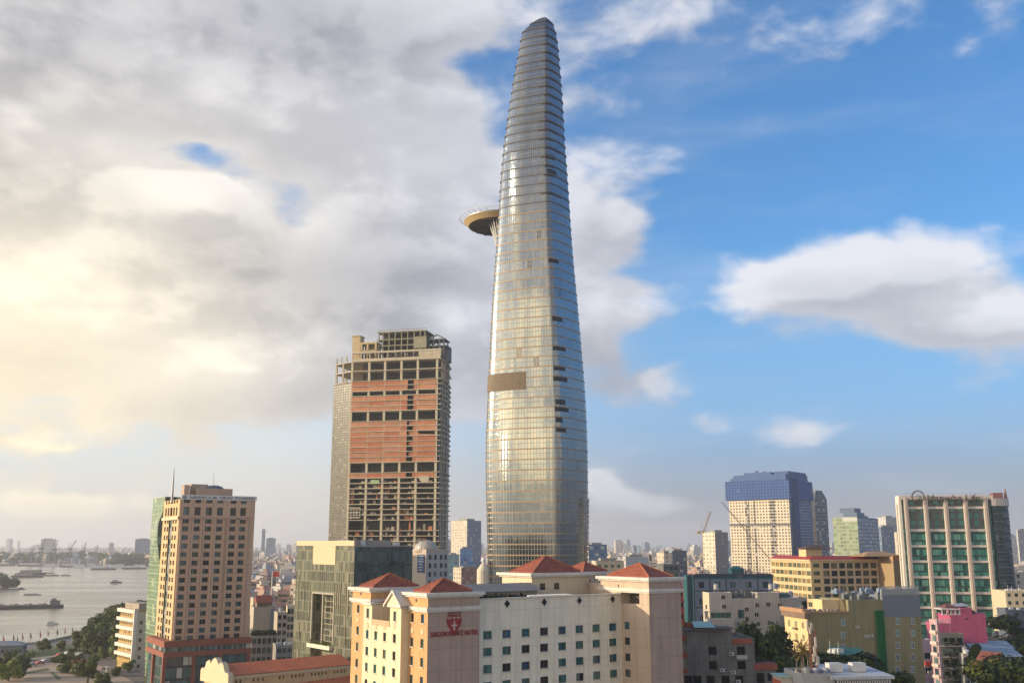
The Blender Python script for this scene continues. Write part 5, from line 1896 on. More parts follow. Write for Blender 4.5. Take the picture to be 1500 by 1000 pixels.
# ================================================================ off-white block
b = Bld('white_block', 'off-white block with small scattered windows and roof machinery, before the blue panelled block', 'building', 1038.5, 869, 330, 4, ytop=867.5, xl=1029, xr=1141)
rt = b.root
OFFW = paint('off_white', (.40, .37, .33), rough=.88, dirt=.2, streak=.45, joints=(99, 3.3, .1), jcol=.86)
x1 = b.sf(1072, b.h); x2 = b.sf(1109.5, b.h); zlow = b.zp(876)
def scatter(b, pts, w, h):
    return [(b.sf(px, b.zp(py)), b.zp(py), w, h) for px, py in pts]
mb = MB()
mb.face([(0, 0, 0), (x1, 0, 0), (x1, 0, b.h), (0, 0, b.h)]); mb.face([(x1, 0, 0), (x2, 0, 0), (x2, 0, zlow), (x1, 0, zlow)]); mb.face([(x2, 0, 0), (b.W, 0, 0), (b.W, 0, b.h), (x2, 0, b.h)])
mb.face([(x1, 0, zlow), (x1, b.Dp, zlow), (x1, b.Dp, b.h), (x1, 0, b.h)]); mb.face([(x2, 0, zlow), (x2, b.Dp, zlow), (x2, b.Dp, b.h), (x2, 0, b.h)])
mb.face([(0, 0, b.h - .2), (x1, 0, b.h - .2), (x1, b.Dp, b.h - .2), (0, b.Dp, b.h - .2)]); mb.face([(x1, 0, zlow - .2), (x2, 0, zlow - .2), (x2, b.Dp, zlow - .2), (x1, b.Dp, zlow - .2)]); mb.face([(x2, 0, b.h - .2), (b.W, 0, b.h - .2), (b.W, b.Dp, b.h - .2), (x2, b.Dp, b.h - .2)])
mb.face([(b.W, 0, 0), (b.W, b.Dp, 0), (b.W, b.Dp, b.h), (b.W, 0, b.h)])
mb.build('front_wall', OFFW, rt)
mb = MB()
ys = spans([b.Dp * .5], 2.0)
b.wall(mb, 'L', 0, b.Dp, 0, b.h, ys, [(b.h - 4 - 3.3 * k - 1.4, b.h - 4 - 3.3 * k) for k in range(4)]); mb.build('side_wall', paint('side_cream', (.52, .45, .33), rough=.88, dirt=.2), rt)
b.windows('L', ys, [(b.h - 4 - 3.3 * k - 1.4, b.h - 4 - 3.3 * k) for k in range(4)], WIN_D)
for (x, z, w, h) in scatter(b, [(1059, 874), (1060.5, 888), (1109, 886), (1108, 900), (1093.5, 892), (1094.5, 906), (1110, 913.5), (1142, 886), (1071, 914), (1127, 912), (1125, 885)], 1.15, 1.15):
    o = link('window', window_mesh(1.5, 1.4, OFFW, RND.choice((HG[2], VG[1], VG[0])), 1, 0, .12), rt, (x - .7, -.06, z - .7))
o = link('window', window_mesh(2.0, 2.6, WFR, VG[2], 0, 2, .1), rt, (b.sf(1085.5, b.zp(900)) - 1, -.06, b.zp(905)))
mb = MB(); xa, xb = b.sf(1040, b.zp(897)), b.sf(1072, b.zp(897))
mb.box(xa - 2.0, xb, -3.0, -.02, 0, b.zp(905)); mb.build('low_wing', OFFW, rt)
g = glass('green_pane', (.03, .12, .075), var=.4, cell=(1.2, 5))
for k in range(4):
    w = (xb - xa - .6) / 4; link('window', window_mesh(w * .92, 1.7, WFR, g, 1, 1, .08), rt, (xa + .3 + k * w, -.07, b.zp(904.6)))
mb = MB(); mb.box(-2.2, -1.2, -2.5, -1.2, b.zp(905), b.zp(895)); mb.hip(-2.6, -.8, -2.9, -.8, b.zp(895), b.zp(893)); mb.build('chimney', OFFW, rt)
rr = random.Random(6); mb = MB()
for i in range(12):
    x = rr.uniform(x1 + .2, x2 - 1.6); y = rr.uniform(.4, 5); mb.box(x, x + rr.uniform(.8, 1.6), y, y + 1.2, zlow, zlow + rr.uniform(.7, 2.4))
for i in range(9):
    x = x1 + (x2 - x1) * i / 8; mb.bar((x, .4, zlow), (x, .4, zlow + 2.6), .12)
mb.bar((x1, .4, zlow + 2.6), (x2, .4, zlow + 2.6), .14); mb.bar((x1, .4, zlow + 1.3), (x2, .4, zlow + 1.3), .1)
mb.build('roof_machinery', paint('machinery_dark', (.13, .14, .145), rough=.7, dirt=.5), rt)
c = Bld('grey_annex', 'plain grey lower wing continuing the off-white block to the right', 'building', 1141, 876, 332, 4, ytop=875.5, xr=1182, Dp=14)
shell(c, paint('annex_grey', (.31, .30, .29), rough=.9, dirt=.25, streak=.4))
MB().box(0.1, c.W * .42, 2, 6, c.h - .8, c.h + 1.4).build('roof_room', paint('teal_room', (.06, .12, .13), rough=.7), c.root)
mb = MB(); x = c.sf(1178, c.h); mb.box(x - .8, x + .8, -.06, .1, c.h - 3.4, c.h - 1); mb.box(1.2, 2.4, -.06, .1, c.h - 9, c.h - 7.6); mb.build('window', VG[1], c.root)
clutter(c, 1, c.W - 2, 1, 10, c.h - .8, 6, 21)

# ================================================================ yellow long block with red roof edge
b = Bld('yellow_block', 'long yellow office block with a red roof edge and gridded windows, behind the olive building', 'office block', 1187, 822, 520, 11, ytop=821.5, xl=1129.5, xr=1307)
rt = b.root
YEL = paint('yellow_wall', (.62, .46, .25), rough=.85, dirt=.18, streak=.35, scale=.1)
YEL2 = paint('yellow_frame', (.60, .45, .29), rough=.85, dirt=.18, streak=.3, scale=.1)
bW = b.sf(1204, b.h)                                  # corner bay
fh = 3.85
n = 9
zs = [(b.h - .9 - fh * k - 2.75, b.h - .9 - fh * k) for k in range(n)]
xs = spans([bW * .5], bW * .55)
mb = MB(); b.wall(mb, 'F', 0, bW, 0, b.h, xs, [(z0 + .5, z1 - .3) for z0, z1 in zs]); mb.build('corner_bay', paint('corner_yellow', (.64, .48, .22), rough=.85, dirt=.15, streak=.3), rt)
b.windows('F', xs, [(z0 + .5, z1 - .3) for z0, z1 in zs], WIN_D)
xe = b.W
nb_ = 9
bay = (xe - bW) / nb_
YG = [WFR, glass('pane_olive', (.05, .085, .05), var=.5, cell=(1.2, 5)), VG[1], VG[0], glass('pane_sand', (.20, .17, .10), var=.4, cell=(1.2, 5))]
xs = spans([bW + bay * (i + .5) for i in range(nb_)], bay * .86)
mb = MB(); b.wall(mb, 'F', bW, xe, 0, b.h, xs, zs, d=.7); mb.build('front_wall', YEL2, rt)
b.windows('F', xs, zs, YG, d=.7, mull=3, trans=0, cap=80)
mb = MB()
for i in range(nb_ + 1): mb.box(bW + bay * i - .3, bW + bay * i + .3, -.45, -.01, 0, b.h - .8)
mb.build('pier', YEL2, rt)
ns = 9
ys = spans([b.Dp * (i + .5) / ns for i in range(ns)], b.Dp / ns * .86)
zsl = [(z0 + .2, z1 - .2) for z0, z1 in zs]
mb = MB(); b.wall(mb, 'L', 0, b.Dp, 0, b.h, ys, zsl, d=.5); mb.build('side_wall', YEL, rt)
b.windows('L', ys, zsl, [YEL2, glass('pane_gold', (.26, .20, .09), var=.35, rough=.2, cell=(1.0, 5)), YG[1]], d=.5, mull=3, cap=90, name='side_window')
shell(b, YEL, skip='FL', par=.6)
mb = MB(); mb.box(-.9, xe + .5, -.9, .3, b.h + .13, b.h + .8); mb.box(-.9, .3, .3, b.Dp, b.h + .13, b.h + .8); mb.build('fascia', paint('fascia_cream', (.64, .50, .33), rough=.8, dirt=.15), rt)
mb = MB()
mb.face([(-1.1, -1.1, b.h + .82), (xe + .5, -1.1, b.h + .82), (xe + .5, 3, b.h + 2.6), (3, 3, b.h + 2.6)]); mb.face([(-1.1, b.Dp, b.h + .82), (-1.1, -1.1, b.h + .82), (3, 3, b.h + 2.6), (3, b.Dp, b.h + 2.6)])
mb.build('red_roof', paint('roof_red', (.33, .035, .03), rough=.6, dirt=.25), rt)
mb = MB(); mb.box(2, 11, 8, 16, b.h - .5, b.h + 6.0); mb.build('stair_room', YEL, rt)
mb = MB(); mb.hip(1, 17, 6.5, 17.5, b.h + 6.0, b.h + 8.0, 6); mb.build('stair_roof', paint('roof_brown', (.10, .05, .04), rough=.8), rt)
clutter(b, 14, xe - 4, 6, 18, b.h + 1, 14, 31)
b.finish()
c = Bld('tan_wing', 'taller tan end wing with orange edge between the yellow block and the gridded green office', 'building', 1308, 818, 514, 11, ytop=815, xr=1333, Dp=22, xl=1302)
TANW = paint('tan_wing', (.33, .235, .13), rough=.88, dirt=.2); ORW = paint('orange_edge', (.50, .21, .07), rough=.85, dirt=.2)
shell(c, TANW)
mb = MB(); x0 = c.W * .72
mb.box(x0, c.W + .4, -.5, -.02, 0, c.h + .6); mb.box(-.3, x0 - .01, -.5, -.02, c.h - 1.8, c.h + .6); mb.build('edge_band', ORW, c.root)
mb = MB()
for k in range(9): mb.box(x0 - 2.2, x0 - .3, -.06, .1, c.h - 5.2 - 3.85 * k, c.h - 3.0 - 3.85 * k)
mb.build('window', VG[1], c.root)
mb = MB(); mb.hip(-14, c.W - 1, 3, 18, c.h + .1, c.h + 2.6, 8); mb.build('roof_cap', paint('cap_tan', (.40, .24, .12), rough=.8, dirt=.3), c.root)

# ================================================================ gridded green office with roof lettering
b = Bld('gridded_office', 'green glass office tower in a pale stone grid with roof lettering, at the right', 'office tower', 1323.5, 800, 480, -7, ytop=728.5, xl=1313.5, xr=None, W=40)
rt = b.root
b.W = b.sf(1451.5, b.h)
PST = paint('pale_stone', (.60, .53, .47), rough=.85, dirt=.2, streak=.4, scale=.1)
GGL = facade('green_grid_glass', (.03, .10, .08), (.045, .20, .15), 1.45, 3.5, .88, .74, (.06, .13), dark=.75, rough=.09, lit_frac=.24, lite=(.17, .40, .31), metal=.1)
GGT = facade('green_top_glass', (.11, .115, .11), (.04, .17, .14), 3.6, 3.3, .62, .72, (.2, .14), dark=.6, rough=.1, lit_frac=.15, lite=(.08, .2, .17))
zt = b.h
zbands = [b.zp(p, b.W / 2) for p in (743.2, 776.2, 799.5, 822, 845, 868, 889.5, 913)]
zg = zbands[1]
mb = MB(); mb.box(.4, b.W - .4, .5, b.Dp, 0, zg); gz_ = mb.build('front_glazing', GGL, rt)
mb = MB(); mb.box(.4, b.W - .4, .5, b.Dp, zg, zt - .4); mb.build('upper_glazing', GGT, rt)
cols_ = [b.sf(p, b.zp(742)) for p in (1326.8, 1355.6, 1385, 1414, 1443.5)]
pw = .9
for x in cols_:
    MB().box(x - pw, x + pw, -1.1, .5, 9, zt).build('column', PST, rt)
    MB().box(x - .22, x + .22, -1.3, -1.1, 9, zt).build('column_rib', paint('rib_brown', (.40, .30, .23), rough=.85), rt)
for z in zbands:
    mb = MB()
    for a, c_ in zip(cols_, cols_[1:]): mb.box(a + pw, c_ - pw, -.35, .5, z - .55, z + .55)
    mb.build('floor_band', PST, rt)
mb = MB()
mb.box(-.6, b.W + .6, -.9, 1.0, zt - 1.0, zt + .8); mb.build('roof_beam', PST, rt)
LST = paint('sunlit_stone', (.66, .60, .52), rough=.8, dirt=.15, streak=.3)  # sunward piers: the stone lightened in colour for sunlight
mb = MB(); mb.box(-.8, .4, -.4, b.Dp * .30, 9, zt + .9); mb.box(-.8, .4, b.Dp * .72, b.Dp, 9, zt + .9); mb.box(-.8, .4, b.Dp * .30, b.Dp * .72, zt - 3, zt + .9); mb.build('side_pier', LST, rt)
mb = MB(); mb.box(-.2, .4, b.Dp * .30, b.Dp * .72, 9, zt - 3); mb.build('side_wall', facade('side_slots', (.44, .36, .25), (.05, .06, .05), 6, 3.5, .45, .5, (.3, .25)), rt)
# rounded dark glass end
mb = MB()
R_ = 10.5; cx, cy = b.W + .2, R_ - .5
arc = [(cx + R_ * math.sin(t) * .95, cy - R_ * math.cos(t)) for t in [math.pi * i / 20 for i in range(21)]]
DKT = facade('dark_teal_glass', (.05, .07, .075), (.02, .05, .055), 1.6, 3.5, .8, .72, (.1, .12), dark=.6, rough=.08, lit_frac=.12, lite=(.10, .15, .17), metal=.1)
mb.prism([(cx - .3, cy - R_)] + arc + [(cx - .3, cy + R_)], 0, zt - 4.0); mb.build('rounded_glazing', DKT, rt)
mb = MB()
for k in range(22):
    z = zt - 4.2 - 3.5 * k
    if z < 3: break
    for (p, q) in zip(arc, arc[1:]):
        mb.face([(p[0] + .12, p[1] - .12, z - .3), (q[0] + .12, q[1] - .12, z - .3), (q[0] + .12, q[1] - .12, z + .3), (p[0] + .12, p[1] - .12, z + .3)])
mb.build('spandrel', paint('spandrel_dark', (.10, .115, .12), rough=.6), rt)
arc2 = [(cx + (R_ + .5) * math.sin(t) * .95, cy - (R_ + .5) * math.cos(t)) for t in [math.pi * i / 20 for i in range(21)]]
MB().prism([(cx - .3, cy - R_ - .5)] + arc2 + [(cx - .3, cy + R_ + .5)], zt - 4, zt - .6).build('corner_cap', PST, rt)
mb = MB(); mb.box(b.W + 2, b.W + 6.5, 3, 8, zt - .6, zt + 2.2); mb.tube((b.W + 8, 4, zt - .6), (b.W + 8, 4, zt + 4.2), .9, .2, 8); mb.build('roof_finial', paint('finial_red', (.22, .10, .10), rough=.7), rt)
SGN = paint('sign_bronze', (.10, .075, .06), rough=.5)
xa, xb = b.sf(1356.5, zt + 2), b.sf(1433, zt + 2)
lettering('sign_letters', 'Hanwha Life', 4.2, SGN, rt, ((xa + xb) / 2, -1.7, zt - 1.6), width=xb - xa, depth=.15)
lx = b.sf(1343, zt + 2)
mb = MB()
for k in range(3):
    r = 2.75
    ca, cz = lx + (-.35, .35, 0)[k] * .5, zt + .3 + (0, .0, .35)[k]
    for i in range(24):
        p, q = 2 * math.pi * i / 24, 2 * math.pi * (i + 1) / 24
        mb.bar((ca + r * math.cos(p), -1.7, cz + r * .95 * math.sin(p)), (ca + r * math.cos(q), -1.7, cz + r * .95 * math.sin(q)), .26)
for i in range(18):
    p, q = 2 * math.pi * i / 18, 2 * math.pi * (i + 1) / 18
    mb.bar((lx + 1.1 * math.cos(p), -1.7, zt + .1 + .9 * math.sin(p)), (lx + 1.1 * math.cos(q), -1.7, zt + .1 + .9 * math.sin(q)), .22)
mb.build('ring_logo', SGN, rt)
mb = MB()
for i in range(40):
    x = cols_[0] + (cols_[-1] - cols_[0]) * i / 39
    mb.bar((x, .6, zt + .8), (x, .6, zt + 2.1), .1)
mb.bar((cols_[0], .6, zt + 2.1), (cols_[-1], .6, zt + 2.1), .1); mb.build('roof_rail', GREY_STEEL, rt)

# ================================================================ olive building with green net
b = Bld('olive_building', 'plain olive building with a sunlit cream left front, hung with a green safety net', 'building', 1182, 897, 280, 12, ytop=896.5, xl=1148.5, xr=1347)
rt = b.root
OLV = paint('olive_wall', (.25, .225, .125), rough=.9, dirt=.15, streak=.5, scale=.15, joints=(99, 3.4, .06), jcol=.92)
CLAD = paint('grey_clad', (.155, .18, .215), rough=.6, dirt=.1, joints=(1.0, 99, .05), jcol=.85)
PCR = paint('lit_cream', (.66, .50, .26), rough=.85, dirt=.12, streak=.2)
xm, xg0, xg1 = b.sf(1243, b.h), b.sf(1280, b.h), b.sf(1293, b.h)
zm, zr_ = b.zp(878.5, xm), b.zp(864.5, xg1)
def box_at(m, name, x0, x1, y0, y1, z0, z1):
    return MB().box(x0, x1, y0, y1, z0, z1).build(name, m, rt)
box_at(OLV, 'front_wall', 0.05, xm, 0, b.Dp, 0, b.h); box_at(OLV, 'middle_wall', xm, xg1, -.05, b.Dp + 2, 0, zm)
box_at(OLV, 'right_wall', xg1 - .02, b.W, -.25, b.Dp + 4, 0, b.zp(903, xg1)); box_at(CLAD, 'clad_storey', xg1 - .05, b.W + .1, -.32, b.Dp + 4, b.zp(903, xg1), zr_ - 1.2)
mb = MB()
for i in range(46):
    x = xg1 + (b.W - xg1) * i / 45; mb.box(x - .06, x + .06, -.3, -.2, zr_ - 1.2, zr_ + 1.1)
mb.box(xg1, b.W, -.28, -.22, zr_ + 1.0, zr_ + 1.15); mb.box(xg1 - .3, b.W + .1, -.2, .1, zr_ - 1.2, zr_ + .4)
mb.build('roof_screen', paint('screen_grey', (.36, .38, .40), rough=.6), rt)
GNET = paint('green_net', (.015, .14, .05), rough=.85, dirt=.4, streak=.6)
mb = MB(); nx = 10
for i in range(nx):
    a, c_ = xg0 + (xg1 - xg0) * i / nx, xg0 + (xg1 - xg0) * (i + 1) / nx
    d0, d1 = (.9 if i % 2 else .55), (.55 if i % 2 else .9)
    mb.face([(a, -d0, 0), (c_, -d1, 0), (c_, -d1, b.zp(893, xg0)), (a, -d0, b.zp(893, xg0))])
mb.build('safety_net', GNET, rt)
for px, pys in ((1234.8, (911.5, 930, 947)), (1314, (909.5, 927, 944.5, 962, 979.5)), (1336, (909.5, 927, 944.5, 962, 979.5))):
    for py in pys:
        z = b.zp(py, b.sf(px, b.zp(py))); x = b.sf(px, z)
        yo_ = -.31 if px > 1293 else -.06
        link('window', window_mesh(1.15, 1.7, paint('pale_blue_frame', (.42, .46, .50), rough=.6), RND.choice((VG[3], VG[0], HG[3])), 1, 0, .16), rt, (x - .57, yo_, z - .85))
# sunlit left front
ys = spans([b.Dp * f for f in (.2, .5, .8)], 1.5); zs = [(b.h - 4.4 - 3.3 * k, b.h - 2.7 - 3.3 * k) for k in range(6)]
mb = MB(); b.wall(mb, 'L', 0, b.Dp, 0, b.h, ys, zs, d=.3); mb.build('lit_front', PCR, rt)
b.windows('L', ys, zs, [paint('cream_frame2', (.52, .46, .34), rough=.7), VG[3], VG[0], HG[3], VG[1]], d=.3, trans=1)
mb = MB()
for y0, y1 in ys[1:2]:
    for z0, z1 in zs: mb.box(-.7, -.02, y0 - .3, y1 + .3, z0 - .5, z0 - .05)
mb.build('balcony', paint('balcony_dark', (.12, .10, .08), rough=.8), rt)
mb = MB(); mb.box(-.9, 1.0, -.4, b.Dp + .3, b.h - 1.6, b.h - .2); mb.build('eaves', paint('eaves_brown', (.20, .14, .10), rough=.85, dirt=.4), rt)
mb = MB(); mb.box(-.9, xm, -.4, .3, b.h - .19, b.h + .25); mb.box(-1.1, .3, .31, b.Dp + .4, b.h - .18, b.h + .9); mb.build('roof_edge', paint('edge_rust', (.38, .22, .13), rough=.85, dirt=.4), rt)
rr = random.Random(11); mb = MB()
for i in range(40):
    x = rr.uniform(.5, xm - 1.2); y = rr.uniform(.4, 3); mb.box(x, x + rr.uniform(.3, 1.0), y, y + .6, b.h + .02, b.h + rr.uniform(.3, 1.0))
mb.build('roof_pots', paint('pots', (.30, .25, .27), rough=.8, dirt=.6), rt)
mb = MB(); n = 14; x0, x1 = b.sf(1226, b.h, 3), xm + .1
for i in range(n):
    t0, t1 = math.pi / 2 * i / n, math.pi / 2 * (i + 1) / n
    za, zb_ = b.h + 3.6 * math.cos(t0), b.h + 3.6 * math.cos(t1)
    xa, xb = x0 + (x1 - x0) * math.sin(t0), x0 + (x1 - x0) * math.sin(t1)
    mb.face([(xa, 1.5, za), (xb, 1.5, zb_), (xb, 7, zb_), (xa, 7, za)]); mb.face([(xa, 1.5, b.h), (xb, 1.5, b.h), (xb, 1.5, zb_), (xa, 1.5, za)])
mb.box(x0 - 5, x0, 1.8, 7, b.h, b.h + 3.2)
mb.build('roof_vault', PCR, rt)
clutter(b, xm + .5, xg1, .5, 8, zm, 22, 13, 'roof_unit', 2.2, paint('roof_junk', (.16, .17, .17), rough=.8, dirt=.5)); clutter(b, xm, xg1 + 6, 6, 12, zr_ - 1.2, 12, 14, 'roof_tank', 2.0, paint('tank_blue', (.20, .26, .36), rough=.5, dirt=.3))
b.finish()
c = Bld('teal_shed', 'small shed with a teal sheet roof at the foot of the olive wall', 'shed', 1232, 960, 262, 8, ytop=958, xr=1277, Dp=7)
shell(c, paint('shed_wall', (.16, .16, .14), rough=.9), roof=False)
mb = MB(); mb.face([(-.5, -.6, c.h), (c.W + .3, -.6, c.h - .6), (c.W, 7, c.h + .8), (0, 7, c.h + 1.4)]); mb.face([(-.5, -.6, c.h - .5), (c.W + .3, -.6, c.h - 1.4), (c.W + .3, -.6, c.h - .6), (-.5, -.6, c.h)]); mb.build('sheet_roof', paint('teal_sheet', (.04, .17, .15), rough=.5, dirt=.3, joints=(.6, 99, .08)), c.root)
clutter(c, -2, 1, 1, 4, c.h, 7, 41, 'clutter', 1.4, ACW)

# ================================================================ roofs at the lower right edge
b = Bld('slatted_building', 'low grey building with a pale sheet roof and dark vertical slats, at the bottom edge', 'building', 1218, 992, 190, 6, ytop=990, xr=1305, Dp=11, xl=1216)
rt = b.root
shell(b, paint('slat_grey', (.30, .31, .33), rough=.8, dirt=.3), roof=False)
mb = MB(); mb.face([(-.4, -.6, b.h), (b.W + .4, -.6, b.h), (b.W - .6, 11, b.h + .9), (1.0, 11, b.h + .9)]); mb.box(-.4, b.W + .4, -.7, -.55, b.h - .5, b.h + .02); mb.build('sheet_roof', paint('pale_sheet', (.42, .44, .46), rough=.45, dirt=.25, joints=(.9, 99, .05)), rt)
mb = MB()
for i in range(22): x = 1.0 + (b.W - 1.5) * i / 21; mb.box(x - .10, x + .10, -.45, -.1, b.h - 4, b.h - .55)
mb.build('slat', paint('slat_pale', (.46, .46, .45), rough=.6), rt)
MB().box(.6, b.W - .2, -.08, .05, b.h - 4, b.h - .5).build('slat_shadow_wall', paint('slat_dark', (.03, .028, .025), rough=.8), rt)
mb = MB()
for x in (1, 5.5): mb.box(x, x + 2.6, 3, 5, b.h + .4, b.h + 1.9)
mb.build('roof_unit', ACW, rt)
b = Bld('tank_house', 'flat-roofed house crowded with water tanks and pots, around the red lattice mast', 'house', 1176, 995, 190, 6, ytop=987, xr=1217, Dp=9, xl=1172)
shell(b, paint('tank_house_wall', (.36, .36, .35), rough=.9, dirt=.4)); clutter(b, 0, b.W - 1, .5, 6, b.h - .8, 26, 51, 'roof_clutter', 1.3, paint('clutter_brown', (.20, .16, .13), rough=.8, dirt=.6))
for k in range(3):
    t = empty('water_tank', (b.X + b.u[0] * (1.0 + 1.9 * k) - b.v[0] * -.8, b.Y + b.u[1] * (1.0 + 1.9 * k) + .8, b.h - .8), b.th); tag(t, ('pale round water tank on the roof left of the red lattice mast', 'blue-grey round water tank between two others beside the lattice mast', 'blue-grey round water tank closest to the lattice mast')[k], 'water tank', 'round water tanks on the roof')
    MB().tube((0, 0, .1), (0, 0, 1.5), .8, None, 16).build('tank_body', paint('tank_steel', (.42, .41, .38), rough=.35, metal=.4) if k == 0 else paint('tank_blue2', (.16, .18, .27), rough=.5, dirt=.3), t)
    MB().tube((0, 0, 1.5), (0, 0, 1.85), .78, .3, 16).build('tank_lid', paint('tank_lid', (.30, .30, .30), rough=.5), t)
b = Bld('kiosk_house', 'small white hut with a mint roof left of the water tanks', 'hut', 1142, 993, 195, 4, ytop=991, xr=1160, Dp=4, xl=1139)
shell(b, paint('hut_white', (.46, .42, .38), rough=.85, dirt=.3), roof=False); mb = MB(); mb.box(-.3, b.W + .4, -.4, 4.3, b.h, b.h + .25); mb.build('roof', paint('mint_sheet', (.33, .47, .40)), b.root)
mb = MB(); mb.box(-.05, .2, -.05, 4, b.h - 2.2, b.h - .6); mb.build('side_board', paint('board_red', (.45, .10, .06), rough=.7), b.root)
mp = P(1193, 985, 196)
mr_ = empty('lattice_mast', (mp.x, 196, P(1193, 990, 196).z)); tag(mr_, 'rusty red and white lattice radio mast with aerials on a cluttered roof', 'radio mast')
hM = P(1193, 921, 196).z - mr_.location.z
mb = MB(); wM = .55
cs_ = [(-wM, -wM), (wM, -wM), (wM, wM), (-wM, wM)]
for (x, y) in cs_: mb.bar((x, y, 0), (x, y, hM), .11)
nz = 13
for k in range(nz):
    z0, z1 = hM * k / nz, hM * (k + 1) / nz
    for i in range(4):
        (xa, ya), (xb, yb) = cs_[i], cs_[(i + 1) % 4]
        mb.bar((xa, ya, z0), (xb, yb, z1), .06); mb.bar((xa, ya, z1), (xb, yb, z1), .06)
mb.build('lattice', paint('mast_rust', (.24, .10, .07), rough=.7, dirt=.5), mr_)
mb = MB()
rr = random.Random(17)
for i in range(11):
    z = rr.uniform(hM * .2, hM); a = rr.uniform(0, 6.3); x, y = .85 * math.cos(a), .85 * math.sin(a); mb.box(x - .16, x + .16, y - .16, y + .16, z, z + rr.uniform(.9, 1.9))
mb.build('aerial', paint('aerial_pale', (.50, .45, .38), rough=.6, dirt=.3), mr_)

# ================================================================ pink house and its neighbours
b = Bld('pink_house', 'bright pink house with stepped side wall before the gridded green office', 'house', 1376, 926, 338, -2, ytop=898, xr=1443, xl=1371.5, Dp=11)
rt = b.root
PNK = paint('pink_wall', (.40, .085, .17), rough=.85, dirt=.2, streak=.5)
zq = lambda p: b.zp(p)
xq = lambda p: b.sf(p, b.zp(900))
mb = MB(); mb.box(0, xq(1392), 0, 11, 0, zq(912.5)); mb.box(xq(1392), xq(1407), 0, 11, 0, zq(900)); mb.box(xq(1407), xq(1425), -.02, 11, 0, zq(889.5)); mb.box(xq(1425), b.W, 0, 11, 0, zq(897.5)); mb.build('wall', PNK, rt)
PKW = paint('pink_white', (.58, .50, .48), rough=.8, dirt=.2)
mb = MB()
for i in range(9): x = xq(1375) + i * .45; mb.box(x, x + .12, .1, .25, zq(912.5), zq(907.5))
mb.box(xq(1375), xq(1392), .05, .3, zq(907.5), zq(906.5)); mb.box(xq(1380), xq(1407), -.1, .3, zq(900), zq(899)); mb.box(xq(1379), xq(1407), -.4, 6, zq(892.5), zq(890.6))
for i in range(5): x = xq(1380) + i * (xq(1405.5) - xq(1380)) / 4; mb.box(x, x + .3, -.1, .2, zq(899), zq(892))
mb.build('terrace_frame', PKW, rt)
for k in range(3): link('window', window_mesh(1.35, 1.5, PKW, VG[1], 1, 0, .1), rt, (xq(1381.5) + k * 1.9, .22, zq(898.8)))
mb = MB(); mb.hip(xq(1388), xq(1404), 1, 7, zq(890), zq(884.5), 1.2); mb.build('tile_roof', tiles('wine_tiles', (.16, .05, .05)), rt)
mb = MB(); mb.face([(xq(1402), 0, zq(888)), (xq(1422), 0, zq(886)), (xq(1422), 6, zq(884)), (xq(1402), 6, zq(886))]); mb.build('sheet_roof', paint('awning_grey', (.30, .31, .33), rough=.6, dirt=.3), rt)
mb = MB(); mb.box(xq(1424), xq(1428), -.05, .1, zq(899), zq(893)); mb.box(xq(1413), xq(1418), -.05, .1, zq(907), zq(905)); mb.build('vent', DARKGAP, rt)
b = Bld('stacked_flats', 'narrow pale pink flats with one balcony above another, left of the planted balconies', 'flats', 1373, 920, 316, 20, ytop=907.5, xl=1361, xr=1375, Dp=None)
rt = b.root
b.W = .7
shell(b, paint('flats_pink', (.52, .35, .36), rough=.85, dirt=.25, streak=.4))
for k in range(6):
    z = b.h - 1.2 - 3.25 * k
    MB().box(-.6, -.02, .3, b.Dp - .2, z - 2.9, z - 2.0).build('balcony', paint('flats_cream', (.60, .52, .45), rough=.8, dirt=.25), rt)
    mb = MB(); mb.box(-.1, .05, .7, b.Dp - .8, z - 1.9, z - .2); mb.build('window', VG[3] if k % 2 else VG[0], rt)
b = Bld('balcony_flats', 'grey flats with plants crowding every balcony, below the pink house', 'flats', 1376, 935, 322, -6, ytop=927.5, xr=1411, xl=1374.5, Dp=4)
rt = b.root
DKF = paint('flats_dark_grey', (.17, .16, .145), rough=.9, dirt=.4)  # plain dark grey for the walls
shell(b, DKF); xw = b.W
PLT = leafmat('balcony_plants', (.035, .06, .025))
for k in range(6):
    z = b.h - .6 - 3.3 * (k + 1) + .4
    MB().box(-.2, xw, -1.5, -.02, z - .25, z).build('slab', paint('flats_slab', (.42, .39, .36), rough=.85, dirt=.3), rt)
    mb = MB(); rr = random.Random(60 + k)
    for i in range(12): x = xw * i / 11; mb.bar((x, -1.45, z), (x, -1.45, z + 1.0), .06)
    mb.bar((0, -1.45, z + 1.0), (xw, -1.45, z + 1.0), .09); mb.box(0, xw, -1.44, -1.38, z, z + .45); mb.build('railing', paint('rail_grey', (.34, .31, .30), rough=.7), rt)
    mb = MB()
    for i in range(170):
        c = Vector((rr.gauss(rr.choice((.2, .5, .75)) * xw, 1.1), rr.uniform(-1.7, -.6), z + abs(rr.gauss(.6, .6)))); a = rr.uniform(0, 6); s = rr.uniform(.12, .3); u = Vector((math.cos(a), math.sin(a), rr.uniform(-.8, .8))) * s; v = Vector((-math.sin(a), math.cos(a), rr.uniform(-1, 1))) * s
        mb.face([c - u - v, c + u - v, c + u + v, c - u + v])
    mb.build('planting', PLT, rt)
    mb = MB()
    for i in range(3): x = xw * (.1 + .31 * i); mb.box(x, x + 1.6, -.03, .02, z + .2, z + 2.3)
    mb.build('door', (VG[1], VG[3], HG[2])[k % 3], rt)
b = block('glazed_flats', 'small grey flats with a white dish on the roof, beside planted balconies', 'flats', 1411, 960, 315, -4, 957, 1410, 1425, paint('glazed_flats_wall', (.38, .36, .33), rough=.85, dirt=.3), 2, 5, ww=1.3, wh=2.0, fh=3.3, Dp=3.5, clut=3, seed=71)
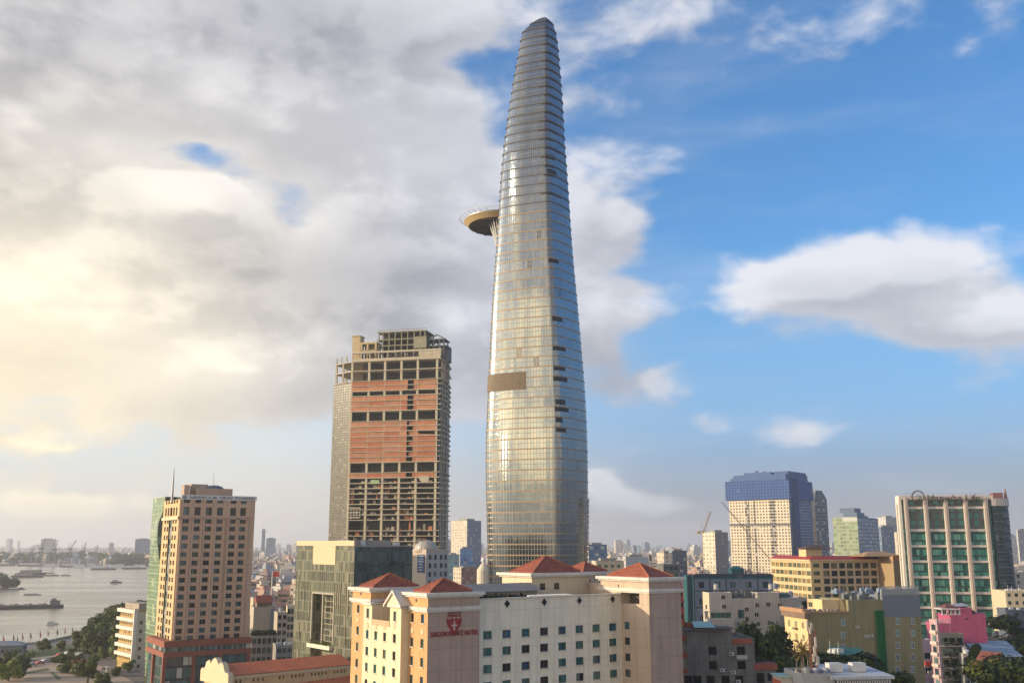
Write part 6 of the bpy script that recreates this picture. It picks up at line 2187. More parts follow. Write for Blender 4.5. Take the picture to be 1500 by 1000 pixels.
MB().tube((b.W * .4, .8, b.h), (b.W * .4, .4, b.h + 1.0), .9, .7, 12).build('dish', paint('dish_white', (.62, .62, .60), rough=.5), b.root)
b = block('lilac_house', 'lilac house with dark windows and a red awning, beside the olive building', 'house', 1350, 940, 330, 0, 936.5, 1348.5, 1364, paint('lilac_wall', (.36, .29, .40), rough=.85, dirt=.2), 1, 4, ww=2.0, wh=1.8, fh=4.6, top_gap=4, Dp=10, clut=3, seed=72)
MB().box(.3, 2.4, -1.0, -.05, b.zp(974), b.zp(968)).build('awning', paint('awning_red', (.48, .06, .05), rough=.7), b.root)
b = block('brown_row', 'long brown shed-like building at the foot of the gridded green office', 'building', 1412, 936, 400, -4, 933.5, 1410, 1482, paint('brown_shed', (.19, .155, .125), rough=.9, dirt=.4), 6, 2, ww=1.6, wh=1.2, fh=3.2, Dp=14, clut=16, seed=73)
mb = MB(); mb.face([(-1, -1, b.h), (b.W * .5, -1, b.h + .2), (b.W * .5, 6, b.h + 2), (0, 6, b.h + 2)]); mb.build('sheet_roof', paint('sheet_greybrown', (.33, .30, .28), rough=.6, dirt=.4), b.root)
def tin_house(label, xc, yc, D, th, ytop, xr, Dp, col, wallc, rise=2.2):
    b = Bld('tin_roof_house', label, 'house', xc, yc, D, th, ytop=ytop, xr=xr, Dp=Dp)
    shell(b, paint('tin_wall_%d' % int(xc), wallc, rough=.9, dirt=.35), roof=False)
    mb = MB(); mb.gable(-.5, b.W + .5, -.8, Dp + .8, b.h, b.h + rise); mb.build('roof', paint('tin_%d' % int(xc), col, rough=.5, dirt=.4, joints=(.8, 99, .1), jcol=.8), b.root)
    mb = MB()
    for i in range(3): x = b.W * (.15 + .3 * i); mb.box(x, x + 1.2, -.05, .1, b.h - 2.6, b.h - 1.2)
    mb.build('window', VG[1], b.root)
    return b
tin_house('house with a wide blue-grey tin roof behind the red-brown roofed house', 1440, 965, 315, 12, 962, 1495, 14, (.24, .30, .35), (.28, .27, .25), 3.4)
tin_house('house with a pale blue tin roof in front of the brown shed', 1428, 952, 345, 4, 949, 1484, 10, (.30, .35, .39), (.25, .25, .25), 2.0)
b = Bld('red_roof_house', 'small house with a red-brown tin gable roof and mint wall near the right edge', 'house', 1452, 985, 262, 38, ytop=977, xl=1427, xr=1480)
shell(b, paint('mint_wall', (.33, .40, .34), rough=.85, dirt=.3), roof=False)
mb = MB(); cx = b.W / 2; z0, z1 = b.h - .2, b.h + 3.4
mb.face([(-.6, -.6, z0), (-.6, b.Dp + .5, z0), (cx, b.Dp + .5, z1), (cx, -.6, z1)]); mb.face([(b.W + .6, -.6, z0), (cx, -.6, z1), (cx, b.Dp + .5, z1), (b.W + .6, b.Dp + .5, z0)])
mb.build('roof', paint('rust_tin', (.20, .075, .05), rough=.6, dirt=.45, joints=(99, 99, .1)), b.root)
mb = MB(); mb.face([(0, -.02, z0), (b.W, -.02, z0), (cx, -.02, z1 - .3)]); mb.build('gable', paint('mint_wall', (.33, .40, .34)), b.root)
mb = MB(); mb.box(b.W * .3, b.W * .5, -.05, .1, b.h - 2.6, b.h - .8); mb.build('window', VG[1], b.root)
for k, (lab, xc, D, ytop, xr, col, cc, rr_) in enumerate((
    ('grey concrete block cut by the right edge, level with the gridded office', 1478, 520, 838, 1520, (.27, .29, .31), 4, 6),
    ('cream house with small dark windows at the right edge', 1474, 450, 865, 1515, (.56, .48, .33), 4, 5),
    ('dark blue-grey box building at the right edge below the cream house', 1482, 410, 893, 1530, (.10, .12, .16), 4, 4))):
    block('edge_block', lab, 'building', xc, 880, D, -3, ytop, xc - 2, xr, paint('edge_%d' % k, col, rough=.85, dirt=.25, streak=.3), cc, rr_, ww=1.5, wh=1.5, Dp=15, clut=8, seed=80 + k)


# ================================================================ rooftop tanks, aerials and wall units on the near blocks
ACP = None
def wall_unit(root, x, y, z, rz=0.0):
    global ACP
    if ACP is None:
        mb = MB(); mb.box(0, .95, -.42, 0, 0, .7, 0); mb.tube((.36, -.43, .35), (.36, -.40, .35), .27, None, 12, 1); mb.box(.05, .9, -.4, 0, -.09, -.01, 1)
        me = bpy.data.meshes.new('air_conditioner'); me.from_pydata(mb.v, [], mb.f)
        for m in (ACW, paint('fan_grey', (.12, .12, .12), rough=.7)): me.materials.append(m)
        me.polygons.foreach_set('material_index', mb.m); me.update(); ACP = me
    return link('air_conditioner', ACP, root, (x, y, z), rz)


ALLB = {o['label'].split()[0] + o.name: o for o in bpy.data.objects if o.parent is None and o.get('label')}
def root_of(name): return bpy.data.objects[name]
ru = random.Random(123)
for nm, x0, x1, z0, z1, n in (('white_block', 3, 24, 14, 33, 12), ('olive_building', 14, 22, 12, 34, 7), ('concrete_house', 1, 13, 18, 33, 5), ('grey_annex', 1, 8, 20, 36, 4), ('lilac_house', 0, 2, 10, 24, 3), ('glazed_flats', .2, 2, 12, 24, 4)):
    r = root_of(nm)
    for k in range(n): wall_unit(r, ru.uniform(x0, x1), -.07 if nm != 'olive_building' else -.09, ru.uniform(z0, z1))


def roof_tank(bx, x, y, z, label, steel=True):
    r = root_of(bx); p = r.matrix_basis @ Vector((x, y, z))
    t = empty('water_tank', p); tag(t, label, 'water tank', 'water tanks standing on the roofs')
    m = paint('tank_steel', (.42, .41, .38), rough=.35, metal=.4) if steel else paint('tank_blue2', (.16, .18, .27), rough=.5)
    mb = MB()
    for (a, c) in ((-.6, -.6), (.6, -.6), (.6, .6), (-.6, .6)): mb.bar((a, c, 0), (a, c, 1.0), .14)
    mb.box(-.75, .75, -.75, .75, .95, 1.05); mb.build('stand', GREY_STEEL, t)
    MB().tube((0, 0, 1.05), (0, 0, 2.5), .75, None, 14).tube((0, 0, 2.5), (0, 0, 2.8), .75, .25, 14).build('tank_body', m, t)


hb = lambda n: max((c.bound_box[6][2] for c in root_of(n).children if c.type == 'MESH' and c.name.split('.')[0] in ('wall', 'front_wall', 'right_wall', 'middle_wall')), default=30)
for nm, x, y, dz, st, lab in (('white_block', 4, 6, -.2, True, 'steel water tank at the left of the off-white block roof'), ('white_block', 22, 5, -.2, True, 'steel water tank at the right of the off-white block roof'), ('white_block', 24.5, 8, -.2, False, 'blue water tank beside a steel one on the off-white block'),
                              ('concrete_house', 7, 9, -.8, True, 'steel water tank on the dark concrete house'), ('grey_annex', 6, 6, -.8, False, 'blue water tank on the plain grey lower wing'), ('lilac_house', 1.5, 5, -.8, True, 'steel water tank on the lilac house'),
                              ('glazed_flats', 1.2, 2, -.8, True, 'steel water tank behind the white dish'), ('panelled_block', 6, 14, -.8, True, 'steel water tank at the left of the blue panelled block roof'), ('panelled_block', 26, 13, -.8, True, 'steel water tank at the right of the blue panelled block roof'),
                              ('town_building', 8, 12, -.8, True, 'steel water tank behind the red tiled attic'), ('corner_house', 2, 6, -.8, True, 'steel water tank on the narrow pale house'), ('brown_row', 16, 9, -.8, False, 'blue water tank on the long brown building')):
    roof_tank(nm, x, y, hb(nm) + dz, lab, st)
for nm, x, y, h, lab in (('white_block', 13, 9, 6, 'thin television aerial on the off-white block'), ('concrete_house', 5, 8, 5, 'thin television aerial on the dark concrete house'), ('grey_annex', 3, 9, 6, 'thin television aerial on the grey lower wing'), ('balcony_flats', 4, 2, 5, 'thin television aerial above the planted balconies'), ('olive_building', 20, 8, 7, 'thin television aerial on the olive building'), ('town_building', 4, 12, 7, 'thin television aerial on the beige town building')):
    r = root_of(nm); p = r.matrix_basis @ Vector((x, y, hb(nm) - .8)); t = empty('roof_aerial', p); tag(t, lab, 'aerial')
    mb = MB().tube((0, 0, 0), (0, 0, h), .05, .03, 6); mb.build('pole', GREY_STEEL, t)
    mb = MB(); mb.bar((-1.0, 0, h - .3), (1.0, 0, h - .3), .05)
    for i in range(7): a = -.9 + i * .3; mb.bar((a, -.45 + .04 * i, h - .3), (a, .45 - .04 * i, h - .3), .035)
    mb.build('antenna', GREY_STEEL, t)

# ================================================================ FAR TOWERS
def slab_tower(name, label, cat, xc, D, th, ytop, xl, xr, mf, ml=None, group=None, top=None):
    b = Bld(name, label, cat, xc, 795, D, th, ytop=ytop, xl=xl, xr=xr, group=group)
    b.W, b.Dp = max(3.0, b.W), max(3.0, b.Dp)
    mb = MB(); mb.face([(0, 0, 0), (b.W, 0, 0), (b.W, 0, b.h), (0, 0, b.h)]); mb.face([(b.W, b.Dp, 0), (0, b.Dp, 0), (0, b.Dp, b.h), (b.W, b.Dp, b.h)])
    mb.face([(b.W, 0, 0), (b.W, b.Dp, 0), (b.W, b.Dp, b.h), (b.W, 0, b.h)])
    mb.build('front_wall', mf, b.root)
    MB().face([(0, b.Dp, 0), (0, 0, 0), (0, 0, b.h), (0, b.Dp, b.h)]) if 0 else None
    mb = MB(); mb.face([(0, b.Dp, 0), (0, 0, 0), (0, 0, b.h), (0, b.Dp, b.h)]); mb.build('side_wall', ml or mf, b.root)
    mb = MB(); mb.face([(0, 0, b.h), (b.W, 0, b.h), (b.W, b.Dp, b.h), (0, b.Dp, b.h)])
    mb.box(b.W * .2, b.W * .75, b.Dp * .2, b.Dp * .7, b.h, b.h + (top or b.h * .03)); mb.build('roof', ROOFG, b.root)
    return b


TARP = facade('blue_net_wrap', (.045, .10, .28), (.012, .03, .10), 3.4, 3.2, .5, .45, (.25, .3), dark=.5, rough=.8, wallvar=.3, lit_frac=.04, lite=(.2, .22, .28))
CRM_T = facade('cream_flats', (.66, .57, .42), (.045, .04, .04), 3.4, 3.2, .5, .5, (.25, .25), dark=.7, rough=.4, wallvar=.12, lit_frac=.1, lite=(.3, .26, .2))
BLU_T = facade('shaded_blue_flats', (.11, .15, .26), (.025, .04, .08), 3.0, 3.2, .6, .55, (.2, .22), dark=.5, rough=.4, band=(.14, (.32, .36, .45)), lit_frac=.1, lite=(.25, .28, .35))  # shaded side of the cream tower, its shade put into the blue
b = Bld('wrapped_tower', 'large cream apartment tower with its top wrapped in blue netting', 'tower', 1159, 795, 1060, 52, ytop=702, xl=1066.5, xr=1187)
rt = b.root
zt = b.h; zn = b.zp(730.5)
W_, D_ = b.W, b.Dp
mb = MB(); mb.face([(0, D_, 0), (0, 0, 0), (0, 0, zn), (0, D_, zn)]); mb.face([(W_, D_, 0), (0, D_, 0), (0, D_, zn), (W_, D_, zn)]); mb.build('side_wall', CRM_T, rt)
mb = MB(); mb.face([(0, 0, 0), (W_, 0, 0), (W_, 0, zn), (0, 0, zn)]); mb.face([(W_, 0, 0), (W_, D_, 0), (W_, D_, zn), (W_, 0, zn)]); mb.build('front_wall', BLU_T, rt)
MB().box(-1.6, W_ + 1.2, -1.6, D_ + 3.0, zn, zt).build('blue_netting', TARP, rt)
mb = MB(); mb.box(W_ * .12, W_ * .35, -2.0, -.05, 0, zt + 2); mb.build('hoist_shaft', paint('hoist_blue', (.03, .06, .16), rough=.8), rt)
mb = MB(); mb.box(-.4, .1, 0, D_, b.zp(769), b.zp(766)); mb.build('floor_gap', paint('gap_dark', (.12, .12, .13)), rt)
mb = MB()
for f in (.24, .285, .56, .66, .70): mb.box(-.35, -.02, D_ * f, D_ * f + 2.0, 20, zn - 1)
mb.build('window_slot', facade('slot_stack', (.42, .37, .30), (.025, .025, .03), 2.0, 3.2, .95, .6, (.03, .2), dark=.3), rt)
rr = random.Random(22)
mb = MB()
mb.box(2, W_ * .8, 3, D_ * .92, zt, zt + 6.5); mb.box(W_ * .1, W_ * .9, 2, D_ * .25, zt, zt + 9.5); mb.box(4, W_ * .7, D_ * .3, D_ * .75, zt + 6.5, zt + 9)
for i in range(26): y = rr.uniform(0, D_); x = rr.uniform(0, W_); mb.box(x, x + 2.5, y, y + 3, zt, zt + rr.uniform(3, 11))
mb.build('roof_works', paint('roof_works_blue', (.07, .12, .27), rough=.8, dirt=.5), rt)
MB().tube((W_ * .4, 6, zt), (W_ * .4, 6, zt + 17), .4, .2, 5).build('mast', GREY_STEEL, rt)
b = slab_tower('stepped_tower', 'slim blue-grey tower with slanted top and beige side', 'tower', 1197, 1150, 25, 731, 1182, 1211, facade('grey_blue_rows', (.17, .20, .22), (.07, .10, .13), 3.6, 3.6, .8, .55, (.1, .2), dark=.35), facade('beige_rows', (.42, .33, .25), (.30, .24, .19), 4, 3.6, .4, .4))
mb = MB(); z = b.h; mb.face([(0, -.1, z - .1), (b.W, -.1, z - .1), (b.W * .62, -.1, z + 10), (b.W * .12, -.1, z + 10)]); mb.face([(0, 8, z - .1), (b.W, 8, z - .1), (b.W * .62, 8, z + 10), (b.W * .12, 8, z + 10)]); mb.face([(b.W, -.1, z - .1), (b.W, 8, z - .1), (b.W * .62, 8, z + 10), (b.W * .62, -.1, z + 10)]); mb.face([(0, -.1, z), (0, 8, z), (b.W * .12, 8, z + 10), (b.W * .12, -.1, z + 10)])
mb.face([(b.W * .62, -.1, z + 10), (b.W * .62, 8, z + 10), (b.W * .12, 8, z + 10), (b.W * .12, -.1, z + 10)]); mb.build('slanted_top', paint('top_slate', (.12, .14, .17), rough=.6), b.root)
MB().tube((b.W * .4, -.5, z + 4), (b.W * .4, -.1, z + 4), 3.2, None, 16).build('round_emblem', paint('emblem_teal', (.10, .22, .22), rough=.5), b.root)
b = slab_tower('glass_slab', 'pale green glass slab with a blue-grey shaded side', 'tower', 1258, 1000, 55, 757, 1219.5, 1286, facade('shaded_slab_glass', (.13, .19, .26), (.085, .13, .19), 3, 3.6, .9, .7, (.05, .15), dark=.3), facade('green_slab_glass', (.36, .41, .27), (.30, .36, .23), 3, 3.6, .9, .7, (.05, .15), dark=.3, lit_frac=.08, lite=(.2, .25, .18)))  # front wall: shade put into the glass as blue
mb = MB(); mb.box(0, b.W * .35, 0, b.Dp * .55, b.h, b.h + 4.5); mb.box(1, b.W * .3, b.Dp * .1, b.Dp * .7, b.h + 4.5, b.h + 9); mb.build('roof_room', paint('roof_room_blue', (.12, .17, .25), rough=.7), b.root)
mb = MB(); mb.face([(-.05, 0, b.h - 4), (-.05, b.Dp * .6, b.h - 4), (-.05, b.Dp * .6, b.h), (-.05, 0, b.h)]); mb.build('sign_band', paint('band_white', (.55, .55, .50)), b.root)
b = slab_tower('thin_block', 'thin cream apartment block with one grey side and stacked balconies', 'apartment block', 1047.5, 900, 20, 779, 1029, 1066, facade('thin_grey', (.21, .20, .215), (.15, .145, .16), 6, 3.3, .2, .3), facade('thin_cream', (.60, .52, .40), (.16, .13, .10), 5.5, 3.3, .35, .45, (.3, .25), dark=.6))
c = empty('tower_crane', (P(1031, 795, 930).x, 930, 0)); tag(c, 'yellow tower crane with a raised jib beside the thin cream apartment block', 'crane')
def crane(root, zbase, h, jib, ang, az, m, w=1.6):
    mb = MB(); n = max(4, int(h / (w * 2)))
    cs = [(-w / 2, -w / 2), (w / 2, -w / 2), (w / 2, w / 2), (-w / 2, w / 2)]
    for (x, y) in cs: mb.bar((x, y, zbase), (x, y, zbase + h), w * .22)
    for k in range(n):
        for i in range(4):
            (xa, ya), (xb, yb) = cs[i], cs[(i + 1) % 4]; mb.bar((xa, ya, zbase + h * k / n), (xb, yb, zbase + h * (k + 1) / n), w * .14)
    mb.build('mast', m, root)
    d = Vector((math.cos(az) * math.cos(ang), math.sin(az) * math.cos(ang), math.sin(ang))); s = Vector((-math.sin(az), math.cos(az), 0)); up = d.cross(s) * -1
    o = Vector((0, 0, zbase + h)); mb = MB(); k = max(6, int(jib / 3))
    for off in (s * w * .4, s * -w * .4, up * w * .9): mb.bar(o + off, o + d * jib + off * .4, w * .2)
    for i in range(k):
        p, q = o + d * jib * i / k, o + d * jib * (i + 1) / k
        mb.bar(p + s * w * .4, q + up * w * .9, w * .12); mb.bar(p - s * w * .4, q + up * w * .9, w * .12)
    hd = Vector((d.x, d.y, 0)).normalized(); mb.bar(o, o - hd * jib * .25, w * .4); mb.box(-hd.x * jib * .25 - w * .8, -hd.x * jib * .25 + w * .8, -hd.y * jib * .25 - w, -hd.y * jib * .25 + w, zbase + h - w * 1.2, zbase + h)
    a = o + Vector((0, 0, w * 4)) - hd * w; mb.bar(o, a, w * .25); mb.bar(a, o + d * jib * .9, w * .1); mb.bar(a, o - hd * jib * .25, w * .1)
    mb.build('jib', m, root)
    MB().box(-w * .9, w * .9, -w * .9, w * .9, zbase + h - w * 1.6, zbase + h).build('cab', m, root)
CRY = paint('crane_yellow', (.42, .25, .10), rough=.6, dirt=.3)
crane(c, 20, P(1032, 778, 930).z - 20, 20, R(66), R(20), CRY)
c = empty('tower_crane', (P(1191, 795, 1200).x, 1200, 0)); tag(c, 'white crane with a raised jib above the slanted slim tower', 'crane')
crane(c, P(1190, 735, 1200).z - 30, 40, 26, R(45), R(140), paint('crane_white', (.45, .42, .40), rough=.6))
c = empty('tower_crane', (P(1203, 795, 1215).x, 1215, 0)); tag(c, 'reddish crane pointing up right above the slanted slim tower', 'crane')
crane(c, P(1200, 735, 1215).z - 30, 34, 26, R(62), R(150), paint('crane_red', (.40, .16, .12), rough=.6))
c = empty('tower_crane', (P(1130, 795, 960).x, 960, 0)); tag(c, 'dark luffing crane leaning left in front of the netting-wrapped tower', 'crane')
crane(c, 10, P(1118, 822, 960).z - 10, 72, R(50), R(186), paint('crane_dark', (.20, .16, .13), rough=.6), 1.3)

# individual towers standing in the haze
WT = facade('white_far_flats', (.52, .50, .47), (.20, .21, .23), 4.5, 3.3, .45, .5, (.3, .25), dark=.4, rough=.5)
BT = facade('blue_far_flats', (.15, .20, .28), (.09, .13, .20), 4.5, 3.3, .5, .5, (.3, .25), dark=.4, rough=.4)
GT = facade('grey_far_flats', (.27, .28, .30), (.14, .16, .19), 4.5, 3.3, .5, .5, (.3, .25), dark=.4, rough=.5)
CT_ = facade('cream_far_flats', (.56, .49, .38), (.25, .21, .17), 4.5, 3.3, .45, .5, (.3, .25), dark=.4, rough=.5)
TT = facade('teal_far_flats', (.20, .33, .36), (.12, .22, .26), 4.5, 3.3, .5, .5, (.3, .25), dark=.4, rough=.3)
LB = facade('light_blue_glass', (.16, .33, .52), (.10, .24, .42), 3.5, 3.5, .8, .7, (.1, .15), dark=.3, rough=.2)
for (name, lab, cat, xc, D, th, yt, xl, xr, mf, ml) in (
    ('apartment_tower', 'cream apartment tower with blue-grey shaded side left of the skyscraper', 'tower', 684, 1250, 45, 762, 661, 705, BT, CT_),  # shade on the front wall painted with the blue facade
    ('blue_block', 'light blue glass block in front of the cream apartment tower by the skyscraper', 'building', 674, 950, 25, 803, 672, 693, LB, WT),
    ('teal_block', 'low teal block left of the light blue glass block', 'building', 657, 900, 5, 812, 655, 673, TT, TT),
    ('brown_block', 'low red-brown block at the foot of the light blue glass block', 'building', 676, 800, 30, 831, 664, 702, facade('redbrown_far', (.32, .17, .11), (.15, .10, .09), 4, 3.3, .4, .4), CT_),
    ('blue_tower', 'plain blue-grey tower behind the pale green glass slab', 'tower', 1292, 1400, 20, 771, 1284, 1309, BT, BT),
    ('white_tower', 'pale white tower farthest back between the glass slab and the gridded office', 'tower', 1300, 2000, 20, 757, 1283, 1314, GT, WT),
    ('cream_tower', 'cream tower partly behind the gridded office, right of the plain blue-grey tower', 'tower', 1315, 1500, 10, 779, 1308, 1335, GT, CT_),
    ('white_tower', 'tall white tower right of the gridded office', 'tower', 1472, 1500, 15, 772, 1463, 1477, WT, WT),
    ('white_tower', 'lower white tower between two others at the right edge', 'tower', 1480, 1700, 15, 784, 1475, 1488, WT, WT),
    ('white_tower', 'white tower cut by the right edge', 'tower', 1492, 1800, 15, 776, 1489, 1508, GT, WT),
    ('dark_tower', 'dark blue-grey block standing left of the thin cream apartment block', 'tower', 984, 950, 10, 806, 976, 1006, facade('dark_blue_rows', (.08, .11, .15), (.05, .08, .12), 3.5, 3.5, .7, .55, (.15, .2), dark=.4), TT),
    ('blue_roofed_block', 'low block with a blue upper storey just right of the skyscraper', 'building', 862, 900, 5, 797, 858, 889, facade('blue_band', (.09, .17, .30), (.06, .11, .2), 5, 6, .6, .4), WT),
    ('hotel_block', 'cream low block with a green glazed strip behind the hotel roofs', 'building', 873, 560, 8, 821, 866, 914, facade('cream_near', (.46, .39, .28), (.05, .09, .085), 3.6, 3.4, .5, .45, (.25, .3)), CT_),
    ('sheet_block', 'low pale blue-white block right of the cream block with green strip', 'building', 916, 640, 6, 815, 912, 950, facade('pale_sheet_block', (.32, .36, .42), (.25, .29, .35), 5, 3.4, .4, .4), WT),
    ('cream_house_block', 'cream narrow block with three rows of dark windows before the dark blue-grey block', 'building', 972, 760, 10, 809, 962, 985, CT_, CT_),
    ('river_block', 'large pale hazy block on the far river bank, left', 'building', 60, 3300, 10, 789, 45, 82, WT, WT),
    ('river_block', 'blue-grey slab block on the far bank, left of the green glass tower', 'building', 198, 3000, 20, 789, 181, 222, BT, BT),
    ('river_block', 'faint grey block on the far bank between the pale block and the blue-grey slab', 'building', 160, 4200, 10, 795, 153, 167, GT, GT),
    ('river_block', 'faint slim tower rising right of the rose office tower', 'tower', 383, 3300, 10, 775, 378, 389, BT, BT),
    ('river_block', 'faint broad block right of the faint slim tower', 'building', 390, 3300, 10, 788, 376, 404, BT, GT)):
    slab_tower(name, lab, cat, xc, D, th, yt, xl, xr, mf, ml)
sp = P(708, 880, 560); s_ = empty('spired_pavilion', (sp.x, 560, 0)); tag(s_, 'slim white rounded pavilion with a white ball top, just left of the skyscraper foot', 'building')
zt = P(708, 826, 560).z
PVW = paint('pavilion_white', (.58, .52, .40), rough=.8, dirt=.2)
MB().tube((0, 0, 0), (0, 0, zt - 3), 3.6, 3.6, 16).tube((0, 0, zt - 3), (0, 0, zt), 3.6, 1.5, 16).build('wall', PVW, s_)
mb = MB()
for k in range(8):
    for i in range(16):
        f = lambda t, a: (1.4 * math.sin(t) * math.cos(a), 1.4 * math.sin(t) * math.sin(a), zt + 2.2 - 1.4 * math.cos(t))
        t0, t1, a0_, a1_ = math.pi * k / 8, math.pi * (k + 1) / 8, 2 * math.pi * i / 16, 2 * math.pi * (i + 1) / 16
        mb.face([f(t0, a0_), f(t0, a1_), f(t1, a1_), f(t1, a0_)])
mb.tube((0, 0, zt - .5), (0, 0, zt + 2), .8, None, 8); mb.build('ball', paint('ball_white', (.66, .66, .64), rough=.4), s_, smooth=True)
cp = P(953, 822, 700); s_ = empty('chimney', (cp.x, 700, 0)); tag(s_, 'thin pale chimney with a dark tip rising behind the right pyramid roof of the hotel', 'chimney')
zt = P(953, 812, 700).z
MB().tube((0, 0, 0), (0, 0, zt - 4), 1.0, .85, 10).build('shaft', paint('chimney_pale', (.48, .47, .46), rough=.8), s_); MB().tube((0, 0, zt - 4), (0, 0, zt), .9, .8, 10).build('tip', paint('chimney_tip', (.12, .06, .06), rough=.8), s_)
b = block('roof_garden_block', 'small dark-roofed block with stacked planted terraces behind the right pyramid roof of the hotel', 'building', 972, 835, 420, 8, 826, 968, 994, paint('terrace_dark', (.14, .15, .15), rough=.9, dirt=.4), 3, 4, Dp=10, clut=14, seed=91)
b = block('red_wall_block', 'narrow block with a deep red side wall between the hotel and the blue panelled block', 'building', 993, 870, 300, 4, 860, 988, 1001, paint('deep_red_wall', (.24, .03, .035), rough=.8, dirt=.2), 1, 3, Dp=8, clut=3, seed=92)

# ================================================================ GROUND, RIVER, STREETS
def sheet(name, pts, z, m, kind='structure'):
    mb = MB(); mb.face([(x, y, z) for x, y in pts]); o = mb.build(name, m); o['kind'] = kind; return o
GRD = paint('town_ground', (.17, .155, .135), rough=.95, dirt=.5, scale=.02)
sheet('ground', [(-9500, -600), (9500, -600), (9500, 13500), (-9500, 13500)], 0.0, GRD)
g2 = lambda px, py: tuple(G(px, py))[:2]
wm, N, bw = new_mat('river_water')
tc = N.n('ShaderNodeTexCoord'); x, y, z = N.sep(tc.outputs['Object'])
n1, _ = N.noise(N.comb(x, N.mul(y, .35), 0.0), .35, 4.0, .6)
n2, _ = N.noise(N.comb(N.mul(x, .3), N.mul(y, 1.0), 0.0), .012, 4.0, .6)
bw.inputs['Roughness'].default_value = .16
N.put(bw.inputs['Base Color'], N.mix(N.ramp(n2, .35, .65), (.19, .165, .12), (.25, .21, .155)))
N.put(bw.inputs['Roughness'], N.ramp(n2, .35, .65, .14, .30))
bw.inputs['IOR'].default_value = 1.33
bp = N.n('ShaderNodeBump'); bp.inputs['Strength'].default_value = .35; bp.inputs['Distance'].default_value = .6; N.put(bp.inputs['Height'], n1); N.put(bw.inputs['Normal'], bp.outputs[0])
river = [g2(-420, 955), g2(-60, 950), g2(15, 945), g2(60, 942), g2(118, 929), g2(160, 917), g2(215, 893), g2(262, 868), g2(330, 840), g2(335, 833), g2(240, 830.5), g2(140, 828.5), g2(60, 826), g2(-100, 825), g2(-420, 826)]
sheet('river', river, .06, wm)
# quay wall along the near bank
mb = MB()
near = river[1:9]
for (xa, ya), (xb, yb) in zip(near, near[1:]):
    d = Vector((xb - xa, yb - ya)).normalized(); nx, ny = d.y * .6, -d.x * .6
    mb.face([(xa, ya, 0), (xb, yb, 0), (xb, yb, 1.1), (xa, ya, 1.1)]); mb.face([(xa, ya, 1.1), (xb, yb, 1.1), (xb + nx, yb + ny, 1.1), (xa + nx, ya + ny, 1.1)]); mb.face([(xa + nx, ya + ny, 0), (xb + nx, yb + ny, 0), (xb + nx, yb + ny, 1.1), (xa + nx, ya + ny, 1.1)])
q = mb.build('quay', paint('quay_stone', (.42, .38, .31), rough=.9, dirt=.3)); q['kind'] = 'structure'
ROAD = paint('asphalt', (.085, .08, .078), rough=.9, dirt=.3, scale=.05)
PAVE = paint('brick_paving', (.40, .30, .215), rough=.9, dirt=.3, scale=.08, joints=(1.2, 1.2, .05), jcol=.9)
PARK = paint('park_lawn', (.085, .115, .04), rough=.95, dirt=.6, scale=.08)
sheet('pavement', [g2(-200, 1035), g2(-60, 962), g2(40, 956), g2(120, 945), g2(230, 935), g2(300, 1000), g2(300, 1035)], .05, PAVE)
road = [(-120, 990, 7.5), (0, 976, 7.5), (60, 967, 7.5), (110, 962, 7.5), (160, 957, 8), (215, 950, 8)]
def strip(name, line, z, m, kind='structure', widen=1.0, off=0.0):
    mb = MB(); pts = [(Vector(g2(x, y)), w) for x, y, w in line]
    L_, R_ = [], []
    for i, (p, w) in enumerate(pts):
        d = (pts[min(i + 1, len(pts) - 1)][0] - pts[max(i - 1, 0)][0]).normalized(); n = Vector((-d.y, d.x))
        L_.append(p + n * (w * widen + off)); R_.append(p - n * (w * widen - off))
    for i in range(len(pts) - 1):
        mb.face([(*R_[i], z), (*R_[i + 1], z), (*L_[i + 1], z), (*L_[i], z)])
    o = mb.build(name, m); o['kind'] = kind; return o
strip('road', road, .10, ROAD)
mb = MB(); LNE = paint('lane_paint', (.62, .60, .55), rough=.8)
pts = [Vector(g2(x, y)) for x, y, w in road]
for off in (-2.5, 2.5):
    for p, q in zip(pts, pts[1:]):
        d = (q - p); L_ = d.length; d.normalize(); n = Vector((-d.y, d.x)); s = 0
        while s < L_:
            a, b_ = p + d * s + n * off, p + d * min(s + 3, L_) + n * off
            mb.face([(*(a - n * .1), .115), (*(b_ - n * .1), .115), (*(b_ + n * .1), .115), (*(a + n * .1), .115)]); s += 7
o = mb.build('lane_marking', LNE); o['kind'] = 'structure'
strip('kerb', [(x, y, .25) for x, y, w in road], .25, paint('kerb_stone', (.45, .42, .37)), off=8.1)
side_road = [(240, 1010, 5), (205, 992, 5), (178, 980, 5), (150, 968, 5), (128, 960, 5)]
strip('side_road', side_road, .09, paint('asphalt_warm', (.16, .13, .11), rough=.9, dirt=.3))
sheet('lawn', [g2(-60, 958), g2(40, 952), g2(120, 940), g2(150, 950), g2(60, 962), g2(0, 970)], .09, PARK)
for i, (pl) in enumerate(([(72, 984), (78, 984), (90, 994), (84, 995)], [(30, 985), (70, 978), (72, 981), (33, 988)])):
    sheet('hedge_bed', [g2(*q) for q in pl], .12, PARK)

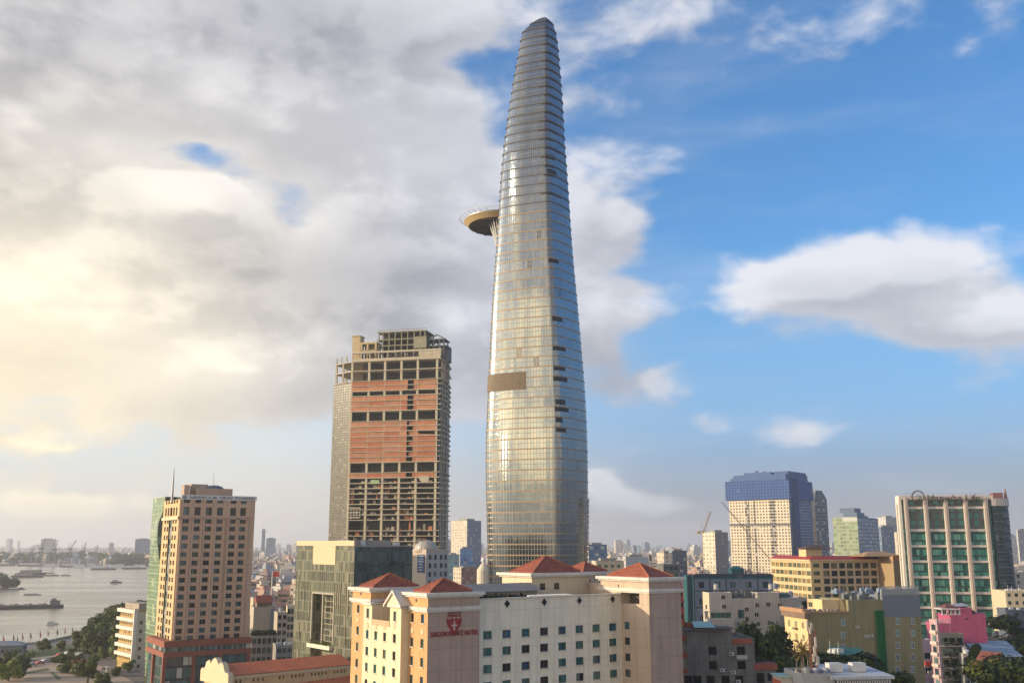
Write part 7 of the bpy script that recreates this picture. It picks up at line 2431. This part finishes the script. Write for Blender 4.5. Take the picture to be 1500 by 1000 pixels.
# ================================================================ TREES
def leaf_cloud(rr, lobes, n, size, flat=.9):
    mb = MB()
    tot = sum(r[3] ** 2 for r in lobes)
    for (cx, cy, cz, r, sz) in lobes:
        for i in range(int(n * r * r / tot)):
            d = Vector((rr.gauss(0, 1), rr.gauss(0, 1), rr.gauss(0, 1))).normalized()
            k = rr.uniform(.45, 1.0) ** .5 * rr.uniform(.82, 1.12)
            c = Vector((cx, cy, cz)) + Vector((d.x * r * k, d.y * r * k, d.z * r * sz * k))
            nrm = (d + Vector((rr.uniform(-.8, .8), rr.uniform(-.8, .8), rr.uniform(-.3, 1.0)))).normalized()
            a = nrm.orthogonal().normalized(); b_ = nrm.cross(a); t = rr.uniform(0, 6.3); s = size * rr.uniform(.55, 1.25)
            u = (a * math.cos(t) + b_ * math.sin(t)) * s; v = (b_ * math.cos(t) - a * math.sin(t)) * s * rr.uniform(.5, .9)
            mb.face([c - u, c - v * .9, c + u, c + v])
    return mb


def crown_lobes(rr, r, h, n=11, base=.22):
    out = []
    for i in range(n):
        a = rr.uniform(0, 6.3); q = r * rr.uniform(.15, .68)
        out.append((q * math.cos(a), q * math.sin(a), h * rr.uniform(base, .86), r * rr.uniform(.32, .52), .75))
    return out


BARK = paint('bark', (.12, .095, .07), rough=.95, dirt=.4)
LEAF = {'dark': leafmat('leaf_dark', (.048, .072, .019), .55), 'mid': leafmat('leaf_mid', (.085, .125, .03), .5), 'light': leafmat('leaf_light', (.15, .21, .04), .45), 'brown': leafmat('leaf_brown', (.13, .075, .035), .5)}
PROTO = {}


def tree_proto(kind, seed, r=5.0, h=11.0, n=2600, size=.55, nl=12):
    key = (kind, seed)
    if key in PROTO: return PROTO[key]
    rr = random.Random(seed)
    lobes = crown_lobes(rr, r, h, nl)
    cm = leaf_cloud(rr, lobes, n, size)
    me = bpy.data.meshes.new('crown'); me.from_pydata(cm.v, [], cm.f); me.materials.append(LEAF[kind]); me.update()
    tm = MB(); tm.tube((0, 0, 0), (0, 0, h * .42), r * .085, r * .06, 8)
    for (cx, cy, cz, q, _) in lobes[:7]: tm.tube((0, 0, h * .36), (cx, cy, cz), r * .045, r * .015, 5)
    mt = bpy.data.meshes.new('trunk'); mt.from_pydata(tm.v, [], tm.f); mt.materials.append(BARK); mt.update()
    PROTO[key] = (me, mt)
    return PROTO[key]


def tree(x, y, s, kind, seed, label, group=None, z=0.0, sz=1.0, name='tree', **kw):
    me, mt = tree_proto(kind, seed, **kw)
    t = empty(name, (x, y, z), RND.uniform(0, 6.3)); t.scale = (s, s, s * sz)
    tag(t, label, 'tree', group)
    link('trunk', mt, t); link('crown', me, t)
    return t


# the park wood on the point of the river bank: many crowns making one dark mass
rr = random.Random(77)
pk = [(188, 936, 1.25), (170, 938, 1.35), (152, 944, 1.2), (140, 950, 1.0), (178, 950, 1.35), (160, 957, 1.15), (130, 958, .9), (200, 956, 1.2), (186, 925, 1.3), (166, 926, 1.15), (150, 934, 1.05), (206, 935, 1.3), (196, 915, 1.2), (212, 920, 1.2), (143, 962, .85), (178, 968, 1.0), (121, 950, .75)]
names = ['broad tree in the middle of the riverside grove', 'tall tree left of the middle of the riverside grove', 'tree at the left slope of the riverside grove', 'smaller tree low on the left edge of the grove', 'broad tree in front of the tallest trees of the grove', 'tree at the front of the grove above the road', 'low tree at the left foot of the grove', 'tree of the grove beside the white balcony block', 'tallest tree at the back of the riverside grove', 'tree at the back left of the riverside grove', 'tree on the water side of the grove', 'tree half behind the white balcony block', 'far tree of the grove peeping over the others', 'far tree behind the white balcony block', 'small tree at the front left of the grove', 'tree at the front of the grove by the street corner', 'outermost small tree of the grove, near the path']
for i, ((px, py, s), lab) in enumerate(zip(pk, names)):
    p = G(px, py); tree(p.x, p.y, s * 1.12, ('dark', 'mid')[i % 2], 100 + i % 5, lab, 'trees of the riverside grove', sz=1.08, r=7.5, h=12, n=3600, size=.75)
loose = [(12, 997, 1.2, 'light', 'light green tree at the bottom left corner'), (28, 993, 1.25, 'mid', 'large round tree left of the plaza, near the corner'), (5, 985, 1.1, 'dark', 'dark tree cut by the left edge'),
         (98, 985, 1.15, 'mid', 'green tree left of the brown-leaved tree'), (108, 982, .9, 'dark', 'dark bushy tree behind the green and brown trees'), (115, 990, .95, 'brown', 'brown-leaved tree between two green ones by the street'), (128, 1000, 1.35, 'mid', 'big round tree beside the side street'),
         (165, 962, .95, 'light', 'light green street tree before the grove'), (152, 965, .85, 'light', 'smaller light green street tree before the grove'), (176, 968, .8, 'mid', 'street tree between the grove and the balcony block'), (188, 985, .7, 'mid', 'young street tree below the balcony block'),
         (170, 990, .55, 'mid', 'small street tree by the side street'), (222, 1002, .8, 'light', 'light green tree below the rose tower podium'), (240, 1010, .8, 'mid', 'tree at the bottom below the rose tower podium'), (295, 1006, .8, 'mid', 'palm-like tree at the left of the colonial gable'), (150, 1010, .9, 'mid', 'tree at the bottom edge by the side street'),
         (64, 953, .9, 'mid', 'rounded tree on the near shore of the pier'), (90, 952, .7, 'light', 'pale tree on the waterside path'), (80, 973, .5, 'mid', 'small tree beside the plaza hedge'), (20, 962, .5, 'mid', 'small tree behind the moored boat'), (45, 962, .45, 'light', 'small pale tree by the quay lawn'), (105, 962, .6, 'mid', 'small tree at the road edge by the grove'), (410, 975, .7, 'mid', 'small tree beside the low dark grey house')]
for i, (px, py, s, kd, lab) in enumerate(loose):
    p = G(px, py); tree(p.x, p.y, s * .92, kd, 200 + i % 4, lab, r=4.6, h=8.6, n=2400, size=.5)
# right side: dark trees among the houses (their tops measured in the photo)
def tree_top(px, py, D, hh, kind, seed, lab, r=5.2, n=3600, size=.42, wide=1.0):
    p = P(px, py, D); s = hh / 11.0
    t = tree(p.x, D, s * wide, kind, seed, lab, z=p.z - hh * .93, sz=1 / wide, r=r, h=11.0, n=n, size=size, nl=14)
    return t
for i, (px, py, D, hh, kd, lab, wd) in enumerate((
    (1112, 916, 250, 26, 'dark', 'big dark tree behind the grey concrete house', .46), (1098, 922, 246, 22, 'dark', 'dark tree close behind the grey concrete house, left of the biggest', .5), (1134, 934, 243, 21, 'dark', 'dark tree leaning toward the sunlit cream front', .48),
    (1156, 962, 238, 15, 'dark', 'lower dark tree in front of the sunlit cream front', .6), (1120, 962, 235, 15, 'dark', 'dark low tree right of the small annex house', .95), (1182, 970, 232, 12, 'dark', 'dark tree left of the red lattice mast', .9),
    (1212, 958, 245, 14, 'dark', 'dark tree right of the red lattice mast', 1.0), (1232, 963, 240, 13, 'dark', 'dark tree below the teal shed roof', 1.0), (1254, 962, 245, 14, 'dark', 'dark round tree right of the teal shed', .95), (1276, 978, 236, 11, 'dark', 'small dark tree at the foot of the green net', 1.0), (1300, 985, 230, 10, 'dark', 'small dark tree at the right end of the slatted roof', .95),
    (1472, 975, 235, 14, 'dark', 'dark tree in front of the red-brown roofed house', 1.0), (1492, 966, 240, 16, 'dark', 'dark tree at the right bottom corner', 1.0), (1490, 900, 400, 20, 'dark', 'dark tree between blocks at the right edge', 1.0), (1424, 944, 300, 7, 'mid', 'small palm-like tree on the roof right of the planted balconies', .6))):
    tree_top(px, py, D, hh, kd, 300 + i % 4, lab, wide=wd * 1.3)
pt = P(1172, 948, 205)
t = empty('palm_tree', (pt.x, 205, pt.z - 11)); tag(t, 'sunlit yellowing palm with drooping fronds left of the lattice mast', 'palm tree')
MB().tube((0, 0, 0), (.3, 0, 10.5), .32, .24, 8).build('trunk', paint('palm_bark', (.25, .19, .12), rough=.9, dirt=.3), t)
mb = MB(); rr = random.Random(5)
for k in range(34):
    a = rr.uniform(0, 6.3); el = rr.uniform(-.7, 1.2); L_ = rr.uniform(2.2, 3.6); p = Vector((.3, 0, 10.4)); d = Vector((math.cos(a) * math.cos(el), math.sin(a) * math.cos(el), math.sin(el)))
    for q in range(8):
        n_ = p + d * L_ / 8; sd = d.cross(Vector((0, 0, 1))).normalized() * .42 * math.sin((q + 1) / 9 * math.pi)
        mb.face([p, p + sd + d * .2 + Vector((0, 0, -.22)), n_]); mb.face([p, n_, p - sd + d * .2 + Vector((0, 0, -.22))]); p = n_; d = (d + Vector((0, 0, -.13))).normalized()
mb.build('crown', leafmat('palm_leaf', (.30, .21, .075), .5), t)

# ================================================================ CARS, FLAGS, BOATS
CARP = {}
def car_proto(col, kind='car'):
    key = (col, kind)
    if key in CARP: return CARP[key]
    root = empty('parked_car', (0, 0, -500))
    m = paint('car_%d' % len(CARP), col, rough=.3, dirt=.05, spec=.7); gl = HG[2]; rub = paint('rubber', (.015, .015, .015), rough=.9)
    L_, Wd, Hh = (4.4, 1.8, 1.45) if kind == 'car' else (6.2, 2.1, 2.5)
    pr = [(-L_ / 2, .35), (L_ / 2, .35), (L_ / 2, .75), (L_ * .30, .92), (L_ * .14, Hh), (-L_ * .30, Hh), (-L_ * .44, .95), (-L_ / 2, .85)] if kind == 'car' else [(-L_ / 2, .4), (L_ / 2, .4), (L_ / 2, 1.2), (L_ * .42, Hh - .2), (L_ * .38, Hh), (-L_ / 2, Hh)]
    mb = MB()
    for s in (-1, 1): mb.face([(x, s * Wd / 2, z) for x, z in (pr if s > 0 else pr[::-1])])
    for i in range(len(pr)): (xa, za), (xb, zb_) = pr[i], pr[(i + 1) % len(pr)]; mb.face([(xa, -Wd / 2, za), (xb, -Wd / 2, zb_), (xb, Wd / 2, zb_), (xa, Wd / 2, za)])
    mb.build('body', m, root)
    mb = MB(); z0, z1 = (.98, Hh - .12) if kind == 'car' else (1.35, Hh - .35); x0, x1 = (-L_ * .33, L_ * .16) if kind == 'car' else (-L_ * .44, L_ * .34)
    mb.box(x0, x1, -Wd / 2 - .01, Wd / 2 + .01, z0, z1); mb.build('window', gl, root)
    for x in (-L_ * .31, L_ * .31):
        for s in (-1, 1): MB().tube((x, s * (Wd / 2 - .12), .33), (x, s * (Wd / 2 + .03), .33), .33, None, 12).build('wheel', rub, root)
    CARP[key] = root
    return root
def place_car(px, py, az, col, lab, kind='car', z=.12, first={}):
    pr = car_proto(col, kind)
    o = pr if (col, kind) not in first else copy_tree(pr)
    first[(col, kind)] = 1
    p = G(px, py); o.location = (p.x, p.y, z); o.rotation_euler = (0, 0, az); o.name = 'parked_car'
    tag(o, lab, 'car' if kind == 'car' else 'van', 'vehicles on the riverside streets')
ra = math.atan2(pts[3].y - pts[1].y, pts[3].x - pts[1].x)
for a in ((58, 972.5, ra, (.45, .08, .05), 'red car leading on the riverside road', 'car'), (66, 970, ra, (.62, .62, .60), 'white car right behind the red car on the riverside road', 'car'), (20, 977, ra, (.05, .05, .055), 'dark car at the left end of the riverside road', 'car'), (76, 966.5, ra, (.05, .05, .055), 'dark car farther along on the riverside road', 'car'),
          (116, 963.5, ra + .4, (.62, .62, .60), 'white van turning at the street junction', 'van'), (131, 965, ra + .2, (.05, .05, .055), 'dark car beside the white van at the junction', 'car'), (139, 963, ra + .3, (.05, .05, .055), 'dark car past the junction near the grove', 'car'), (156, 985, -.9, (.50, .46, .36), 'beige van driving down the side street', 'van'), (36, 967, ra, (.30, .32, .35), 'grey car on the outer lane of the riverside road', 'car'),
          (100, 958, ra, (.62, .62, .60), 'white car parked by the waterside lawn', 'car'), (47, 975.5, ra, (.30, .32, .35), 'grey car behind the dark car on the inner lane', 'car'), (88, 960.5, ra, (.45, .08, .05), 'red car on the outer lane of the riverside road', 'car')):
    place_car(*a)
FLR = paint('flag_red2', (.38, .05, .045), rough=.8); FLD = paint('flag_dark', (.06, .06, .09), rough=.8); POLE = paint('pole_grey', (.45, .42, .38), rough=.6)
def flagpole(px, ptop, pbot, dark, lab, proto={}):
    p = G(px, pbot)
    if 'm' not in proto:
        a = MB().tube((0, 0, 0), (0, 0, 1), .011, .006, 6)
        me = bpy.data.meshes.new('pole'); me.from_pydata(a.v, [], a.f); me.materials.append(POLE); proto['m'] = me
        for k, m in (('r', FLR), ('d', FLD)):
            f = MB(); n = 8
            for i in range(n):
                x0, x1 = .13 * i / n, .13 * (i + 1) / n; w = lambda x: .02 * math.sin(x * 60)
                f.face([(x0 * .6, w(x0), .97 - x0 * 1.6), (x1 * .6, w(x1), .97 - x1 * 1.6), (x1 * .6, w(x1), .70 - x1 * 1.3), (x0 * .6, w(x0), .70 - x0 * .4)])
            me = bpy.data.meshes.new('flag'); me.from_pydata(f.v, [], f.f); me.materials.append(m); proto[k] = me
    h = P(px, ptop, p.y).z
    r = empty('flagpole', (p.x, p.y, 0), RND.uniform(-.5, .5)); r.scale = (h, h, h); tag(r, lab, 'flagpole', 'flags along the quay')
    link('pole', proto['m'], r); link('flag', proto['d' if dark else 'r'], r)
FL = 'red flag drooping on a tall pole along the quay'
for i, (px, a, b_, dk) in enumerate(((2, 928, 958, 0), (17, 927, 956, 1), (23, 929, 955, 1), (30, 925, 955, 0), (42, 924, 953, 0), (56, 921, 952, 0), (68, 921, 946, 0), (81, 918, 948, 1), (93, 917, 944, 0), (104, 916, 940, 1))):
    flagpole(px, a, b_, dk, ('dark flag on a pole on the quay, beside a second dark flag' if px == 17 else 'dark flag on a pole right of its dark neighbour on the quay' if px == 23 else 'dark flag third from the right end of the quay' if px == 81 else 'dark flag at the right end of the quay row') if dk else FL)
def hull(L_, Wd, Hh, bow=.25):
    return [(-L_ / 2, -Wd / 2), (L_ * (.5 - bow), -Wd / 2), (L_ / 2, 0), (L_ * (.5 - bow), Wd / 2), (-L_ / 2, Wd / 2)]
DKH = paint('hull_dark', (.055, .05, .048), rough=.7, dirt=.4); WHH = paint('hull_white', (.55, .54, .52), rough=.5, dirt=.2); SND = paint('sand_load', (.16, .135, .11), rough=.95, dirt=.4)
p = G(26, 892); q = G(66, 887)
bg = empty('cargo_barge', (G(20, 892.5).x, G(30, 891).y, .06), math.atan2(q.y - p.y, q.x - p.x) if False else .42); tag(bg, 'long dark cargo barge heaped with sand, wheelhouse at its right end', 'barge')
Lb = 66
MB().prism([(-Lb / 2, -6.5), (Lb / 2 - 4, -6.5), (Lb / 2, -3), (Lb / 2, 3), (Lb / 2 - 4, 6.5), (-Lb / 2, 6.5), (-Lb / 2 - 7, 0)], 0, 2.6).build('hull', DKH, bg)
mb = MB()
for k in range(14):
    a = -Lb / 2 + k * 3.7; mb.hip(a, a + 5.2, -5.5, 5.5, 2.6, 4.0 + .7 * math.sin(k * 2.1), 0)
mb.build('sand_load', SND, bg)
MB().box(Lb / 2 - 11, Lb / 2 - 3, -4.5, 4.5, 2.6, 6.2).build('wheelhouse', paint('wheelhouse_grey', (.14, .13, .13), rough=.7), bg); MB().box(Lb / 2 - 10, Lb / 2 - 6, -3.5, 3.5, 6.2, 8.0).build('bridge', paint('bridge_grey', (.20, .19, .19), rough=.7), bg)
def boat(px, py, L_, Hh, m, lab, name='boat', cat='boat', az=.1, group=None, deck=None):
    p = G(px, py); r = empty(name, (p.x, p.y, .06), az); tag(r, lab, cat, group)
    MB().prism(hull(L_, L_ * .24, Hh), 0, Hh * .45).build('hull', m, r)
    MB().box(-L_ * .42, L_ * .15, -L_ * .09, L_ * .09, Hh * .45, Hh).build('cabin', deck or WHH, r)
    return r
boat(41, 845, 50, 6, DKH, 'moored dark freighter at the left end of the midstream cluster', 'freighter', 'ship', .05, deck=paint('deck_grey', (.24, .23, .22)))
boat(52, 841.5, 58, 8.5, DKH, 'larger dark freighter at the right of the midstream cluster', 'freighter', 'ship', .2, deck=paint('deck_grey', (.24, .23, .22)))
boat(76, 843, 24, 4, DKH, 'small low boat right of the freighter cluster', az=.0); boat(170, 853.5, 15, 4.5, DKH, 'small dark boat alone in mid-river near the green tower', az=.5); boat(77, 914.5, 7, 2.4, WHH, 'small motorboat on the near water', az=.3)
boat(24, 863, 20, 2.2, DKH, 'flat dark skiff right of the green islet', az=.1); boat(48, 871, 18, 2.0, DKH, 'flat dark skiff above the long barge', az=.05); boat(97, 843, 16, 2.4, DKH, 'tiny dark boat in mid-river right of the freighters', az=.1)
for i, (px, py, L_, m) in enumerate(((10, 828, 40, DKH), (60, 829, 55, DKH), (78, 829.5, 45, WHH), (120, 831, 40, WHH), (137, 829, 36, WHH), (152, 834, 50, DKH), (165, 831, 36, WHH), (178, 830.5, 30, WHH), (197, 833, 50, DKH), (208, 831, 40, WHH), (45, 828.5, 60, DKH), (108, 830, 60, DKH))):
    boat(px, py, L_, 7, m, 'distant vessel moored along the far river bank', 'moored_ship', 'ship', .1, 'vessels along the far bank')
b_ = G(10, 958); r = empty('pier_pavilion', (b_.x, b_.y, 0.06), .2); tag(r, 'grey-blue floating pier pavilion moored at the left of the quay', 'pier pavilion')
MB().box(-11, 9, -5, 5, 0, 1.2).build('pontoon', paint('pontoon', (.22, .20, .18), rough=.9, dirt=.3), r); MB().box(-10, 8, -4.4, 4.4, 1.2, 4.6).build('wall', facade('pavilion_wall', (.17, .19, .22), (.05, .06, .075), 2, 3.4, .7, .5), r)
mb = MB(); mb.hip(-11, 9, -5.2, 5.2, 4.6, 6.6, 9); mb.build('roof', paint('pavilion_roof', (.20, .22, .25), rough=.6), r)
# green islet in the river and the wooded far bank
p = G(2, 862); o = empty('islet', (p.x, p.y, .06)); tag(o, 'low green islet in the river cut by the left edge', 'islet')
rr = random.Random(31)
lb = [(rr.uniform(-40, 12), rr.uniform(-12, 12), rr.uniform(5, 12), rr.uniform(7, 10), .7) for i in range(14)]
leaf_cloud(rr, lb, 5200, 1.5).build('foliage', LEAF['mid'], o); MB().prism([(-50, -16), (20, -14), (27, 0), (20, 14), (-50, 16)], 0, 1.0).build('bank', paint('mud', (.10, .085, .06)), o)
rr = random.Random(41); lb = []
for i in range(230):
    px = rr.uniform(-60, 335); p = G(px, rr.uniform(820.5, 826) + (3.5 if px > 150 else 0) + (2.5 if px > 260 else 0)); rad = rr.uniform(9, 17); lb.append((p.x, p.y + rr.uniform(0, 60), rad * .9, rad, .9))
o = leaf_cloud(rr, lb, 26000, 4.2).build('riverbank_wood', LEAF['dark']); tag(o, 'long low wood along the far river bank', 'wood', None, 'stuff')
GCR = paint('crane_grey', (.16, .17, .18), rough=.7)
for i, (px, pt_, D, lab) in enumerate(((62, 795, 2450, 'tall dark harbour crane mast before the pale hazy block'), (81, 797, 2450, 'dark harbour crane mast at the right edge of the pale hazy block'), (104, 796, 2600, 'leaning harbour crane with its jib raised'), (123, 800, 2450, 'dark harbour crane mast alone midway along the far bank'), (47, 803, 2500, 'short harbour crane mast left of the pale hazy block'), (141, 803, 2600, 'short harbour crane mast right of the lone mast'))):
    r = empty('harbour_crane', (P(px, 800, D).x, D, 0)); tag(r, lab, 'crane'); h = P(px, pt_, D).z
    crane(r, 0, h * .8, h * .42, R(62 if px == 104 else 80), R(10), GCR, 3.2)

# ================================================================ LOW-RISE CITY
ROOFC = [paint('r_red', (.30, .10, .06), rough=.8, dirt=.3), paint('r_rust', (.24, .11, .08), rough=.8, dirt=.3), paint('r_grey', (.28, .28, .28), rough=.7, dirt=.3), paint('r_blue', (.20, .27, .36), rough=.6, dirt=.3), paint('r_pale', (.42, .41, .39), rough=.7, dirt=.3), paint('r_pink', (.36, .17, .15), rough=.8, dirt=.3)]
WALLC = [paint('w_%d' % i, c, rough=.88, dirt=.25, streak=.3) for i, c in enumerate(((.52, .48, .42), (.44, .38, .30), (.56, .47, .34), (.34, .36, .38), (.46, .30, .24), (.38, .42, .46), (.60, .57, .53), (.40, .34, .28)))]
WINC = paint('w_dark', (.05, .055, .06), rough=.3)
def house_mesh(rr, w, d, h, wm_, rm, pitched):
    """a narrow town house: walls, rows of windows set in relief, roof, stair head"""
    mb = MB(); mb.box(0, w, 0, d, 0, h, 0)
    nf = int(h / 3.4)
    for k in range(nf):
        z = 1.0 + k * 3.4
        for c in range(max(1, int(w / 2.6))):
            x = (c + .5) * w / max(1, int(w / 2.6)); mb.box(x - .65, x + .65, -.06, .1, z, z + 1.5, 2)
        for c in range(2):
            y = d * (.25 + .45 * c)
            if rr.random() < .6: mb.box(-.06, .1, y, y + 1.3, z, z + 1.4, 2)
        if rr.random() < .5: mb.box(.1, w - .1, -1.0, -.07, z - 1.0, z - .4, 0)
    if pitched: mb.hip(-.4, w + .4, -.4, d + .4, h, h + rr.uniform(1.6, 2.8), d * .0, .15, 1)
    else:
        mb.box(-.15, w + .15, -.15, d + .15, h, h + .35, 0); mb.box(.3, w - .3, .3, d - .3, h + .35, h + .5, 1)
        mb.box(w * .3, w * .9, d * .4, d * .8, h + .5, h + 3.0, 0); mb.box(w * .25, w * .95, d * .36, d * .84, h + 3.0, h + 3.2, 1)
        if rr.random() < .6: mb.tube((w * .2, d * .2, h + .5), (w * .2, d * .2, h + 1.9), .6, None, 8, 1)
    return mb
RH = random.Random(99)
KINDS = []
WN_ = ['pale', 'tan', 'cream', 'grey', 'terracotta', 'blue-grey', 'white', 'brown']; RN_ = ['red', 'rust-red', 'grey', 'blue', 'pale', 'pink']
for i in range(26):
    wi, ri, pit = RH.randrange(8), RH.randrange(6), RH.random() < .42
    w, d, h = RH.uniform(5, 11), RH.uniform(9, 18), RH.choice((7, 10.4, 10.4, 13.8, 17.2, 20.6))
    mb = house_mesh(RH, w, d, h, None, None, pit)
    me = bpy.data.meshes.new('town_house'); me.from_pydata(mb.v, [], mb.f)
    for m in (WALLC[wi], ROOFC[ri], WINC): me.materials.append(m)
    me.polygons.foreach_set('material_index', mb.m); me.update()
    KINDS.append((me, '%s town house with a %s %s roof' % (WN_[wi], RN_[ri], 'tiled' if pit else 'flat'), mb, wi, ri))
bld_pts = [(o.matrix_basis.translation.x, o.matrix_basis.translation.y) for o in bpy.data.objects if o.parent is None and o.get('category') in ('tower', 'building', 'office block', 'office tower', 'skyscraper', 'hotel', 'apartment block', 'house', 'flats', 'glass tower', 'colonial building')]
def in_poly(x, y, poly):
    c = False; n = len(poly)
    for i in range(n):
        (xa, ya), (xb, yb) = poly[i], poly[i - 1]
        if (ya > y) != (yb > y) and x < (xb - xa) * (y - ya) / (yb - ya) + xa: c = not c
    return c
river_w = [(x, y) for x, y in river]
# photo windows through which the low city is seen: (columns, near distance, far distance, share)
GAPSV = [(374, 436, 560, 2300, .16, 'beyond the flag mast'), (655, 716, 560, 1900, .12, 'left of the skyscraper'), (858, 1030, 520, 2400, .44, 'right of the skyscraper'), (1455, 1520, 430, 2200, .12, 'right of the gridded office'), (1090, 1240, 620, 1000, .04, 'behind the yellow block'), (1000, 1130, 560, 1000, .12, 'beyond the panelled block')]
placed = []
n_ind = 0
tries = 0
while n_ind < 292 and tries < 60000:
    tries += 1
    u = RH.random(); acc = 0
    for (pa, pb, d0, d1, sh, where) in GAPSV:
        acc += sh
        if u < acc: break
    D = d0 * (d1 / d0) ** RH.random(); px = RH.uniform(pa, pb); x = (px - 750) / F * D * .985; y = D
    if in_poly(x, y, river_w) or any((x - a) ** 2 + (y - b_) ** 2 < (14 if y < 900 else 20) ** 2 for a, b_ in placed) or any((x + 4 - a) ** 2 + (y - b_) ** 2 < 26 ** 2 for a, b_ in bld_pts): continue
    if x > 130 and 500 < y < 640 and px > 1100: continue
    placed.append((x, y)); me, lab, _, _, _ = RH.choice(KINDS)
    o = bpy.data.objects.new('town_house', me); COL.objects.link(o); o.location = (x, y, -.02); o.rotation_euler = (0, 0, RH.choice((.2, .6, .65, .7, .9)) + RH.uniform(-.1, .1)); s = RH.uniform(.85, 1.2); o.scale = (s, s, s * RH.uniform(.85, 1.15))
    far_ = 'near' if D < d0 * (d1 / d0) ** .33 else 'distant' if D > d0 * (d1 / d0) ** .66 else 'middling'
    tag(o, '%s %s %s' % (far_, lab, where), 'house', 'town houses of the low city'); n_ind += 1
# everything farther off: one mass of roofs and one of towers fading into the haze
def mass(name, label, cat, items, mats):
    V, FC, MI = [], [], []
    for (mb, mi, x, y, a, sx, sz) in items:
        ca, sa = math.cos(a) * sx, math.sin(a) * sx; i = len(V)
        V += [(x + p[0] * ca - p[1] * sa, y + p[0] * sa + p[1] * ca, p[2] * sz - .02) for p in mb.v]; FC += [tuple(k + i for k in f) for f in mb.f]; MI += [mi[k] for k in mb.m]
    me = bpy.data.meshes.new(name); me.from_pydata(V, [], FC)
    for m in mats: me.materials.append(m)
    me.polygons.foreach_set('material_index', MI); me.update(); o = link(name, me); tag(o, label, cat, None, 'stuff'); return o
simple = []
for i in range(12):
    mb = MB(); w, d, h = RH.uniform(6, 16), RH.uniform(8, 20), RH.uniform(7, 20); mb.box(0, w, 0, d, 0, h, 0)
    for k in range(int(h / 3.4)):
        mb.box(.6, w - .6, -.06, .05, 1 + 3.4 * k, 2.4 + 3.4 * k, 2); mb.box(-.06, .05, .6, d - .6, 1 + 3.4 * k, 2.4 + 3.4 * k, 2)
    if RH.random() < .4: mb.hip(-.4, w + .4, -.4, d + .4, h, h + 2.5, 0, .15, 1)
    else: mb.box(-.1, w + .1, -.1, d + .1, h, h + .4, 1); mb.box(w * .2, w * .7, d * .3, d * .8, h + .4, h + 3, 0)
    simple.append(mb)
items = []
MM = WALLC + ROOFC + [WINC]
for i in range(13000):
    D = 1000 * (9.0) ** RH.random() if i < 7500 else 560 * 4 ** RH.random(); px = RH.uniform(-120, 1620); x = (px - 750) / F * D; y = D
    if in_poly(x, y, river_w) or (px < 340 and D < 2450) or any((x - a) ** 2 + (y - b_) ** 2 < 17 ** 2 for a, b_ in placed) or any((x + 4 - a) ** 2 + (y - b_) ** 2 < 30 ** 2 for a, b_ in bld_pts): continue
    if D < 1000 and (px > 1080 and px < 1450): continue
    if px < 440 and D > 560 and D < 1100 and px > 340 and RH.random() < .5: continue
    if 620 < y < 760 and -140 < x < -10: continue
    items.append((RH.choice(simple), (RH.randrange(8), 8 + RH.randrange(6), 14), x, y, RH.uniform(0, 1.5), RH.uniform(.8, 1.3), RH.uniform(.8, 1.4)))
mass('distant_city', 'low houses of the far city packed together toward the horizon', 'city', items, MM)
FARF = [WT, GT, BT, CT_, TT]
items = []
bx = []
for i in range(8):
    mb = MB(); w, d, h = RH.uniform(16, 36), RH.uniform(16, 28), RH.uniform(28, 80)
    mb.box(0, w, 0, d, 0, h, 0); mb.box(w * .2, w * .7, d * .2, d * .7, h, h + 5, 0); bx.append(mb)
for i in range(230):
    D = 2800 * (3.6) ** RH.random(); px = RH.uniform(-60, 1560) if i < 170 else RH.choice((RH.gauss(950, 60), RH.gauss(1480, 40), RH.gauss(1010, 30), RH.gauss(1300, 40), RH.uniform(0, 220))); x = (px - 750) / F * D
    if px < 440 and (D < 5200 or RH.random() < .5): continue
    items.append((RH.choice(bx), (RH.randrange(5), 0, 0), x, D, RH.uniform(0, 1.5), 1.0, RH.uniform(.6, 1.25)))
mass('distant_towers', 'pale apartment towers standing faintly in the haze along the horizon', 'city', items, FARF)
# street trees and gardens between the roofs
rr = random.Random(55); lb = []
for i in range(240):
    D = 540 * 3.6 ** rr.random(); px = rr.choice((rr.uniform(374, 436), rr.uniform(860, 1030), rr.uniform(1455, 1510), rr.uniform(655, 712), rr.uniform(1000, 1130), rr.uniform(374, 436)))
    x = (px - 750) / F * D
    if in_poly(x, D, river_w): continue
    r_ = rr.uniform(3, 6.5); lb.append((x, D, r_ * 1.1, r_, .85))
o = leaf_cloud(rr, lb, 22000, 1.1).build('city_greenery', LEAF['mid']); tag(o, 'green tree crowns showing between the roofs of the low city', 'greenery', None, 'stuff')

# ================================================================ HAZE
hm = bpy.data.materials.new('haze_air'); hm.use_nodes = True; hn = hm.node_tree; hn.nodes.clear()
vo = hn.nodes.new('ShaderNodeVolumePrincipled'); vo.inputs['Color'].default_value = (.90, .925, .96, 1); vo.inputs['Density'].default_value = 1.15e-4; vo.inputs['Anisotropy'].default_value = .35
ho = hn.nodes.new('ShaderNodeOutputMaterial'); hn.links.new(vo.outputs[0], ho.inputs['Volume'])
hz_ = MB().box(-9800, 9800, -700, 13800, -1.0, 285.0).build('haze', hm); tag(hz_, 'thin pale morning haze lying over the whole city', 'haze', None, 'stuff')
